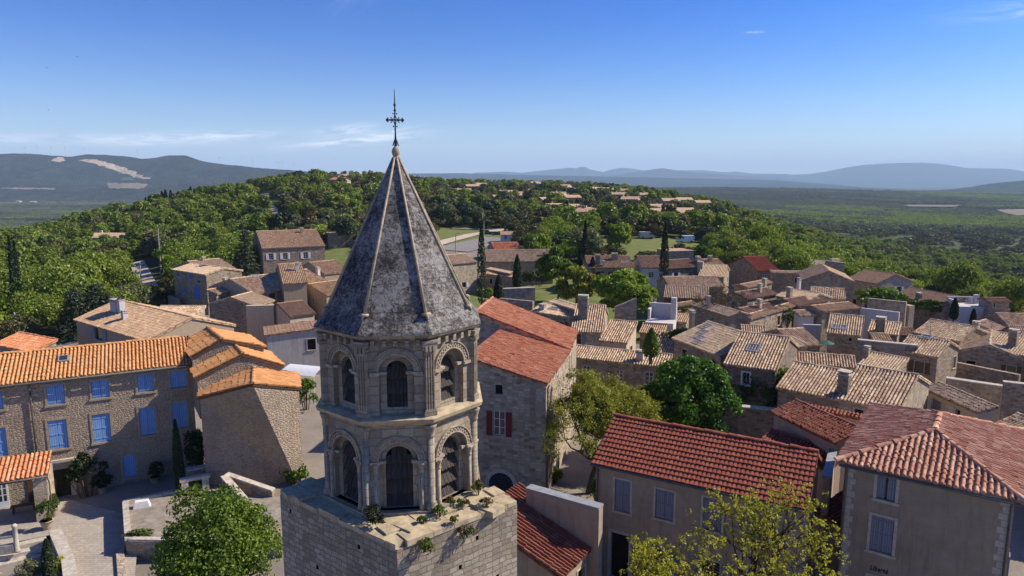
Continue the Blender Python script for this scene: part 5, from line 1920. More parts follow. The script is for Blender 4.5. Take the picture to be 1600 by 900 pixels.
# ---------------------------------------------------------------- near buildings
# --- farmhouse with blue shutters on the left: long range and a stepped wing
def blue_house():
    al = R(28)
    u, n = V3(math.cos(al), math.sin(al), 0), V3(math.sin(al), -math.cos(al), 0)
    K = PZ(298.5, 566, 8.3)
    t = thing('blue_shutter_house', 'long tan farmhouse with orange tiled roofs and bright blue shutters', 'house', (K[0], K[1], 0), al)
    Q = lambda a, b, z: V3(K[0], K[1], z) + u * a + n * b           # along the front, out from it, height
    Lf = 21
    W = lambda uu, z, d=0.0: Q(uu - Lf, d, z)
    P0 = Q(-Lf, 0, 0)
    sh = [(73, 601, 101, 632, 'shut'), (143, 594, 171, 622, 'shut'), (214.6, 585, 240, 612.5, 'shut'), (266, 579, 290.6, 606, 'shut'), (-20, 612, 4.5, 641, 'shut'),
          (76, 656, 106, 701.6, 'shut'), (145, 646.5, 173, 691, 'shut'), (218, 636, 243, 680, 'shut'), (268, 628, 293, 669.4, 'shut'), (-16, 669, 11, 714, 'shut'),
          (192.7, 712, 212, 745.4, 'single'), (81.6, 733, 110.6, 781, 'door')]
    ops = []
    for (x0, y0, x1, y1, stl) in sh:
        a, b = PP((x0 + x1) / 2, y1, P0, n), PP((x0 + x1) / 2, y0, P0, n)
        l, r = PP(x0, (y0 + y1) / 2, P0, n), PP(x1, (y0 + y1) / 2, P0, n)
        z0 = 0.05 if stl == 'door' else a[2]
        ops.append(((l - P0) @ u, (r - P0) @ u, z0, b[2], stl))
    mb = MB()
    dep, ze, pit = 6.4, 8.3, .36
    zr = ze + dep / 2 * pit
    wall_face(mb, P0, u, n, Lf, -1, ze, [o[:4] for o in ops], 0, 0, .2)
    wall_face(mb, Q(0, -dep, 0), -u, -n, Lf, -1, ze)
    wall_face(mb, Q(-Lf, -dep, 0), n, -u, dep, -1, ze, top=[(dep / 2, zr)])
    wall_face(mb, Q(0, 0, 0), -n, u, dep, -1, ze, top=[(dep / 2, zr)])
    mb.build('wall', M['plaster_blue_house'], t)
    rb = MB()
    k = .28
    roofpoly(rb, [Q(-Lf - k, k, ze - k * pit + .05), Q(-.05, k, ze - k * pit + .05), Q(-.05, -dep / 2, zr + .05), Q(-Lf - k, -dep / 2, zr + .05)], .235, .42, .085, seed=3, um=1)
    roofpoly(rb, [Q(.1, -dep - k, ze - k * pit + .05), Q(-Lf - k, -dep - k, ze - k * pit + .05), Q(-Lf - k, -dep / 2, zr + .05), Q(.1, -dep / 2, zr + .05)], .235, .42, .085, seed=5, um=1)
    ridge_caps(rb, Q(-Lf - k, -dep / 2, zr + .06), Q(-.6, -dep / 2, zr + .06), .14, seed=4)
    roof = rb.build('roof', [M['tile_orange'], M['brown_wood']], t)
    # roof hatch
    nf = V3(0, 0, 1) + n * pit
    nf /= np.linalg.norm(nf)
    p = PP(100, 563, Q(0, 0, ze), nf)
    hb = MB()
    hb.box(p + nf * .09, (.32, .36, .12), u, 0, np.cross(nf, u), nf)
    hb.box(p + nf * .22, (.22, .26, .015), u, 1, np.cross(nf, u), nf)
    hb.build('roof_hatch', [M['zinc'], M['glass']], t)
    for i, o in enumerate(ops):
        if o[4] == 'door':
            d = MB()
            rect_board(d, W, o[0], o[1], o[2], o[3], -.14, .06)
            d.build('door', M['dark_wood'], t)
            s = MB()
            for q in ((o[0] - .32, o[0], 0, o[3] + .05), (o[1], o[1] + .32, 0, o[3] + .05), (o[0] - .5, o[1] + .5, o[3] + .05, o[3] + .55)):
                rect_board(s, W, *q, .07, .12)
            rect_board(s, W, o[0] - 1.0, o[1] + .65, o[3] + .55, o[3] + .72, .26, .33)
            s.build('door_surround', M['surround'], t)
        else:
            window(t, W, *o[:4], o[4], 'surround_blue', 'blue_shutter', wide=.13 if o[4] == 'shut' else .16)
    pb = MB()
    a = (PP(50, 640, P0, n) - P0) @ u
    pb.tube([W(a, 8.1, .2), W(a, 7.9, .09), W(a, 3.4, .09)], .05, 7)
    for z in (7, 5.6, 4.2):
        pb.tube([W(a, z, .09), W(a, z + .06, .09)], .068, 7)
    pb.build('drain_pipe', M['pipe'], t, True)
    gb = MB()
    gb.tube([Q(-Lf, .36, 8.17), Q(-.1, .36, 8.17)], .07, 8)
    gb.build('gutter', M['pipe'], t, True)
    # stepped wing: three roofs one behind the other
    wb = MB()
    rw = MB()
    def gable_block(eL, eR, zL, zR, rid, zr_, back, eLb=None, nfr=None, base=-1):
        A, B, C = PZ(*eL, zL), PZ(*eR, zR), PZ(*rid, zr_)
        d = V3(-(B - A)[1], (B - A)[0], 0)
        d /= np.linalg.norm(d)
        off = d * back
        o = d * -.12
        e = lambda p, q, s: p + (p - q) * s                         # a little overhang down the slope
        A_, B_ = e(A, C, .05), e(B, C, .05)
        roofpoly(rw, [A_ + o + off, A_ + o, C + o, C + o + off], .235, .46, .08, seed=int(eL[0]), um=1)
        roofpoly(rw, [B_ + o, B_ + o + off, C + o + off, C + o], .235, .46, .08, seed=int(eR[0]), um=1)
        ridge_caps(rw, C + o + (0, 0, .02), C + off + (0, 0, .02), .14, seed=7)
        dz = V3(0, 0, .12)
        pts = [A - dz, C - dz, B - dz]
        lo = [V3(A[0], A[1], base), V3(B[0], B[1], base)]
        wb.poly([lo[0], lo[1], pts[2], pts[1], pts[0]], [(((p - A) @ (B - A)) / np.linalg.norm(B - A), p[2]) for p in (lo[0], lo[1], pts[2], pts[1], pts[0])])
        for p, l in ((pts[0], lo[0]), (pts[2], lo[1])):
            wb.poly([l, l + off, p + off, p])
        return A, B, C, d
    cA, cB, cC, d = gable_block((312.5, 620), (467, 605.5), 7.0, 7.0, (395, 599), 8.15, 3.9)
    gable_block((308, 588), (441, 570), 8.0, 8.0, (379, 552), 9.25, 4.6, base=5)
    gable_block((300, 556), (412, 541), 8.9, 8.9, (346, 529), 9.95, 4.6, base=6)
    wb.build('wing_wall', M['plaster_blue_house'], t)
    rw.build('wing_roof', [M['tile_orange'], M['brown_wood']], t)
    # narrow blue shutters on the wing's courtyard side
    nl = -V3((cB - cA)[0], (cB - cA)[1], 0)
    nl /= np.linalg.norm(nl)
    Wl = lambda uu, z, dd=0.0: V3(cA[0], cA[1], 0) + d * uu + nl * dd + V3(0, 0, z)
    window(t, Wl, 1.0, 2.1, 4.3, 6.0, 'single', 'surround_blue', 'blue_shutter', wide=0)
    window(t, Wl, 1.2, 2.2, .8, 2.6, 'single', 'surround_blue', 'blue_shutter', wide=0)
    # porch in front of the left end
    zp0, zp1 = 3.0, 3.75
    eA, eB = PZ(-40, 760, zp0), PZ(74, 742, zp0)
    up = (eB - eA) * (1, 1, 0)
    up /= np.linalg.norm(up)
    back = V3(-up[1], up[0], 0)
    pb = MB()
    dpt = 2.3
    roofpoly(pb, [eA, eB, eB + back * dpt + (0, 0, .72), eA + back * dpt + (0, 0, .72)], .25, .42, .085, seed=21, um=1)
    pb.build('porch_roof', [M['tile_fire'], M['brown_wood']], t)
    pw = MB()
    cpier = eB - up * .45 + back * .35
    pw.box(V3(cpier[0], cpier[1], 1.42), (.36, .3, 1.45), up)
    pw.box(V3(*(eB - up * .25 + back * 1.5)[:2], 1.42), (.18, .9, 1.45), up)
    pw.build('porch_pier', M['rubble_pale'], t)
    pbm = MB()
    pbm.box((eA + eB) / 2 * (1, 1, 0) + back * .3 + (0, 0, zp0 - .17), (np.linalg.norm(eB - eA) / 2 - .1, .1, .1), up)
    pbm.build('porch_beam', M['brown_wood'], t)
    gp = MB()
    gp.tube([eB - up * .05 + (0, 0, -.12), eB + up * .02 + back * .2 + (0, 0, -.5), V3(*(eB + up * .02 + back * .2)[:2], .2)], .045, 7)
    gp.tube([eA - back * .08 + (0, 0, -.06), eB - back * .08 + (0, 0, -.06)], .06, 7)
    gp.build('porch_gutter', M['pipe'], t, True)
    # white glazed door and plank door under the porch
    Wf = W
    for (x0, y0, x1, y1, stl) in ((-12, 757, 14, 794, 'glass'), (44, 752, 60, 790, 'wood')):
        a0 = (PP(x0, (y0 + y1) / 2, P0, n) - P0) @ u
        a1 = (PP(x1, (y0 + y1) / 2, P0, n) - P0) @ u
        f = MB()
        rect_board(f, Wf, a0, a1, .05, 2.35, .05, .06)
        if stl == 'glass':
            o = f.build('door', M['frame_white'], t)
            for i in range(3):
                for j in range(4):
                    gq = MB()
                    rect_board(gq, Wf, a0 + .1 + i * (a1 - a0 - .1) / 3, a0 + (i + 1) * (a1 - a0 - .1) / 3, .5 + j * .45, .88 + j * .45, .058, .006)
                    gq.build('pane', M['glass'], o)
        else:
            f.build('door', M['brown_wood'], t)
    return t, Q, u, n, (cA, cB, d)
BLUE, BQ, BU, BN, WING = blue_house()

# --- stone house with red shutters, right behind the tower
def stone_house():
    zA = 8.0
    h = House('red_shutter_house', 'tall stone house with rust red roofs at two levels and dark red shutters', (853, 600), (890, 547), zA, Rp=(741, 550), pitch=.26, kind='shed', wall='house_stone', roof='tile_rust', base=0, rl=.36, sp=.22, caps=False, over=.12,
              wins=[('L', 774, 601, 785.6, 616, 'dark', dict(sur='surround', wide=.03)), ('L', 771, 643, 789, 681, 'open', dict(sh='red_shutter', sur='surround', wide=.05))])
    # the back half of the same house: its roof climbs more steeply to the left
    b = House('red_shutter_house', '', (889, 546), (901, 518), zA + .1, Rp=(747, 486), pitch=.36, kind='shed', wall='house_stone', roof='tile_rust', base=0, rl=.36, sp=.22, parent=h.root, over=.12,
              wins=[('L', 758, 502, 768, 510, 'dark', dict(wide=.03))])
    W = h.wmap('L')
    p0, U, no, Ln = h.side('L')
    uc = (PP(783, 760, p0, no) - p0) @ U
    zs = PP(783, 757, p0, no)[2]
    r = .85
    fb = MB()
    W2 = lambda a, z, d=0.0: W(a + uc, z, d)
    ring_arch(fb, W2, zs, r, r + .28, -.02, .05, 11)
    for s in (-1, 1):
        for j in range(6):
            rect_board(fb, W2, s * (r + .14) - .14, s * (r + .14) + .14, zs - .42 * (j + 1) + .01, zs - .42 * j - .01, .05, .07)
    fb.build('door_arch', M['surround'], h.root)
    pb = MB()
    pb.poly([W2(r * math.cos(t_), zs + r * math.sin(t_), .012) for t_ in np.linspace(0, math.pi, 17)] + [W2(-r, .1, .012), W2(r, .1, .012)])
    d = pb.build('door', M['glass'], h.root)
    mb = MB()
    for t_ in np.linspace(R(22), R(158), 6):
        mb.tube([W2(0, zs, .03), W2(r * math.cos(t_), zs + r * math.sin(t_), .03)], .022, 4)
    mb.tube([W2(-r, zs, .03), W2(r, zs, .03)], .035, 4)
    for q in (-.45, 0, .45):
        mb.tube([W2(q, zs, .03), W2(q, .1, .03)], .03, 4)
    mb.build('glazing_bars', M['dark_wood'], d)
    Wr = h.wmap('F')
    for (a, z0, z1_) in ((1.6, 1.0, 2.6), (4.2, 1.0, 2.8), (2.6, 4.4, 5.9), (5.6, 4.4, 5.9)):
        window(h.root, Wr, a, a + .7, z0, z1_, 'single', 'surround', 'brown_wood', wide=.08)
    window(h.root, b.wmap('F'), .6, 2.2, 5.0, 7.4, 'single', 'surround', 'red_shutter', wide=.06)
    h.pipe('F', .15)
    return h
STONE = stone_house()

# --- house with red interlocking tiles and grey blue shutters
RED = House('red_roof_house', 'taupe rendered house with red interlocking tile roof and grey blue shutters', (932, 718), (1258, 788), 6.5, Rp=(969, 651), pitch=.52, kind='gable', wall='plaster_grey', roof='tile_red', prof='flat', base=-1.5, sp=.215, rl=.31, over=.3,
            wins=[('F', 960.5, 750, 985, 800, 'shut', dict(sh='grey_shutter', wide=.1)), ('F', 1024, 766, 1053, 812, 'shut', dict(sh='grey_shutter', wide=.1)), ('F', 1098, 779, 1128, 829, 'shut', dict(sh='grey_shutter', wide=.1)),
                  ('F', 1180, 797, 1212, 850, 'shut', dict(sh='grey_shutter', wide=.1)),
                  ('F', 954, 834, 982, 905, 'dark', dict(wide=.16, name='door')), ('F', 1022, 858, 1046, 912, 'opendark', dict(sh='grey_shutter', wide=.06)), ('F', 1096, 876, 1124, 930, 'opendark', dict(sh='grey_shutter', wide=.06))])
RED.pipe('F', .12)
RED.gutter(k=.3)
# --- hipped house at the lower right, with the word on its wall
HIP = House('hip_roof_house', 'grey rendered house with pink hipped canal tile roof, quoins and painted lettering', (1321, 719), (1587, 777), 8.0, W=9.4, pitch=.34, kind='hip', wall='plaster_taupe', roof='tile_pink', base=-2.5, sp=.245, rl=.36, over=.34,
            wins=[('F', 1370, 745, 1400, 782, 'ajar', dict(sh='grey_shutter', wide=.13)), ('F', 1360, 808, 1396, 864, 'shut', dict(sh='grey_shutter', wide=.13)), ('F', 1354, 904, 1392, 965, 'dark', dict(wide=.13, name='door'))])
def hip_details():
    h = HIP
    W = h.wmap('F')
    g = np.random.default_rng(4)
    for s, nm in ((0, 'l'), (1, 'r')):
        mb = MB()
        z = -1.8
        i = 0
        while z < h.ze - .5:
            w = (.34, .22)[i % 2]
            u0 = .16 if s == 0 else h.L - .16 - w
            rect_board(mb, W, u0, u0 + w, z + .012, z + .29, .012, .05)
            z += .31
            i += 1
        mb.build('quoins', M['surround'], h.root)
    h.pipe('F', .07)
    h.pipe('F', h.L - .1)
    h.gutter(k=.34)
    # side facing right: open grey shutters
    Wr = h.wmap('R')
    window(h.root, Wr, .9, 1.9, 3.4, 5.2, 'opendark', 'surround', 'grey_shutter', wide=.1)
    window(h.root, Wr, .9, 1.9, .6, 2.4, 'opendark', 'surround', 'grey_shutter', wide=.1)
    # lettering
    p0, U, no, Ln = h.side('F')
    a, b = PP(1359, 884, p0, no), PP(1388, 889, p0, no)
    cu = bpy.data.curves.new('lettering', 'FONT')
    cu.body = 'Libert\u00e9'
    cu.shear = .3
    cu.size = .26
    cu.extrude = .008
    cu.offset = .005
    cu.space_character = 1.12
    tmp = bpy.data.objects.new('lettering', cu)
    COL.objects.link(tmp)
    dg = bpy.context.evaluated_depsgraph_get()
    me = bpy.data.meshes.new_from_object(tmp.evaluated_get(dg))
    bpy.data.objects.remove(tmp)
    w = max(v.co.x for v in me.vertices) - min(v.co.x for v in me.vertices)
    sc = ((b - a) @ U) / w
    base = W((a - p0) @ U, PP(1359, 889, p0, no)[2], .014)
    Mx = Matrix(((U[0] * sc, 0, no[0], base[0]), (U[1] * sc, 0, no[1], base[1]), (0, sc * 1.45, 0, base[2]), (0, 0, 0, 1)))
    me.transform(FRAME[h.root.name] @ Mx)
    me.materials.clear()
    me.materials.append(M['dark'])
    o = bpy.data.objects.new('lettering', me)
    COL.objects.link(o)
    o.parent = h.root
    tmb = MB()
hip_details()
# --- small red roofs between them
House('red_lean_to', 'pinkish rendered outhouse with sloping red tile roof beside the coped wall', (1210, 643), (1307, 690), 5.6, Rp=(1234, 623), pitch=.3, kind='shed', wall='plaster_pink', roof='tile_dark', base=-1.5, cat='outbuilding')
House('red_annex', 'low annex with dark red canal tile roof behind the red tiled house', (1184, 694), (1296, 732), 4.2, Rp=(1203, 673), pitch=.3, kind='shed', wall='plaster_pink', roof='tile_dark', base=-1.5, cat='outbuilding')
House('rear_lean_to', 'small dark tiled lean-to in the gap between the two right hand houses', (1276, 800), (1312, 818), 2.6, Rp=(1290, 742), pitch=.3, kind='shed', wall='plaster_grey', roof='tile_dark', base=-2, cat='outbuilding')
slab('garden_wall', 'pink rendered wall with a red tile coping behind the lean-to', 'wall', [(1258, 637), (1371, 659)], 5.6, .3, 'plaster_pink', -1, 'tiles', capmat='tile_dark')
slab('flashed_wall', 'narrow wall end covered in pale grey flashing between the red roofs', 'wall', [(1297, 748), (1309, 695)], 4.9, .35, 'plaster_pink', -1, 'zinc')
# --- lean-to roof by the tower and the coped wall behind it
House('tiled_lean_to', 'lean-to with dark red canal tiles between tower base and taupe house', (874, 898), (933, 841), 3.2, W=4.7, pitch=.34, kind='shed', wall='plaster_grey', roof='tile_dark', base=-1.5, sp=.235, rl=.38, cat='outbuilding', caps=False)
slab('coped_wall', 'taupe rendered wall with blue grey coping between stone house and taupe house', 'wall', [(822, 765), (936, 797)], 5.3, .45, 'plaster_grey', -1, 'zinc', coph=.12)
# ---------------------------------------------------------------- the village houses, nearest first within each quarter
G_L, G_M, G_R = 'old stone houses left of the tower', 'old stone houses in the middle of the village', 'old stone houses on the right of the village'
WH = dict(sur='surround', sh='white_shutter', wide=.08)
GR = dict(sur='surround', sh='grey_shutter', wide=.08)
PL = dict(sur='surround', wide=.06)
def V(label, A, B, ze, **k):
    k.setdefault('name', 'village_house')
    LAST[0] = House(k.pop('name'), label, A, B, ze, **k)
    if k.get('kind', 'gable') == 'gable' and NSEED[0] % 4 == 1:
        LAST[0].aerial(.3 + .4 * (NSEED[0] % 3) / 2)
    return LAST[0]
LAST = [None]

# --- left of the tower
V('low outbuilding with mottled orange pink hipped roof behind the orange farmhouse roof', (-6, 537), (52, 549), 4.2, Rp=(34, 524), kind='shed', wall='rubble_grey', roof='tile_fire', group=G_L)
V('sprawling house with patched brown roof just behind the orange roofed farmhouse', (119, 499), (231, 532), 5.6, Rp=(196, 476), pitch=.34, wall='plaster_tan', roof='tile_old', group=G_L,
  wins=[('F', 148, 513, 160, 531, 'opendark', GR)], chims=[(182, 487, 1.5, .9, 1.6, .0, 'plaster_white'), (190, 489, .8, .7, 2.0, .0, 'plaster_white', 'tent'), (195, 499, .7, .6, 1.0, 0, 'plaster_white')])
V('narrow strip of striped canal tiles behind the sprawling patched house', (236, 496), (305, 496), 4.6, Rp=(240, 476), kind='shed', wall='rubble', roof='tile_two', group=G_L, chims=[])
V('stone barn house with blue painted arched door and round blue windows', (271, 421), (322, 429), 6.2, Rp=(300, 413), pitch=.22, kind='gable', wall='rubble', roof='tile_pale', group=G_L,
  wins=[('F', 276, 424, 284, 433, 'glass', PL), ('F', 309, 438, 312, 442, 'dark', dict(wide=0))])
BARN = LAST[0]
V('small house with pale roof stepping up behind the blue doored stone barn', (318, 424), (366, 419), 5.6, Rp=(304, 405), pitch=.25, wall='rubble_pale', roof='tile_pale', group=G_L, chims=[(318, 408, .6, .6, .8)])
V('long roofed house of grey brown tiles behind the cream chimney wall', (338, 459), (391, 448), 5.2, Rp=(347, 440), pitch=.27, kind='shed', wall='rubble', roof='tile_old', group=G_L, chims=[(352, 446, .6, .6, 1.2, 0, 'rubble_pale')])
V('rough stone house with gable facing us and two small white windows under a patched roof', (328, 475), (397, 478), 4.8, mode='G', dep=4.5, pitch=.3, wall='rubble', roof='tile_pale', group=G_L,
  wins=[('R', 351, 502, 359, 512, 'glass', PL), ('R', 376, 499, 382, 507, 'glass', PL)])
V('two storey house with long brown tiled roof and several skylights below the top house', (396, 459), (514, 441), 5.4, Rp=(392, 424), pitch=.3, wall='plaster_grey', roof='tile_two', group=G_L,
  wins=[('F', 420, 458, 431, 471, 'opendark', GR)], chims=[(497, 427, .6, .6, 1.0, 0, 'plaster_white')], sky=[(398, 432, .9, .7), (423, 434, .7, 1.0)])
V('raised upper storey with brown tiles, white chimney and a skylight', (443, 443), (479, 441), 6.8, Rp=(426, 414), pitch=.3, wall='plaster_tan', roof='tile_old', group=G_L, chims=[(465, 424, .6, .5, 1.5, 0, 'plaster_white')], sky=[(451, 423, .8, .5)])
V('tan gabled house with two small windows just left of the spire', (459, 452), (510, 461), 4.8, mode='G', dep=9, pitch=.28, wall='plaster_tan', roof='tile_old', group=G_L)
V('upright stone farmhouse with white shutters standing highest on the left edge of the village', (410, 388), (507, 384), 7.4, Rp=(408, 361), pitch=.34, wall='rubble_dark', roof='tile_old', group=G_L,
  wins=[('F', 420, 396, 427, 406, 'open', WH), ('F', 442, 395, 449, 405, 'open', WH), ('F', 474, 394, 481, 404, 'open', WH)], chims=[(472, 364, .7, .7, 1.3)], sky=[(477, 374, 1.1, .8)])
V('small square stone block with flat tiled top left of the spire', (512, 365), (551, 364), 6.2, W=5, kind='flat', wall='rubble_grey', roof='tile_old', group=G_L)
V('small house with sandy roof half hidden behind the spire', (507, 428), (545, 424), 6.0, Rp=(503, 404), pitch=.3, wall='plaster_tan', roof='tile_old', group=G_L)
V('cream rendered house with brown roof and a blank front left of the spire', (453, 494), (491, 489), 5.0, Rp=(425, 477), pitch=.3, wall='plaster_cream', roof='tile_brown', group=G_L)
V('stained white rendered house with dark red openings beside the spire', (417, 524), (560, 513), 5.2, mode='G', dep=4, pitch=.06, wall='plaster_dirty', roof='tile_brown', group=G_L)

def left_extras():
    # blue painted openings on the stone barn: two round windows and an arched door
    h = BARN
    W = h.wmap('F')
    p0, U, no, Ln = h.side('F')
    def disc(px, py, r):
        c = PP(px, py, p0, no)
        u_, z_ = (c - p0) @ U, c[2]
        mb = MB()
        mb.prism([W(u_ + r * math.cos(a), z_ + r * math.sin(a), -.05) for a in np.linspace(0, 2 * math.pi, 17)[:-1]], [W(u_ + r * math.cos(a), z_ + r * math.sin(a), .04) for a in np.linspace(0, 2 * math.pi, 17)[:-1]])
        mb.build('window_shutter', M['blue_door'], h.root)
    disc(297.7, 431.5, .45)
    disc(289.2, 452.5, .45)
    c = PP(309, 466, p0, no)
    u_, z_ = (c - p0) @ U, c[2]
    r = .8
    mb = MB()
    out = [(-r, 0), (r, 0)] + [(r * math.cos(a), 1.35 + r * math.sin(a)) for a in np.linspace(0, math.pi, 12)]
    mb.prism([W(u_ + a, z_ + b, -.05) for a, b in out], [W(u_ + a, z_ + b, .05) for a, b in out])
    mb.build('door', M['blue_door'], h.root)

left_extras()
# --- middle
V('house with striped canal tile hip and grey shutters behind the red shuttered house', (893, 517), (939, 519), 6.0, Rp=(916, 477), pitch=.36, wall='rubble_pale', roof='tile_two', group=G_M,
  wins=[('F', 901, 522, 908, 538, 'opendark', GR)], chims=[(911, 497, 1.2, .9, 3.0, 0, 'rubble_grey')])
V('lower wing with bright striped tiles and a cream side wall in mid village', (938, 531), (979, 535), 5.2, Rp=(958, 502), pitch=.32, kind='shed', wall='plaster_cream', roof='tile_two', group=G_M)
V('long low range of two tone striped tiles in front of the hip roofed house', (893, 557), (1042, 573), 4.2, Rp=(895, 540), pitch=.28, kind='shed', wall='rubble', roof='tile_two', group=G_M, chims=[(1000, 563, .8, .6, 1.0, 0, 'plaster_white')])
V('house with a sandy patched roof behind the stone garden walls', (832, 486), (893, 495), 5.4, Rp=(831, 467), pitch=.26, kind='shed', wall='rubble_grey', roof='tile_pale', group=G_M, chims=[(848, 484, .9, .6, .6, 0, 'plaster_white')], sky=[(866, 483, 1.2, .6)])
V('house with grey stone gable and a narrow sunlit roof sloping down to the right', (860, 471), (906, 485), 6.2, Rp=(836, 448), pitch=.26, wall='rubble_grey', roof='tile_pale', group=G_M)
V('long stone farmhouse with a plain brown striped roof beyond the cypresses', (757, 409), (864, 408), 5.2, Rp=(757, 391), pitch=.32, wall='rubble', roof='tile_grey', group=G_M, wins=[('F', 836, 411, 841, 416, 'dark', PL)], chims=[(850, 400, .7, .7, 1.0)])
V('sunlit pale stone house with sandy roof just right of the spire', (690, 414), (745, 409), 6.0, Rp=(700, 391), pitch=.3, wall='rubble_pale', roof='tile_pale', group=G_M)
V('little stone outhouse with pale lean-to roof between the cypresses', (762, 420), (797, 427), 4.4, Rp=(757, 413), pitch=.2, kind='shed', wall='rubble', roof='tile_pale', group=G_M)
V('second little outhouse with a pale edged roof just below the first', (757, 427), (806, 434), 3.8, Rp=(757, 421), pitch=.2, kind='shed', wall='rubble', roof='tile_old', group=G_M)
V('tiny white cabin with blue door by the parking area', (782, 367), (806, 367), 4.4, Rp=(783, 362), pitch=.2, wall='plaster_white', roof='tile_pale', group=G_M, wins=[('F', 788, 368, 792, 374, 'single', dict(sur='surround', sh='blue_door', wide=0))])
V('low house with bright orange red roof beside the white cabin', (774, 391), (815, 390), 3.6, Rp=(779, 378), pitch=.3, wall='plaster_tan', roof='tile_fire', group=G_M, chims=[(805, 386, .6, .6, 1.0)])
V('row house with worn dusky pink roof beyond the leafy tree', (919, 418), (988, 418), 5.2, Rp=(919, 400), pitch=.34, wall='rubble', roof='tile_brown', group=G_M, chims=[(934, 413, 1.0, .8, 2.2, 0, 'rubble_grey'), (960, 406, 1.4, .8, 1.4, 0, 'rubble_grey'), (943, 416, .6, .6, 1.0, 0, 'plaster_white')], sky=[(976, 410, 1.2, .8)])
V('white fronted row house with dusky roof left of the tall cypress', (1003, 418), (1037, 418), 5.4, Rp=(997, 400), pitch=.34, wall='plaster_white', roof='tile_brown', group=G_M)
V('windowless grey stone block with a flat top behind the tall cypress', (1045, 393), (1084, 392), 5.6, W=6, kind='flat', wall='rubble_grey', roof='tile_old', group=G_M)
V('house with dull reddish roof right of the tall cypress', (1045, 420), (1092, 417), 5.2, Rp=(1046, 402), pitch=.34, wall='rubble', roof='tile_brown', group=G_M, chims=[(1090, 412, .9, .9, 1.6, 0, 'rubble')])
V('house with sandy roof and rubble chimneys on the far side of the lane', (1106, 422), (1140, 421), 5.0, Rp=(1094, 404), pitch=.3, wall='rubble_pale', roof='tile_old', group=G_M, chims=[(1109, 409, .8, .8, 1.2)])
V('house with light striped roof in the bend above the bare tree', (1092, 431), (1131, 433), 5.0, Rp=(1096, 413), pitch=.3, wall='rubble', roof='tile_pale', group=G_M, chims=[(1094, 420, 1.1, .8, 1.4, 0, 'rubble_pale')])
V('wide house with yellowish grey roof just below the tall cypress', (1047, 449), (1130, 448), 5.0, Rp=(1056, 430), pitch=.32, wall='rubble', roof='tile_two', group=G_M)
V('wide dark walled house with mossy grey roof by the leafy tree', (1038, 464), (1106, 467), 4.8, Rp=(1050, 447), pitch=.32, wall='rubble_dark', roof='tile_grey', group=G_M)
V('narrow stone house with cream corner strip along the lane', (1084, 477), (1140, 494), 5.0, Rp=(1088, 464), pitch=.28, wall='rubble', roof='tile_grey', group=G_M, chims=[(1107, 478, .45, .45, 1.4, 0, 'plaster_white')])
V('stone cottage gable with plants on its wall left of the narrow stone house', (1049, 480), (1086, 474), 4.4, Rp=(1058, 471), pitch=.25, kind='shed', wall='rubble', roof='tile_old', group=G_M)
V('broad sandy roofed house with a row of four skylights', (1054, 528), (1127, 556), 5.4, Rp=(1078, 488), pitch=.34, wall='rubble', roof='tile_pale', group=G_M, sky=[(1103, 511, .9, .9), (1098, 520, .9, .7), (1094, 529, .9, .6), (1090, 536, .9, .7)], chims=[(1081, 505, .55, .5, 1.5, 0, 'plaster_tan')])
V('low brown roofed outhouse beside the clipped topiary', (1000, 519), (1036, 522), 4.2, Rp=(995, 505), pitch=.25, kind='shed', wall='rubble', roof='tile_old', group=G_M)
V('shaded lean-to of striped tiles between topiary and skylight house', (1020, 548), (1056, 552), 3.0, Rp=(1036, 520), pitch=.4, kind='shed', wall='rubble', roof='tile_two', group=G_M)
V('low sandy shed right of the white roof terrace', (1036, 500), (1072, 503), 4.6, Rp=(1052, 491), pitch=.22, kind='shed', wall='rubble', roof='tile_old', group=G_M)

# --- right of the chestnut
V('ivy clad house with bold striped roof and one dark skylight', (1133, 567), (1212, 578), 5.6, Rp=(1144, 518), pitch=.36, wall='rubble_dark', roof='tile_two', group=G_R, wins=[('F', 1160, 582, 1171, 601, 'glass', dict(sur='frame_white', wide=.12))], sky=[(1177, 545, 1.0, 1.1)])
V('wide weathered house with worn two tone tiles above the big ivy bank', (1216, 604), (1312, 623), 5.2, Rp=(1224, 563), pitch=.34, wall='rubble', roof='tile_two', group=G_R)
V('wide house with heavy mottled tiles, a dark stack and arched opening', (1311, 622), (1404, 641), 5.3, Rp=(1335, 570), pitch=.36, wall='rubble_pale', roof='tile_two', group=G_R, wins=[('F', 1335, 639.5, 1349, 650, 'dark', dict(wide=.1))], chims=[(1318, 612, .9, .8, 1.8, 0, 'rubble_dark')])
V('cream house front with white doors and grey shutters under a smooth sloping roof', (1441, 605), (1529, 644), 4.6, Rp=(1456, 589), pitch=.2, kind='shed', wall='plaster_cream', roof='tile_grey', group=G_R, over=.15,
  wins=[('F', 1439, 622, 1454, 642, 'single', dict(sur='frame_white', sh='white_shutter', wide=.03)), ('F', 1457, 625, 1471, 642, 'shut', dict(sh='grey_shutter', sur='surround', wide=.04)), ('F', 1479, 636, 1489, 648, 'single', dict(sur='frame_white', sh='white_shutter', wide=.03)), ('F', 1493, 640, 1501, 650, 'dark', dict(wide=.05))])
V('piece of striped roof peeping out right of the hipped house', (1557, 663), (1600, 681), 3.6, Rp=(1575, 641), pitch=.36, kind='shed', wall='rubble', roof='tile_two', group=G_R)
V('house with square dark skylight in a light striped roof', (1293, 519), (1345, 524), 5.2, Rp=(1293, 491), pitch=.34, wall='rubble', roof='tile_two', group=G_R, sky=[(1311, 512, 1.4, .8)], wins=[('F', 1326, 528, 1331, 533, 'dark', dict(wide=.04))])
V('small ribbed roof at the foot of the ivy bank', (1241, 566), (1336, 574), 4.2, Rp=(1239, 551), pitch=.3, kind='shed', wall='rubble_dark', roof='tile_two', group=G_R)
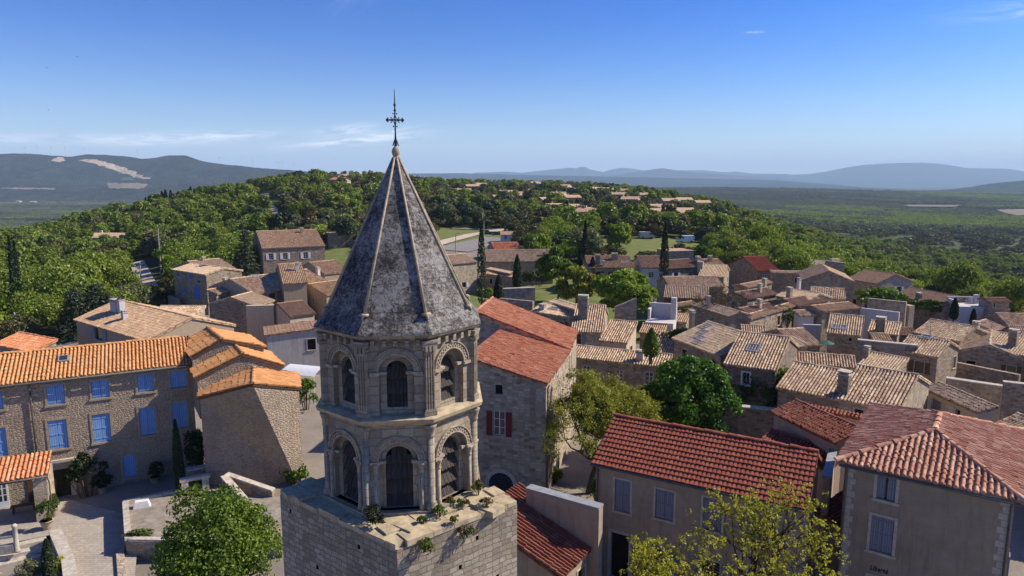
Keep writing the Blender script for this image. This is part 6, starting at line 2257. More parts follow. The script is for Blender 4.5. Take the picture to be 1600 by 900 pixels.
V('small house with wavy sunlit half roof above the skylight roof', (1197, 521), (1241, 546), 5.0, Rp=(1206, 507), pitch=.24, kind='shed', wall='rubble_pale', roof='tile_pale', group=G_R)
V('tidy small roof of even pink stripes over a dark yard', (1242, 541), (1281, 539), 4.8, Rp=(1226, 513), pitch=.34, wall='rubble', roof='tile_two', group=G_R)
V('low striped roof left of the even pink striped one', (1160, 519), (1196, 521), 4.8, Rp=(1163, 509), pitch=.3, kind='shed', wall='rubble', roof='tile_two', group=G_R)
V('wall top lean-to with light sloping tiles beneath the high stone wall', (1344, 569), (1402, 580), 4.2, Rp=(1341, 547), pitch=.3, kind='shed', wall='rubble', roof='tile_pale', group=G_R, chims=[(1354, 558, .5, .5, 1.1, 0, 'rubble_pale')])
V('house with large rust and cream tiled roof right of the pillar', (1430, 519), (1499, 532), 4.4, Rp=(1441, 495), pitch=.36, wall='rubble', roof='tile_two', group=G_R)
V('house with bold striped roof carrying a small white skylight', (1403, 546), (1465, 557), 4.6, Rp=(1400, 520), pitch=.36, wall='rubble', roof='tile_two', group=G_R, sky=[(1447, 528, .9, .7)])
V('narrow end house with a pale window right of the white skylight', (1463, 542), (1484, 544), 4.3, Rp=(1463, 530), pitch=.34, kind='shed', wall='rubble_pale', roof='tile_two', group=G_R, wins=[('F', 1467, 547, 1475, 556, 'single', dict(sh='white_shutter', sur='surround', wide=.03))])
V('low sunlit roof with a broad square chimney stack', (1357, 518), (1402, 523), 4.6, Rp=(1356, 501), pitch=.28, kind='shed', wall='rubble', roof='tile_pale', group=G_R, chims=[(1375, 519, 1.1, 1.0, 2.0, 0, 'rubble')])
V('scrap of striped roof beneath the broad chimney', (1368, 534), (1393, 535), 4.3, Rp=(1369, 521), pitch=.3, kind='shed', wall='rubble', roof='tile_two', group=G_R)
V('gabled stone house with two white shuttered windows facing us', (1257, 437), (1333, 440), 5.0, mode='G', dep=10, pitch=.42, wall='rubble', roof='tile_old', group=G_R)
V('big plain gabled house with dusty brown roof at the edge of the woods', (1325, 435), (1371, 443), 3.6, Rp=(1348, 419), pitch=.36, wall='rubble_pale', roof='tile_brown', group=G_R)
V('long house with grey brown roof sloping behind the clipped hedge', (1397, 461), (1478, 478), 2.2, Rp=(1424, 450), pitch=.34, wall='rubble_grey', roof='tile_brown', group=G_R, chims=[(1435, 468, .8, .8, 1.2, 0, 'rubble')])
V('stone house carrying a white roof terrace at the right edge of the village', (1500, 482), (1578, 484), 1.8, W=7, kind='flat', wall='rubble_grey', roof='tile_grey', group=G_R, wins=[('F', 1506, 486, 1512, 491, 'dark', dict(wide=.05))])
V('small brown tiled top room beside the white roof terrace', (1545, 471), (1577, 471), 3.6, Rp=(1548, 462), pitch=.3, wall='rubble_grey', roof='tile_brown', group=G_R, wins=[('F', 1552, 473, 1555, 480, 'dark', dict(wide=.12))])
V('roof end with rust stripes cut by the right border of view, upper one', (1576, 509), (1625, 510), 1.2, Rp=(1576, 485), pitch=.36, wall='rubble', roof='tile_two', group=G_R)
V('roof end with rust stripes just below the upper one at the right border', (1583, 523), (1625, 526), 1.4, Rp=(1583, 508), pitch=.36, wall='rubble', roof='tile_two', group=G_R)
V('little roof of dark striped tiles in front of the small column cypress', (1551, 517), (1569, 512), 1.8, Rp=(1531, 500), pitch=.3, kind='shed', wall='rubble', roof='tile_two', group=G_R)
V('rough rendered gabled house with white framed window and an iron bracket', (1492, 549), (1600, 562), 3.4, mode='G', dep=9, pitch=.36, wall='rubble_grey', roof='tile_pale', group=G_R)
V('sandy roof with a tall square chimney behind the white framed window house', (1540, 545), (1630, 560), 3.8, Rp=(1535, 514), pitch=.3, wall='rubble', roof='tile_pale', group=G_R, chims=[(1582, 540, .9, .8, 2.0, 0, 'rubble'), (1524, 518, .7, .7, 1.2, 0, 'rubble_pale')])
# the upper right quarter
V('stone barn with bright red roof at the edge of the woods', (1184, 423), (1216, 422), 4.4, Rp=(1161, 402), pitch=.4, wall='rubble_dark', roof='tile_red', group=G_R)
V('low gabled stone cottage in front of the red roofed barn', (1166, 449), (1206, 441), 4.6, Rp=(1172, 436), pitch=.28, wall='rubble', roof='tile_old', group=G_R)
V('flat fronted stone wall house with a thin tiled top right of the red barn', (1206, 426), (1257, 427), 4.4, Rp=(1214, 422), pitch=.2, kind='shed', wall='rubble', roof='tile_pale', group=G_R)
V('terrace row house of brown tiles with three slim chimneys', (1168, 467), (1214, 459), 4.8, Rp=(1172, 446), pitch=.3, wall='rubble', roof='tile_brown', group=G_R, chims=[(1187, 457, .6, .6, 1.4, 0, 'rubble_pale'), (1194, 449, .6, .6, 1.5, 0, 'rubble_pale')])
V('long ridge house with a sunlit parapet running along its roof', (1214, 462), (1262, 470), 4.8, Rp=(1212, 442), pitch=.3, wall='rubble_pale', roof='tile_pale', group=G_R, chims=[(1233, 466, .8, .7, 1.8, 0, 'rubble_pale'), (1248, 448, .5, .5, 1.4, 0, 'plaster_white')])
V('tiled roof of warm yellow brown below the gabled two window house', (1268, 464), (1320, 467), 4.2, Rp=(1254, 449), pitch=.28, wall='rubble_pale', roof='tile_two', group=G_R)
V('dark roofed house stepping down the lane towards the ivy', (1170, 490), (1212, 482), 4.8, Rp=(1174, 473), pitch=.28, wall='rubble', roof='tile_brown', group=G_R, chims=[(1186, 482, .6, .6, 1.3, 0, 'rubble_pale')])
V('house with brown roof and sunlit gable parapet over the ivy wall', (1172, 498), (1243, 477), 4.6, Rp=(1180, 484), pitch=.25, kind='shed', wall='rubble', roof='tile_old', group=G_R)
V('house with brown tiles and a plain stone end right of the gable parapet', (1245, 478), (1291, 470), 4.6, Rp=(1240, 460), pitch=.28, wall='rubble', roof='tile_brown', group=G_R)
V('short striped roof squeezed between ivy wall and white wall', (1249, 493), (1272, 492), 4.3, Rp=(1249, 484), pitch=.3, kind='shed', wall='plaster_white', roof='tile_two', group=G_R)
V('sandy roofed house with a scalloped eave above the dark skylight house', (1285, 487), (1342, 481), 4.8, Rp=(1281, 472), pitch=.26, wall='rubble', roof='tile_old', group=G_R)
V('small brown roof tucked left of the pillar', (1398, 523), (1432, 524), 4.0, Rp=(1402, 510), pitch=.28, kind='shed', wall='rubble', roof='tile_brown', group=G_R)

# --- houses that stand behind the tower and just outside the view
for A, B, ze, Rp, wl, rf in (((548, 448), (606, 452), 5.0, (556, 424), 'rubble', 'tile_old'), ((600, 470), (668, 468), 5.2, (612, 444), 'plaster_tan', 'tile_pale'), ((556, 512), (628, 508), 5.0, (566, 486), 'rubble_pale', 'tile_two'),
                             ((640, 522), (700, 530), 5.0, (650, 498), 'rubble', 'tile_old'), ((590, 420), (650, 416), 5.4, (600, 402), 'rubble', 'tile_brown')):
    V('stone house of the village standing behind the bell tower', A, B, ze, Rp=Rp, pitch=.3, wall=wl, roof=rf, group='houses behind the bell tower')
for A, B, ze, Rp, wl, rf in (((1690, 600), (1790, 612), 4.0, (1696, 560), 'rubble', 'tile_two'), ((1660, 520), (1740, 528), 2.0, (1664, 494), 'rubble_pale', 'tile_old'), ((1720, 700), (1850, 720), 5.0, (1730, 640), 'plaster_tan', 'tile_pale')):
    V('stone house of the village beyond the right border', A, B, ze, Rp=Rp, pitch=.3, wall=wl, roof=rf, group='houses beyond the right border')

# --- free-standing walls
slab('village_wall', 'high rough stone wall with sunlit top between two striped roofs', 'wall', [(1340, 532), (1434, 541)], 5.2, .5, 'rubble_grey', None, 'cap_stone')
slab('village_wall', 'tall ruined stone wall above the pale courtyard wall', 'wall', [(1356, 466), (1416, 472)], 5.8, .5, 'rubble_grey')
slab('village_wall', 'pale mauve courtyard wall under the tall ruined stone wall', 'wall', [(1344, 481), (1405, 488)], 4.8, .3, 'plaster_white')
slab('village_wall', 'cream stone pillar ending the ruined wall', 'wall', [(1406, 475), (1421, 478)], 5.2, .9, 'rubble_pale')
slab('village_wall', 'short whitewashed wall in the dark yard by the tidy pink roof', 'wall', [(1255, 507), (1283, 508)], 4.4, .3, 'plaster_white')
slab('village_wall', 'dark garden wall with loose stone top by the chestnut', 'wall', [(1155, 637), (1212, 642)], 3.4, .5, 'rubble_dark', None, 'cap_stone')
slab('village_wall', 'rough stone terrace wall below the white framed window house', 'wall', [(1492, 566), (1592, 586)], 2.8, .5, 'rubble', None, None)
slab('village_wall', 'brown weathered house wall behind the cream house', 'wall', [(1478, 592), (1566, 605)], 4.6, .5, 'rubble', None, 'cap_stone')
slab('village_wall', 'grey stone wall at the right border behind the hipped house', 'wall', [(1568, 598), (1640, 606)], 3.8, .5, 'rubble_grey', None, 'cap_stone')
slab('village_wall', 'stone garden wall left of the sandy patched roof', 'wall', [(780, 466), (832, 471)], 6.0, .5, 'rubble_grey', None, None)
slab('village_wall', 'dark stone garden wall one step behind the other', 'wall', [(787, 452), (836, 450)], 6.2, .5, 'rubble_grey', None, 'cap_stone')
slab('village_wall', 'tall cut off stone gable wall lit by the sun in mid village', 'wall', [(961, 480), (995, 466)], 8.2, .5, 'rubble_grey', None, None, zs=[7.6, 8.6])
slab('village_wall', 'cream rendered wall with a big blank chimney left of the spire', 'wall', [(384, 478), (427, 477)], 5.8, .6, 'plaster_cream', None, None)
slab('village_wall', 'ruined grey stone wall with a ragged top above the gabled two window house', 'wall', [(1264, 405), (1290, 407), (1320, 411)], 5.0, .8, 'rubble_grey', None, None, zs=[5.6, 4.6, 4.2])
slab('village_wall', 'pale broken wall piece at the right end of the ragged ruin', 'wall', [(1300, 405), (1313, 404)], 4.8, .8, 'rubble_pale', None, None)
slab('village_wall', 'low stone wall along the lane by the blue doored barn', 'wall', [(262, 462), (276, 468)], 1.6, .5, 'rubble_pale', None, None)

def village_extras():
    # white roof terraces
    def terrace(label, A, B, ze, dep, h, back=True):
        A3, B3 = PZ(*A, ze), PZ(*B, ze)
        u = (B3 - A3) * (1, 1, 0)
        L = np.linalg.norm(u)
        u /= L
        v = V3(-u[1], u[0], 0)
        t = thing('roof_terrace', label, 'terrace', tuple(A3), math.atan2(u[1], u[0]))
        mb = MB()
        mb.box(A3 + u * L / 2 + v * dep / 2 + (0, 0, -1.6), (L / 2, dep / 2, 1.6), u)
        mb.build('deck', M['plaster_white'], t)
        p = MB()
        p.box(A3 + u * L / 2 + v * dep + (0, 0, h / 2), (L / 2, .14, h / 2), u)
        p.box(A3 + u * .14 + v * dep * .75 + (0, 0, h * .35), (.14, dep * .22, h * .35), u)
        p.box(A3 + u * (L - .3) + v * dep * .8 + (0, 0, h * .75), (.3, .3, h * .75), u)
        p.build('parapet', M['plaster_white'], t)
        return t
    terrace('white plastered roof terrace with parapet left of the bare tree lane', (1008, 503), (1052, 506), 5.0, 3.5, 1.7)
    terrace('white roof terrace on the stone house at the right edge of the village', (1500, 479), (1546, 480), 2.6, 4.0, .9)
    # white awning beside the tower
    a, b = PZ(437, 584, 3.0), PZ(490, 589, 3.0)
    t = thing('awning', 'white canvas awning over the terrace left of the tower', 'awning', (a[0], a[1], 0))
    v = V3(-(b - a)[1], (b - a)[0], 0)
    v /= np.linalg.norm(v)
    mb = MB()
    n = 10
    for i in range(n):
        s0, s1 = i / n, (i + 1) / n
        p = [a + v * 1.7 * s + (0, 0, .5 * s + .12 * math.sin(s * math.pi)) for s in (s0, s1)]
        q = [b + v * 1.7 * s + (0, 0, .5 * s + .12 * math.sin(s * math.pi)) for s in (s0, s1)]
        mb.prism([p[0], q[0], q[1], p[1]], [x + (0, 0, .03) for x in (p[0], q[0], q[1], p[1])])
    mb.build('canopy', M['cloth_white'], t)
    for c in (a, b, a + v * 1.6, b + v * 1.6):
        pm = MB()
        pm.tube([V3(c[0], c[1], -.1), V3(c[0], c[1], 3.05)], .04, 6)
        pm.build('post', M['white'], t)
village_extras()
# ---------------------------------------------------------------- the courtyard on the left
def courtyard():
    M['paving'] = m_stone('courtyard_paving', (.36, .31, .255), (.44, .39, .325), (.25, .215, .175), .34, .2, .014, .03, .25, bstr=.5, dark=.25)
    M['gravel'] = m_plain('terrace_gravel', (.27, .23, .185), 1, .3, 3, .1, 0, .9)
    mb = MB()
    mb.poly([PZ(x, y, .03) for x, y in ((-60, 790), (300, 747), (318, 770), (220, 800), (205, 960), (112, 960), (78, 836), (-60, 864))][::-1])
    mb.build('paving', M['paving'])['kind'] = 'structure'
    # raised terrace with the stone block and the ruined doorway
    zt = .8
    P = [PZ(x, y, zt) for x, y in ((192, 785), (330, 757), (440, 775), (440, 850), (196, 846))]
    t = thing('garden_terrace', 'raised gravel terrace with pale stone edging in front of the blue shuttered house', 'terrace', tuple(P[0] * (1, 1, 0)))
    mb = MB()
    mb.prism([V3(p[0], p[1], -.6) for p in P][::-1], P[::-1])
    mb.build('terrace_wall', M['rubble_grey'], t)
    mb = MB()
    mb.poly([p + (0, 0, .006) for p in P][::-1])
    mb.build('gravel_top', M['gravel'], t)
    mb = MB()
    c = sum(P) / 5
    for a, b in ((P[0], P[1]), (P[4], P[0]), (P[3], P[4])):
        d = (b - a) / np.linalg.norm(b - a)
        n = V3(-d[1], d[0], 0)
        L = np.linalg.norm(b - a)
        s = 0.0
        while s < L - .2:
            w = min(rng.uniform(.7, 1.3), L - s)
            m_ = a + d * (s + w / 2) + (0, 0, .08)
            n_in = n if (c - m_) @ n > 0 else -n
            mb.box(m_ + n_in * .14, (w / 2 - .012, .17, .075 + rng.uniform(-.01, .02)), d)
            s += w
    mb.build('edging', M['cap_stone'], t)
    # lower retaining walls below the terrace
    slab('terrace_step_wall', 'low broken stone wall beneath the front edge of the terrace', 'wall', [(196, 846), (250, 838)], .3, .35, 'rubble_pale', -1, 'cap_stone')
    slab('terrace_step_wall', 'rough stone wall running down beside the bushy tree at the lower left', 'wall', [(198, 905), (193, 852)], .2, .4, 'rubble_pale', -1.5, None)
    b = PZ(222, 792, zt)
    mb = MB()
    u = V3(.93, .37, 0)
    v = V3(-.37, .93, 0)
    q = [b + u * i * .48 + v * j * .24 for i, j in ((-1, -1), (1, -1), (1, 1), (-1, 1))]
    mb.prism([x + (0, 0, .01) for x in q], [x + (0, 0, .42) + (b - x) * .25 for x in q])
    solo(mb, 'stone_block', M['white'], 'single pale cut stone block lying on the gravel terrace', 'stone', tuple(b))
    # ruined doorway
    a, e = PZ(290, 771, .8), PZ(322, 765, .8)
    t = thing('ruined_doorway', 'remains of a small stone doorway on the terrace edge below the wing', 'ruin', tuple(a))
    d = (e - a) / np.linalg.norm(e - a)
    for p in (a, e):
        mb = MB()
        mb.box(p + (0, 0, .42), (.2, .18, .43), d)
        mb.build('post', M['cap_stone'], t)
    mb = MB()
    mb.box((a + e) / 2 + (0, 0, .95), (np.linalg.norm(e - a) / 2 + .3, .2, .1), d)
    mb.build('lintel', M['cap_stone'], t)
    slab('ruined_wall', 'stubby rubble wall standing behind the ruined doorway', 'wall', [(292, 737), (326, 730)], 1.9, .4, 'rubble', 0, 'cap_stone')
    slab('garden_parapet', 'pale sloping wall top running down behind the bushy tree', 'wall', [(346, 746), (378, 783)], 1.5, .35, 'rubble', -.5, 'cap_stone', zs=[1.9, 1.1])
    slab('garden_parapet', 'long thin pale wall top climbing away along the wing foot', 'wall', [(352, 743), (425, 768)], 1.4, .3, 'rubble', -.5, 'cap_stone', zs=[1.9, 1.2])
    # balustrade and steps at the left edge
    p = PZ(27, 862, 0)
    t = thing('balustrade', 'pale stone balustrade with a round newel post in front of the porch', 'balustrade', tuple(p))
    mb = MB()
    mb.lathe([(.17, 0), (.17, .12), (.13, .16), (.12, 1.5), (.15, 1.54), (.15, 1.6), (.1, 1.68), (.02, 1.72)], p, 12)
    mb.build('newel_post', M['cap_stone'], t, True)
    q = PZ(-40, 872, 0)
    d = (q - p) / np.linalg.norm(q - p)
    mb = MB()
    for z, h in ((.25, .26), (1.0, .07)):
        mb.box((p + q) / 2 + (0, 0, z), (np.linalg.norm(q - p) / 2 - .12, .12, h), d)
    mb.build('rail', M['cap_stone'], t)
    t = thing('stone_steps', 'flight of worn pale stone steps descending at the lower left', 'steps', tuple(PZ(50, 850, 0)))
    A, B = PZ(72, 838, 0), PZ(-60, 868, 0)
    dn = PZ(62, 905, -1.4) - A
    dn[2] = 0
    dn = V3(-(A - B)[1], (A - B)[0], 0)
    dn /= np.linalg.norm(dn)
    if dn[1] > 0:
        dn = -dn
    ux = (A - B) / np.linalg.norm(A - B)
    Ls = np.linalg.norm(A - B)
    for i in range(8):
        mb = MB()
        mb.box((A + B) / 2 + dn * (.5 * i + .2) + (0, 0, -.23 * i - .55), (Ls / 2, .26, .55), ux)
        mb.build('step', M['cap_stone'], t)
    slab('garden_kerb_wall', 'low broad stone wall between the steps and the pale lane', 'wall', [(78, 832), (98, 880), (104, 930)], .55, .5, 'rubble_pale', -1.5, 'cap_stone')
    # bench under the porch
    p = PZ(37, 789, .45)
    t = thing('bench', 'small wooden bench standing under the tiled porch', 'bench', (p[0], p[1], 0), R(28))
    mb = MB()
    mb.box(p, (.7, .2, .03), BU)
    mb.build('seat', M['brown_wood'], t)
    for s in (-.55, .55):
        mb = MB()
        mb.box(p + BU * s + (0, 0, -.24), (.04, .18, .21), BU)
        mb.build('leg', M['brown_wood'], t)
courtyard()

def potted(label, px, py, r, h, seed, mat='leaf_bush', z=0.04, ph=.55):
    p = PZ(px, py, z)
    t = thing('potted_plant', label, 'potted plant', tuple(p))
    mb = MB()
    mb.lathe([(.2, 0), (.22, .03), (.3, ph * .5), (.34, ph * .92), (.38, ph * .94), (.38, ph), (.31, ph), (.3, ph * .9), (.01, ph * .88)], p, 14)
    mb.build('pot', M['pot'], t, True)
    C, out, cl, tips = crown_points(700, r, r, h * .5, 9, seed, (.32, .5), .5, -.5, ph + h * .42)
    o = bpy.data.objects.new('foliage', leaf_mesh('foliage', C, .07, M[mat], seed, out, .6, .7, cl))
    COL.objects.link(o)
    o.parent = t
    return t
potted('round dark shrub in a big clay urn by the ground floor shutter', 243, 757, .62, 1.2, 31, 'leaf_cypress')
potted('smaller shrub in a clay urn right of the dark climbing plant', 160, 772, .6, 1.1, 32, 'leaf_cypress')
potted('bright leafed plant in a pot at the foot of the porch pier', 74, 826, .5, 1.3, 33, 'leaf_ivy')
potted('second bright leafed plant beside the porch pier, nearer the door', 83, 806, .45, 1.0, 34, 'leaf_ivy')

def bush(name, label, cat, loc, rx, ry, rz, n, leaf, mat, seed, lobes=16, rz_rot=0.0, group=None, low=-.3, lobe_r=(.25, .42)):
    """shrub, hedge or climber: leaves over a frame of stems"""
    t = thing(name, label, cat, loc, rz_rot, group)
    C, out, cl, tips = crown_points(n, rx, ry, rz, lobes, seed, lobe_r, .5, low, rz * .8)
    o = bpy.data.objects.new('foliage', leaf_mesh('foliage', C, leaf, M[mat], seed, out, .65, .7, cl))
    COL.objects.link(o)
    o.parent = t
    mb = MB()
    Mx = np.array(Matrix.Translation(Vector(loc)) @ Matrix.Rotation(rz_rot, 4, 'Z'))
    for p in tips[:8]:
        w = (Mx @ np.r_[p, 1])[:3]
        b = V3(*loc) + (w - V3(*loc)) * (.35, .35, 0)
        mb.tube([b - (0, 0, .2), b + (w - b) * .5, w], [.05, .035, .012], 5)
    mb.build('stems', M['bark'], t)
    return t
p = PZ(140, 778, 0)
bush('climbing_shrub', 'dark climbing shrub against the wall between door and urn', 'shrub', tuple(p), 1.5, .5, 1.7, 1500, .11, 'leaf_cypress', 41, rz_rot=R(28), lobe_r=(.18, .34))
p = PZ(308, 752, 0)
bush('climbing_shrub', 'dark ivy filling the shaded corner beside the column cypress', 'shrub', tuple(p), .8, .6, 2.2, 1500, .11, 'leaf_cypress', 42)
p = PZ(46, 908, -1)
bush('low_shrub', 'grey green shrub beside the steps and the little cypress', 'shrub', tuple(p), .6, .6, .7, 900, .06, 'leaf_olive', 43)
p = PZ(97, 902, -.4)
bush('low_shrub', 'small yellowish shrub at the end of the low broad wall', 'shrub', tuple(p), .5, .5, .65, 600, .07, 'leaf_yellow', 44)
p = PZ(500, 650, 0)
bush('terrace_bush', 'sunlit bush below the white awning left of the tower', 'shrub', tuple(PZ(478, 640, 0.5)), 1.3, 1.2, 1.6, 1800, .13, 'leaf_bush', 45)
bush('wing_foot_shrub', 'low shrub growing against the foot of the tall wing wall', 'shrub', tuple(PZ(462, 760, 0)), 1.0, .6, 1.0, 1000, .10, 'leaf_bush', 46)
bush('wall_creeper', 'small dark creeper on the bare wing wall', 'creeper', tuple(PZ(436, 735, 1.2)), .5, .3, .7, 500, .09, 'leaf_cypress', 47)
bush('terrace_weeds', 'weedy green tuft along the front of the gravel terrace', 'plant', tuple(PZ(222, 838, .8)), .9, .3, .25, 400, .07, 'leaf_ivy', 48, rz_rot=R(10))
bush('doorway_weeds', 'bright weeds glowing through the ruined doorway', 'plant', tuple(PZ(306, 766, .8)), .4, .3, .45, 400, .07, 'leaf_bright', 49)
# ivy on the village houses
def on_house(px, py, z):
    return tuple(PZ(px, py, z))
bush('ivy_bank', 'broad bank of sunlit ivy spilling over the wall below the weathered roof', 'ivy', tuple(PZ(1250, 655, 1.2)), 5.2, 1.9, 2.5, 7000, .17, 'leaf_ivy', 51, 34, R(-14))
bush('ivy_wall', 'dark ivy covering the front of the house with one skylight', 'ivy', tuple(PZ(1176, 612, 2.2)), 3.4, .7, 2.0, 4200, .16, 'leaf_ivy', 52, 26, R(-24))
bush('ivy_wall', 'ivy draped over the shaded wall under the brown parapet roof', 'ivy', tuple(PZ(1213, 512, 2.0)), 3.4, .8, 1.5, 2600, .2, 'leaf_ivy', 53, 22, R(14))
bush('ivy_wall', 'thin ivy along the eave wall of the four skylight house', 'ivy', tuple(PZ(1092, 556, 2.6)), 4.2, .5, 1.6, 2800, .16, 'leaf_ivy', 54, 24, R(-42))
bush('hedge', 'dense clipped green hedge in front of the long grey brown roof', 'hedge', tuple(PZ(1444, 492, .5)), 3.4, 1.0, 1.3, 2600, .17, 'leaf_bush', 55, 26, R(-12))
bush('flowering_bush', 'small yellow blossoming bush below the long stone farmhouse', 'shrub', tuple(PZ(822, 428, 1.6)), 2.3, 1.6, 1.5, 1200, .22, 'leaf_yellow', 56)
bush('wall_flowers', 'yellowish plants sprouting on the stone cottage gable', 'plant', tuple(PZ(1066, 492, 3)), 1.3, .6, .8, 700, .14, 'leaf_spring', 57)
bush('hedge', 'small bright square hedge between the two near cypresses', 'hedge', tuple(PZ(767, 468, 3.0)), 1.2, .9, 1.0, 1000, .16, 'leaf_bright', 58)
bush('round_bush', 'greyish rounded olive bush beneath the leafy trees', 'shrub', tuple(PZ(838, 446, 2.4)), 3.0, 2.2, 1.6, 1800, .22, 'leaf_olive', 59)
bush('garden_shrub', 'low bright shrub at the edge of the sandy yard by the stone house', 'shrub', tuple(PZ(866, 752, 0)), .6, .5, .6, 500, .1, 'leaf_bush', 60)
bush('garden_shrub', 'dark shrub under the loose yellow green tree', 'shrub', tuple(PZ(934, 782, 0)), .6, .5, .8, 600, .1, 'leaf_bush', 61)

for i, (px, py, Yd, rx, rz, mt, lb) in enumerate(((930, 404, 165, 3.4, 1.7, 'leaf_brown', 'brownish scrub along the near edge of the grassy field, left clump'), (955, 402, 168, 4.0, 1.9, 'leaf_oak', 'dark scrub along the near edge of the grassy field beside the lone bright tree'),
        (1012, 399, 166, 3.2, 1.3, 'leaf_olive', 'pale low scrub in the middle of the field edge'), (1062, 392, 172, 3.6, 2.0, 'leaf_oak', 'rounded dark bush on the field in front of the white van'), (1090, 398, 160, 3.0, 1.6, 'leaf_green', 'green bush at the field corner beside the flat topped stone block'))):
    q = PY(px, py, Yd)
    bush('field_scrub', lb, 'shrub', (q[0], q[1], tz(q[0], q[1])), rx, rx * .7, rz, 1300, .3, mt, 700 + i)
# ---------------------------------------------------------------- single trees of the village
def at_top(px, py, Yd):
    return PY(px, py, Yd)
def village_tree(label, px, ytop, ybot, Yd, half_px, mat, n, leaf, lobes, seed, name='broadleaf_tree', z0=None, group=None, **k):
    top, bot = PY(px, ytop, Yd), PY(px, ybot, Yd)
    rx = half_px * Yd / FP
    rz = (top[2] - bot[2]) / 2
    g0 = tz(top[0], top[1]) if z0 is None else z0
    th = max(.4, (top[2] + bot[2]) / 2 - g0 - rz * .72)
    t = tree_proto(name, label, 'tree', M[mat], rx, rz, th, n, leaf, lobes, seed, group, **k)
    return place(t, (top[0], top[1], g0), seed * .7)
village_tree('bushy bright green tree filling the lower left in front of the terrace', 329, 762, 940, 27.5, 116, 'leaf_bush', 30000, .07, 60, 201, lobe_r=(.12, .34), low=-.9, limbs=14)
village_tree('big dense green chestnut right of centre between red roof and skylight house', 1080, 549, 705, 49, 84, 'leaf_chestnut', 30000, .13, 70, 202, name='chestnut_tree', lobe_r=(.14, .27), low=-.9, limbs=12)
village_tree('bright round green tree, right one of the pair above the stone gable wall', 978, 420, 496, 92, 56, 'leaf_bright', 7000, .3, 34, 203, lobe_r=(.18, .36), limbs=10)
village_tree('paler open green tree, left one of the pair above the stone gable wall', 900, 410, 478, 96, 34, 'leaf_spring', 3600, .3, 24, 204, lobe_r=(.2, .36), limbs=10)
village_tree('dark leafy tree rising behind the round bush and farmhouse end', 872, 387, 446, 118, 34, 'leaf_bush', 3600, .34, 24, 205, lobe_r=(.2, .36))
village_tree('very bright green rounded tree behind the long stone farmhouse', 842, 363, 402, 160, 31, 'leaf_bright', 2600, .42, 20, 206, lobe_r=(.2, .36))
village_tree('bright green tree standing alone on the near side of the grassy field', 968, 360, 398, 190, 22, 'leaf_bright', 1800, .45, 16, 207)
village_tree('small leafy tree between the ruined wall and the plain gabled house', 1376, 449, 478, 108, 36, 'leaf_bush', 2400, .3, 20, 208)
village_tree('dark broad tree behind the slim cypresses in mid village', 920, 374, 408, 168, 24, 'leaf_oak', 1800, .42, 16, 209)
village_tree('green tree by the field gate right of the flat topped stone block', 1098, 384, 408, 160, 17, 'leaf_bush', 1300, .42, 14, 210)
village_tree('olive tree at the roadside just left of the stone farmhouse gable', 702, 432, 470, 84, 16, 'leaf_olive', 1200, .25, 14, 211)
village_tree('leafy tree behind the chestnut at the foot of the ivy bank', 1015, 590, 690, 52, 30, 'leaf_spring', 3200, .16, 24, 213, lobe_r=(.2, .36))

def branching(label, name, px, ytop, ybot, Yd, half_px, base_px, mat, seed, leaf, tuft_n, z0, depth=5, tuft_r=.3, bark='bark', dens=1.0, cat='tree'):
    """an open tree: a real branching skeleton with tufts of young leaves on its twigs"""
    g = np.random.default_rng(seed)
    top = PY(px, ytop, Yd)
    b0 = PY(base_px, ybot, Yd)
    base = V3(b0[0], b0[1], z0)
    rx = half_px * Yd / FP
    Ht = top[2] - z0
    ctr = V3(top[0], top[1], z0 + Ht * .62)
    t = thing(name, label, cat, tuple(base))
    mb = MB()
    ends = []
    def inside(p):
        q = (p - ctr) / (rx, rx, Ht * .40)
        return q @ q
    def grow(p, d, L, r, k):
        d = d / np.linalg.norm(d)
        q = p + d * L
        mid = (p + q) / 2 + g.normal(0, .05 * L, 3)
        mb.tube([p, mid, q], [r, r * .82, r * .66], 6 if k < 2 else 4, 0, False)
        if k >= 2:
            ends.append((mid, d, k))
        if k >= depth or L < .22:
            ends.append((q, d, k + 1))
            return
        n = 3 if g.uniform() < .55 else 2
        for i in range(n):
            for _ in range(6):
                nd = d + g.normal(0, .52, 3) + V3(0, 0, .10)
                L2 = L * g.uniform(.62, .86)
                if inside(q + nd / np.linalg.norm(nd) * L2) < 1.0:
                    break
            grow(q, nd, L2, r * .62, k + 1)
    trunk_top = base + (ctr - base) * (.42, .42, .40)
    mb.tube([base - (0, 0, .3), base + (trunk_top - base) * .5 + g.normal(0, .08, 3), trunk_top], [Ht * .022, Ht * .018, Ht * .016], 9)
    n0 = 7
    for i in range(n0):
        a = 2 * math.pi * i / n0 + g.uniform(-.3, .3)
        el = g.uniform(.45, 1.2)
        grow(trunk_top - (0, 0, g.uniform(0, .12) * Ht), V3(math.cos(a) * math.cos(el), math.sin(a) * math.cos(el), math.sin(el)), Ht * .2, Ht * .010, 0)
    mb.build('trunk', M[bark], t)
    E = [e for e in ends if g.uniform() < dens]
    C, O, cl = [], [], []
    for p, d, k in E:
        m = max(2, int(tuft_n * g.uniform(.5, 1.5)))
        o = g.normal(0, 1, (m, 3))
        o /= np.linalg.norm(o, axis=1)[:, None]
        C.append(p + o * tuft_r * g.uniform(.2, 1, (m, 1)))
        O.append(o + V3(0, 0, .4))
        cl.append(np.full(m, g.uniform()))
    C, O, cl = np.concatenate(C) - base, np.concatenate(O), np.concatenate(cl)
    o = bpy.data.objects.new('crown', leaf_mesh('crown', C, leaf, M[mat], seed, O, .6, .6, cl))
    COL.objects.link(o)
    o.parent = t
    print(name, len(C), 'leaves')
    return t
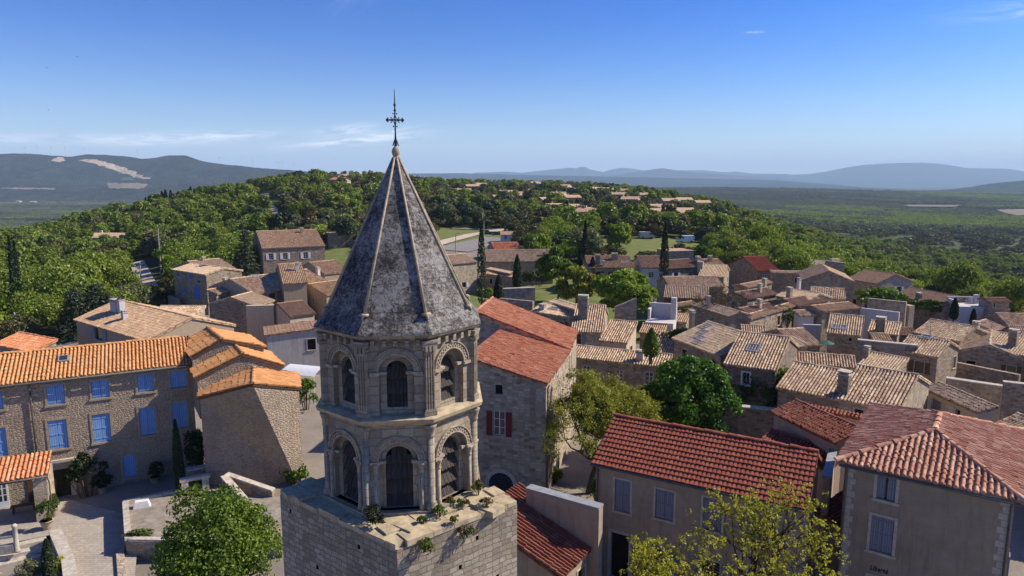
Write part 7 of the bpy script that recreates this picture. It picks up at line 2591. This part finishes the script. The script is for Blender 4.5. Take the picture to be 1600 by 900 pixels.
branching('open yellow green tree with bare dark branches before the red tiled house', 'young_leaf_tree', 1160, 716, 1000, 24.0, 178, 1165, 'leaf_yellow', 7, .062, 7, -1.6, 6, .14, 'bark_dark', .43)
branching('loose yellow green tree shading the sandy yard beside the stone house', 'young_leaf_tree', 960, 562, 770, 44, 68, 918, 'leaf_spring', 12, .075, 15, 0.0, 6, .42, 'bark', .75)
branching('bare brownish tree without leaves along the narrow lane', 'bare_tree', 1128, 428, 500, 88, 40, 1128, 'leaf_brown', 15, .1, 2, 0.0, 5, .3, 'bark', .5)

CY = [  # px, top, base, distance, half width px, label
    (752, 349, 470, 92, 8.5, 'tallest slim cypress, standing between spire and stone farmhouse'), (808, 398, 450, 106, 8, 'short pointed cypress in front of the stone farmhouse'),
    (779, 429, 472, 93, 9, 'stubby dark cypress just above the rust red upper roof'), (915, 344, 414, 150, 5, 'slim dark cypress behind the leafy trees in mid village'),
    (906, 392, 428, 132, 4.5, 'short cypress left of the dusky pink row house'), (926, 402, 430, 126, 5, 'small pointed cypress against the dusky pink row house'),
    (1040, 350, 445, 116, 8, 'very tall lone cypress rising above the row houses right of centre'), (1493, 466, 502, 95, 7, 'rounded column cypress beside the white roof terrace'),
    (1522, 483, 508, 90, 4.5, 'thin little cypress on the stone house with the terrace'), (13, 368, 430, 120, 5, 'left one of two thin cypresses at the left edge of the woods'),
    (21, 376, 430, 122, 5, 'right one of two thin cypresses at the left edge of the woods'), (273, 655, 772, 42.6, 9, 'column cypress against the shaded front of the blue shuttered house'),
    (71, 843, 915, 31, 11, 'little cypress beside the steps at the lower left'), (997, 326, 342, 300, 2.5, 'cypress on the slope among the far houses right of centre'), (886, 314, 330, 330, 2.5, 'cypress beside the far houses above the field')]
def cypresses():
    for i, (px, yt, yb, Yd, hw, lb) in enumerate(CY):
        top, bot = PY(px, yt, Yd), PY(px, yb, Yd)
        g0 = min(bot[2], tz(bot[0], bot[1]) + 4)
        h = top[2] - g0
        near = Yd < 60
        t = cypress_proto(h, hw * Yd / FP, 3200 if near else 1700, .075 if near else max(.12, Yd * .0016), 500 + i, lb)
        place(t, (top[0], top[1], g0), i)
    # clipped topiary column
    p0, p1 = PY(1017, 513, 61), PY(1017, 549, 61)
    t = cypress_proto(p1[2] * 0 + p0[2] - p1[2] + .8, .8, 2200, .11, 540, 'clipped cylindrical topiary with a flat top left of the four skylight house', None, M['leaf_bush'])
    place(t, tuple(p1 - (0, 0, .8)))
    # a dark row on the far left crest
    base = None
    g = np.random.default_rng(6)
    for i in range(15):
        px = 226 + i * 5.6 + g.uniform(-1.5, 1.5)
        Yd = 392
        q = PY(px, 297, Yd)
        z = tz(q[0], q[1])
        if base is None:
            base = cypress_proto(8.0, .95, 700, .5, 560, 'dark pointed conifer in the row along the far left crest', 'row of dark conifers on the left crest')
            t = base
        else:
            t = dup(base)
        place(t, (q[0], q[1], z + 1.0), i, g.uniform(.8, 1.25))
    c = conifer_proto(8.6, 2.3, 2600, .22, 570, 'spiky dark conifer standing left of the white shuttered farmhouse')
    q = PY(386, 432, 116)
    place(c, (q[0], q[1], q[2]))
    for i, (px, yt, yb, Yd, r, lb) in enumerate(((146, 437, 520, 98, 3.6, 'big blue grey cedar behind the sprawling patched roof'), (112, 448, 520, 96, 3.0, 'dark spreading cedar left of the blue grey one'), (165, 452, 512, 92, 2.4, 'smaller grey conifer right against the sprawling patched roof'))):
        a, b = PY(px, yt, Yd), PY(px, yb, Yd)
        t = conifer_proto(a[2] - tz(a[0], a[1]), r, 2600, .24, 580 + i, lb, None, M['leaf_pine'], name='cedar')
        place(t, (a[0], a[1], tz(a[0], a[1])))
cypresses()

# ---------------------------------------------------------------- far houses among the trees
M['tile_far'] = m_tiles('tile_far', [(.50, .30, .20), (.56, .36, .25), (.46, .27, .18)], (.3, .2, .14), .3)
def far_houses():
    g = np.random.default_rng(9)
    shapes = {}
    def proto(kind, wall, roof):
        key = (kind, wall, roof)
        if key in shapes:
            return dup(shapes[key])
        t = thing('far_house', 'x', 'house', (0, 0, 0))
        L, W, h = ((12, 8, 3.2), (15, 9, 3.0), (9, 8, 5.2))[kind]
        wb, rb = MB(), MB()
        zr = h + W / 2 * .32
        O = V3(-L / 2, -W / 2, 0)
        X, Yv = V3(1, 0, 0), V3(0, 1, 0)
        ops = [(1.5, 2.7, 1, 2.3), (L - 3, L - 1.6, .1, 2.3)] + ([(1.5, 2.6, 3.4, 4.5), (L - 2.8, L - 1.7, 3.4, 4.5)] if kind == 2 else [])
        wall_face(wb, O, X, -Yv, L, -2.5, h, ops)
        wall_face(wb, O + X * L, Yv, X, W, -2.5, h, (), top=[(W / 2, zr)])
        wall_face(wb, O + X * L + Yv * W, -X, Yv, L, -2.5, h)
        wall_face(wb, O + Yv * W, -Yv, -X, W, -2.5, h, (), top=[(W / 2, zr)])
        wb.build('wall', M[wall], t)
        k = .4
        F = lambda a, b, z: O + X * a + Yv * b + V3(0, 0, z)
        for (p, q) in (((-k, -k), (L + k, -k)), ((L + k, W + k), (-k, W + k))):
            rb.prism([F(*p, h - k * .32), F(*q, h - k * .32), F(q[0], W / 2, zr), F(p[0], W / 2, zr)], [F(*p, h - k * .32 + .15), F(*q, h - k * .32 + .15), F(q[0], W / 2, zr + .15), F(p[0], W / 2, zr + .15)])
        rf = rb.build('roof', M[roof], t)
        cb = MB()
        cb.box(F(L * .3, W * .55, zr + .3), (.4, .3, .7))
        cb.build('chimney', M['plaster_cream'], rf)
        for o in ops:
            b = MB()
            b.box(F((o[0] + o[1]) / 2, .15, (o[2] + o[3]) / 2), ((o[1] - o[0]) / 2, .02, (o[3] - o[2]) / 2))
            b.build('window', M['glass'], t)
        shapes[key] = t
        return t
    LST = [(600, 166), (633, 167), (650, 170), (692, 172), (810, 186), (865, 195), (822, 204), (905, 200), (965, 206), (1010, 208), (1070, 213), (1105, 216), (498, 211), (530, 219), (602, 226), (662, 201), (482, 241), (732, 253), (776, 240),
           (848, 296), (842, 262), (766, 292), (1088, 242), (1235, 244), (985, 317), (1066, 327), (858, 346), (935, 357), (1310, 296), (1352, 281), (1425, 271), (1520, 284), (1255, 326), (1368, 341), (1590, 380), (368, 182), (325, 194), (272, 204), (212, 161), (1150, 273)]
    L2 = [(640 + x * .3, 240 + y * .3) for x, y in LST]
    G = 'pale houses scattered among the trees on the far ridge'
    special = {(1390, 318): ('far house with a dark red front among the trees on the far slope', 'plaster_pink', 'tile_rust'), }
    todo = [(x, y, 'pale house with tiled roof half hidden by trees on the far ridge', None, None, G) for x, y in L2]
    todo.append((640 + 1390 * .3, 240 + 318 * .3, 'reddish house with pale roof among the trees on the far slope', 'plaster_pink', 'tile_pale', None))
    todo += [(532, 291, 'large pale villa with orange roof on the hill left of the spire', 'plaster_cream', 'tile_fire', None), (545, 283, 'pale villa just above the largest one left of the spire', 'plaster_cream', 'tile_pale', None),
             (558, 270, 'small white house at the hill crest left of the spire', 'plaster_white', 'tile_pale', None), (597, 273, 'tiny cream house on the crest beside the spire', 'plaster_cream', 'tile_pale', None),
             (263, 302, 'long low house with orange roof on the far left crest', 'plaster_cream', 'tile_fire', None), (171, 378, 'house with a pale pink roof sunk in the left woods', 'plaster_cream', 'tile_pale', None),
             (1128, 360, 'pale roofed house at the edge of the woods right of the van', 'plaster_cream', 'tile_pale', None), (1150, 367, 'small stone hut below the pale roofed house at the edge of the woods', 'rubble', 'tile_old', None)]
    for x, y, lb, wl, rf, grp in todo:
        p = on_ground(x, y + 4)
        if p[1] > 900:
            p = PY(x, y + 4, 620)
            p[2] = tz(p[0], p[1])
        d = math.hypot(p[0], p[1])
        kind = int(g.integers(0, 3)) if '171' not in lb else 1
        t = proto(kind, wl or ['plaster_cream', 'plaster_white', 'plaster_cream'][int(g.integers(0, 3))], rf or ['tile_pale', 'tile_far', 'tile_pale', 'tile_far'][int(g.integers(0, 4))])
        tag(t, lb)
        if grp:
            t['group'] = grp
        elif 'group' in t:
            del t['group']
        # lift a little so the roof shows at the height it has in the photo
        zwant = PY(x, y, p[1])[2] - 2.5
        t.location = (p[0], p[1], max(p[2], min(zwant, p[2] + 3)))
        t.rotation_euler = (0, 0, g.uniform(-.6, .6))
        SUBURB.append((p[0], p[1], 8.5))
    # cluster of roofs far out on the left plain
    for i, (x, y) in enumerate(((58, 309), (66, 312), (76, 311), (40, 314), (30, 317), (115, 308), (126, 309), (52, 318))):
        p = on_ground(x, y)
        t = proto(1, 'plaster_cream', 'tile_pale')
        tag(t, 'tiny pale house in the hamlet far out on the left plain')
        t['group'] = 'hamlet on the left plain'
        t.location = tuple(p + (0, 0, 3))
        t.rotation_euler = (0, 0, g.uniform(-.5, .5))
        t.scale = (1.7, 1.7, 1.7)
far_houses()

# ---------------------------------------------------------------- small things
def vehicle(name, label, cat, px, py, L, W, H, ang, paint, van=True):
    p = on_ground(px, py)
    t = thing(name, label, cat, tuple(p), ang)
    X = V3(math.cos(ang), math.sin(ang), 0)
    Yv = V3(-X[1], X[0], 0)
    F = lambda a, b, z: p + X * a + Yv * b + V3(0, 0, z)
    prof = [(-L / 2, .4), (L / 2, .4), (L / 2, .95), (L * .36, 1.15), (L * .22, H), (-L / 2 + .05, H), (-L / 2, H - .15)] if van else \
           [(-L / 2, .35), (L / 2, .35), (L / 2, .75), (L * .24, .9), (L * .08, H), (-L * .28, H), (-L * .44, .95), (-L / 2, .85)]
    mb = MB()
    n = len(prof)
    mb.prism([F(a, -W / 2, z) for a, z in prof][::-1], [F(a, W / 2, z) for a, z in prof][::-1])
    mb.build('body', paint, t)
    for s in (-1, 1):
        g = MB()
        if van:
            g.box(F(L * .22, s * (W / 2 + .004), H * .72), (.35, .01, .25), X)
        else:
            g.box(F(-L * .1, s * (W / 2 + .004), (H + .9) / 2), (L * .17, .01, (H - .95) / 2), X)
        g.build('side_window', M['glass'], t)
    g = MB()
    q = ((L * .355, 1.2), (L * .23, H - .06)) if van else ((L * .235, .95), (L * .09, H - .04))
    o_ = V3(0, 0, .02) + X * .02
    g.poly([F(q[0][0], -W / 2 + .1, q[0][1]) + o_, F(q[0][0], W / 2 - .1, q[0][1]) + o_, F(q[1][0], W / 2 - .12, q[1][1]) + o_, F(q[1][0], -W / 2 + .12, q[1][1]) + o_])
    g.build('windscreen', M['glass'], t)
    for a in (-L * .3, L * .3):
        for s in (-1, 1):
            w = MB()
            w.tube([F(a, s * (W / 2 - .2), .33), F(a, s * (W / 2 + .02), .33)], .33, 12)
            w.build('wheel', M['dark'], t)
    return t
M['paint_white'] = m_plain('white_car_paint', (.75, .75, .76), .3, .04, 3, .5)
M['paint_dark'] = m_plain('dark_car_paint', (.03, .035, .045), .25, .1, 3, .5)
vehicle('parked_van', 'white van parked on the grassy field at the edge of the woods', 'van', 1071, 379, 5.2, 2.0, 2.2, math.pi + .1, M['paint_white'])
vehicle('parked_trailer', 'pale old caravan half hidden by trees left of the white van', 'caravan', 1010, 373, 4.6, 2.0, 2.2, .1, M['plaster_dirty'])
vehicle('parked_car', 'dark car parked at the roadside by the white cabin', 'car', 760, 366, 4.2, 1.75, 1.45, .4, M['paint_dark'], False)

def pole(name, label, px, yt, Yd, cat='pole', arm=False, group=None):
    a = PY(px, yt, Yd)
    z = tz(a[0], a[1])
    t = thing(name, label, cat, (a[0], a[1], z), 0, group)
    mb = MB()
    mb.tube([V3(a[0], a[1], z - .3), a], [.16, .11], 7)
    mb.build('post', M['concrete'], t)
    mb = MB()
    if arm:
        mb.tube([a - (0, 0, .2), a + (.9, 0, .1)], .05, 5)
        mb.box(a + (1.1, 0, .08), (.3, .12, .06))
        mb.build('lamp_head', M['zinc'], t)
    else:
        mb.box(a - (0, 0, .4), (.7, .06, .06))
        mb.build('crossarm', M['concrete'], t)
    return t
pole('utility_pole', 'grey utility pole rising from the left woods', 246, 352, 175)
pole('utility_pole', 'pale utility pole by the track below the left woods', 218, 409, 150)
pole('utility_pole', 'thin pole in front of the trees at the left edge', 22, 488, 96)
pole('street_lamp', 'slim street lamp by the path right of the spire', 756, 345, 200, 'street lamp', True)
pole('street_lamp', 'street lamp beside the lawn path, the lower one', 712, 365, 190, 'street lamp', True)

def parasol():
    p = PZ(1290, 556, 4.0)
    p[2] = 3.2
    t = thing('parasol', 'small green parasol in the dark yard right of the ribbed roof', 'parasol', tuple(p))
    mb = MB()
    mb.tube([p, p + (0, 0, 2.2)], .03, 6)
    mb.build('pole', M['white'], t)
    mb = MB()
    top = p + (0, 0, 2.35)
    rim = [p + (.75 * math.cos(a), .75 * math.sin(a), 2.05) for a in np.linspace(0, 2 * math.pi, 9)[:-1]]
    for i in range(8):
        mb.prism([rim[i], rim[(i + 1) % 8], top], [rim[i] + (0, 0, .03), rim[(i + 1) % 8] + (0, 0, .03), top + (0, 0, .03)])
    mb.build('canopy', m_plain('green_canvas', (.03, .12, .08), .8, .1), t)
parasol()

def turbines():
    base = None
    g = np.random.default_rng(2)
    for i, (px, y) in enumerate(((43, 241), (60, 239), (82, 241), (104, 241), (135, 242), (216, 245), (345, 256), (396, 261), (436, 264), (443, 265), (461, 267))):
        Yd = 4900
        p = PY(px, y + 2, Yd)
        if base is None:
            t = base = thing('wind_turbine', 'tiny white wind turbine on the skyline of the far left hills', 'wind turbine', (0, 0, 0), 0, 'wind turbines along the left skyline')
            mb = MB()
            mb.tube([V3(0, 0, -15), V3(0, 0, 30), V3(0, 0, 58)], [2.0, 1.6, 1.1], 8)
            mb.build('tower', M['white'], t)
            mb = MB()
            mb.box(V3(0, .5, 58.5), (1.3, 3, 1.4))
            mb.build('nacelle', M['white'], t)
            for k in range(3):
                a = math.pi / 2 + k * 2 * math.pi / 3
                mb = MB()
                d = V3(math.cos(a), 0, math.sin(a))
                mb.tube([V3(0, -3.2, 58.5), V3(0, -3.2, 58.5) + d * 8, V3(0, -3.2, 58.5) + d * 27], [.9, 1.2, .3], 5)
                mb.build('blade', M['white'], t)
        else:
            t = dup(base)
        t.location = tuple(p)
        t.rotation_euler = (0, 0, g.uniform(-.8, .8))
turbines()

def birds():
    for i, (px, py, Yd, lb) in enumerate(((121, 89, 130, 'highest dark bird flying in the left sky'), (74, 106, 150, 'middle dark bird gliding near the left edge of the sky'), (76, 172, 160, 'lowest dark bird in the left sky'))):
        p = PY(px, py, Yd)
        mb = MB()
        mb.tube([p - (.13, 0, 0), p - (.05, 0, -.01), p + (.07, 0, .01), p + (.14, 0, .02), p + (.17, 0, .02)], [.01, .035, .04, .028, .005], 7)
        for s in (-1, 1):
            mb.prism([p + (.05, 0, .01), p + (-.05, 0, .01), p + (-.06, s * .2, .07), p + (-.05, s * .36, .05), p + (.02, s * .2, .08)],
                     [p + (.05, 0, .025), p + (-.05, 0, .02), p + (-.06, s * .2, .08), p + (-.05, s * .36, .055), p + (.02, s * .2, .09)])
        solo(mb, 'bird', M['dark'], lb, 'bird', tuple(p), 'birds in the sky', .6 * i)
birds()
woods()
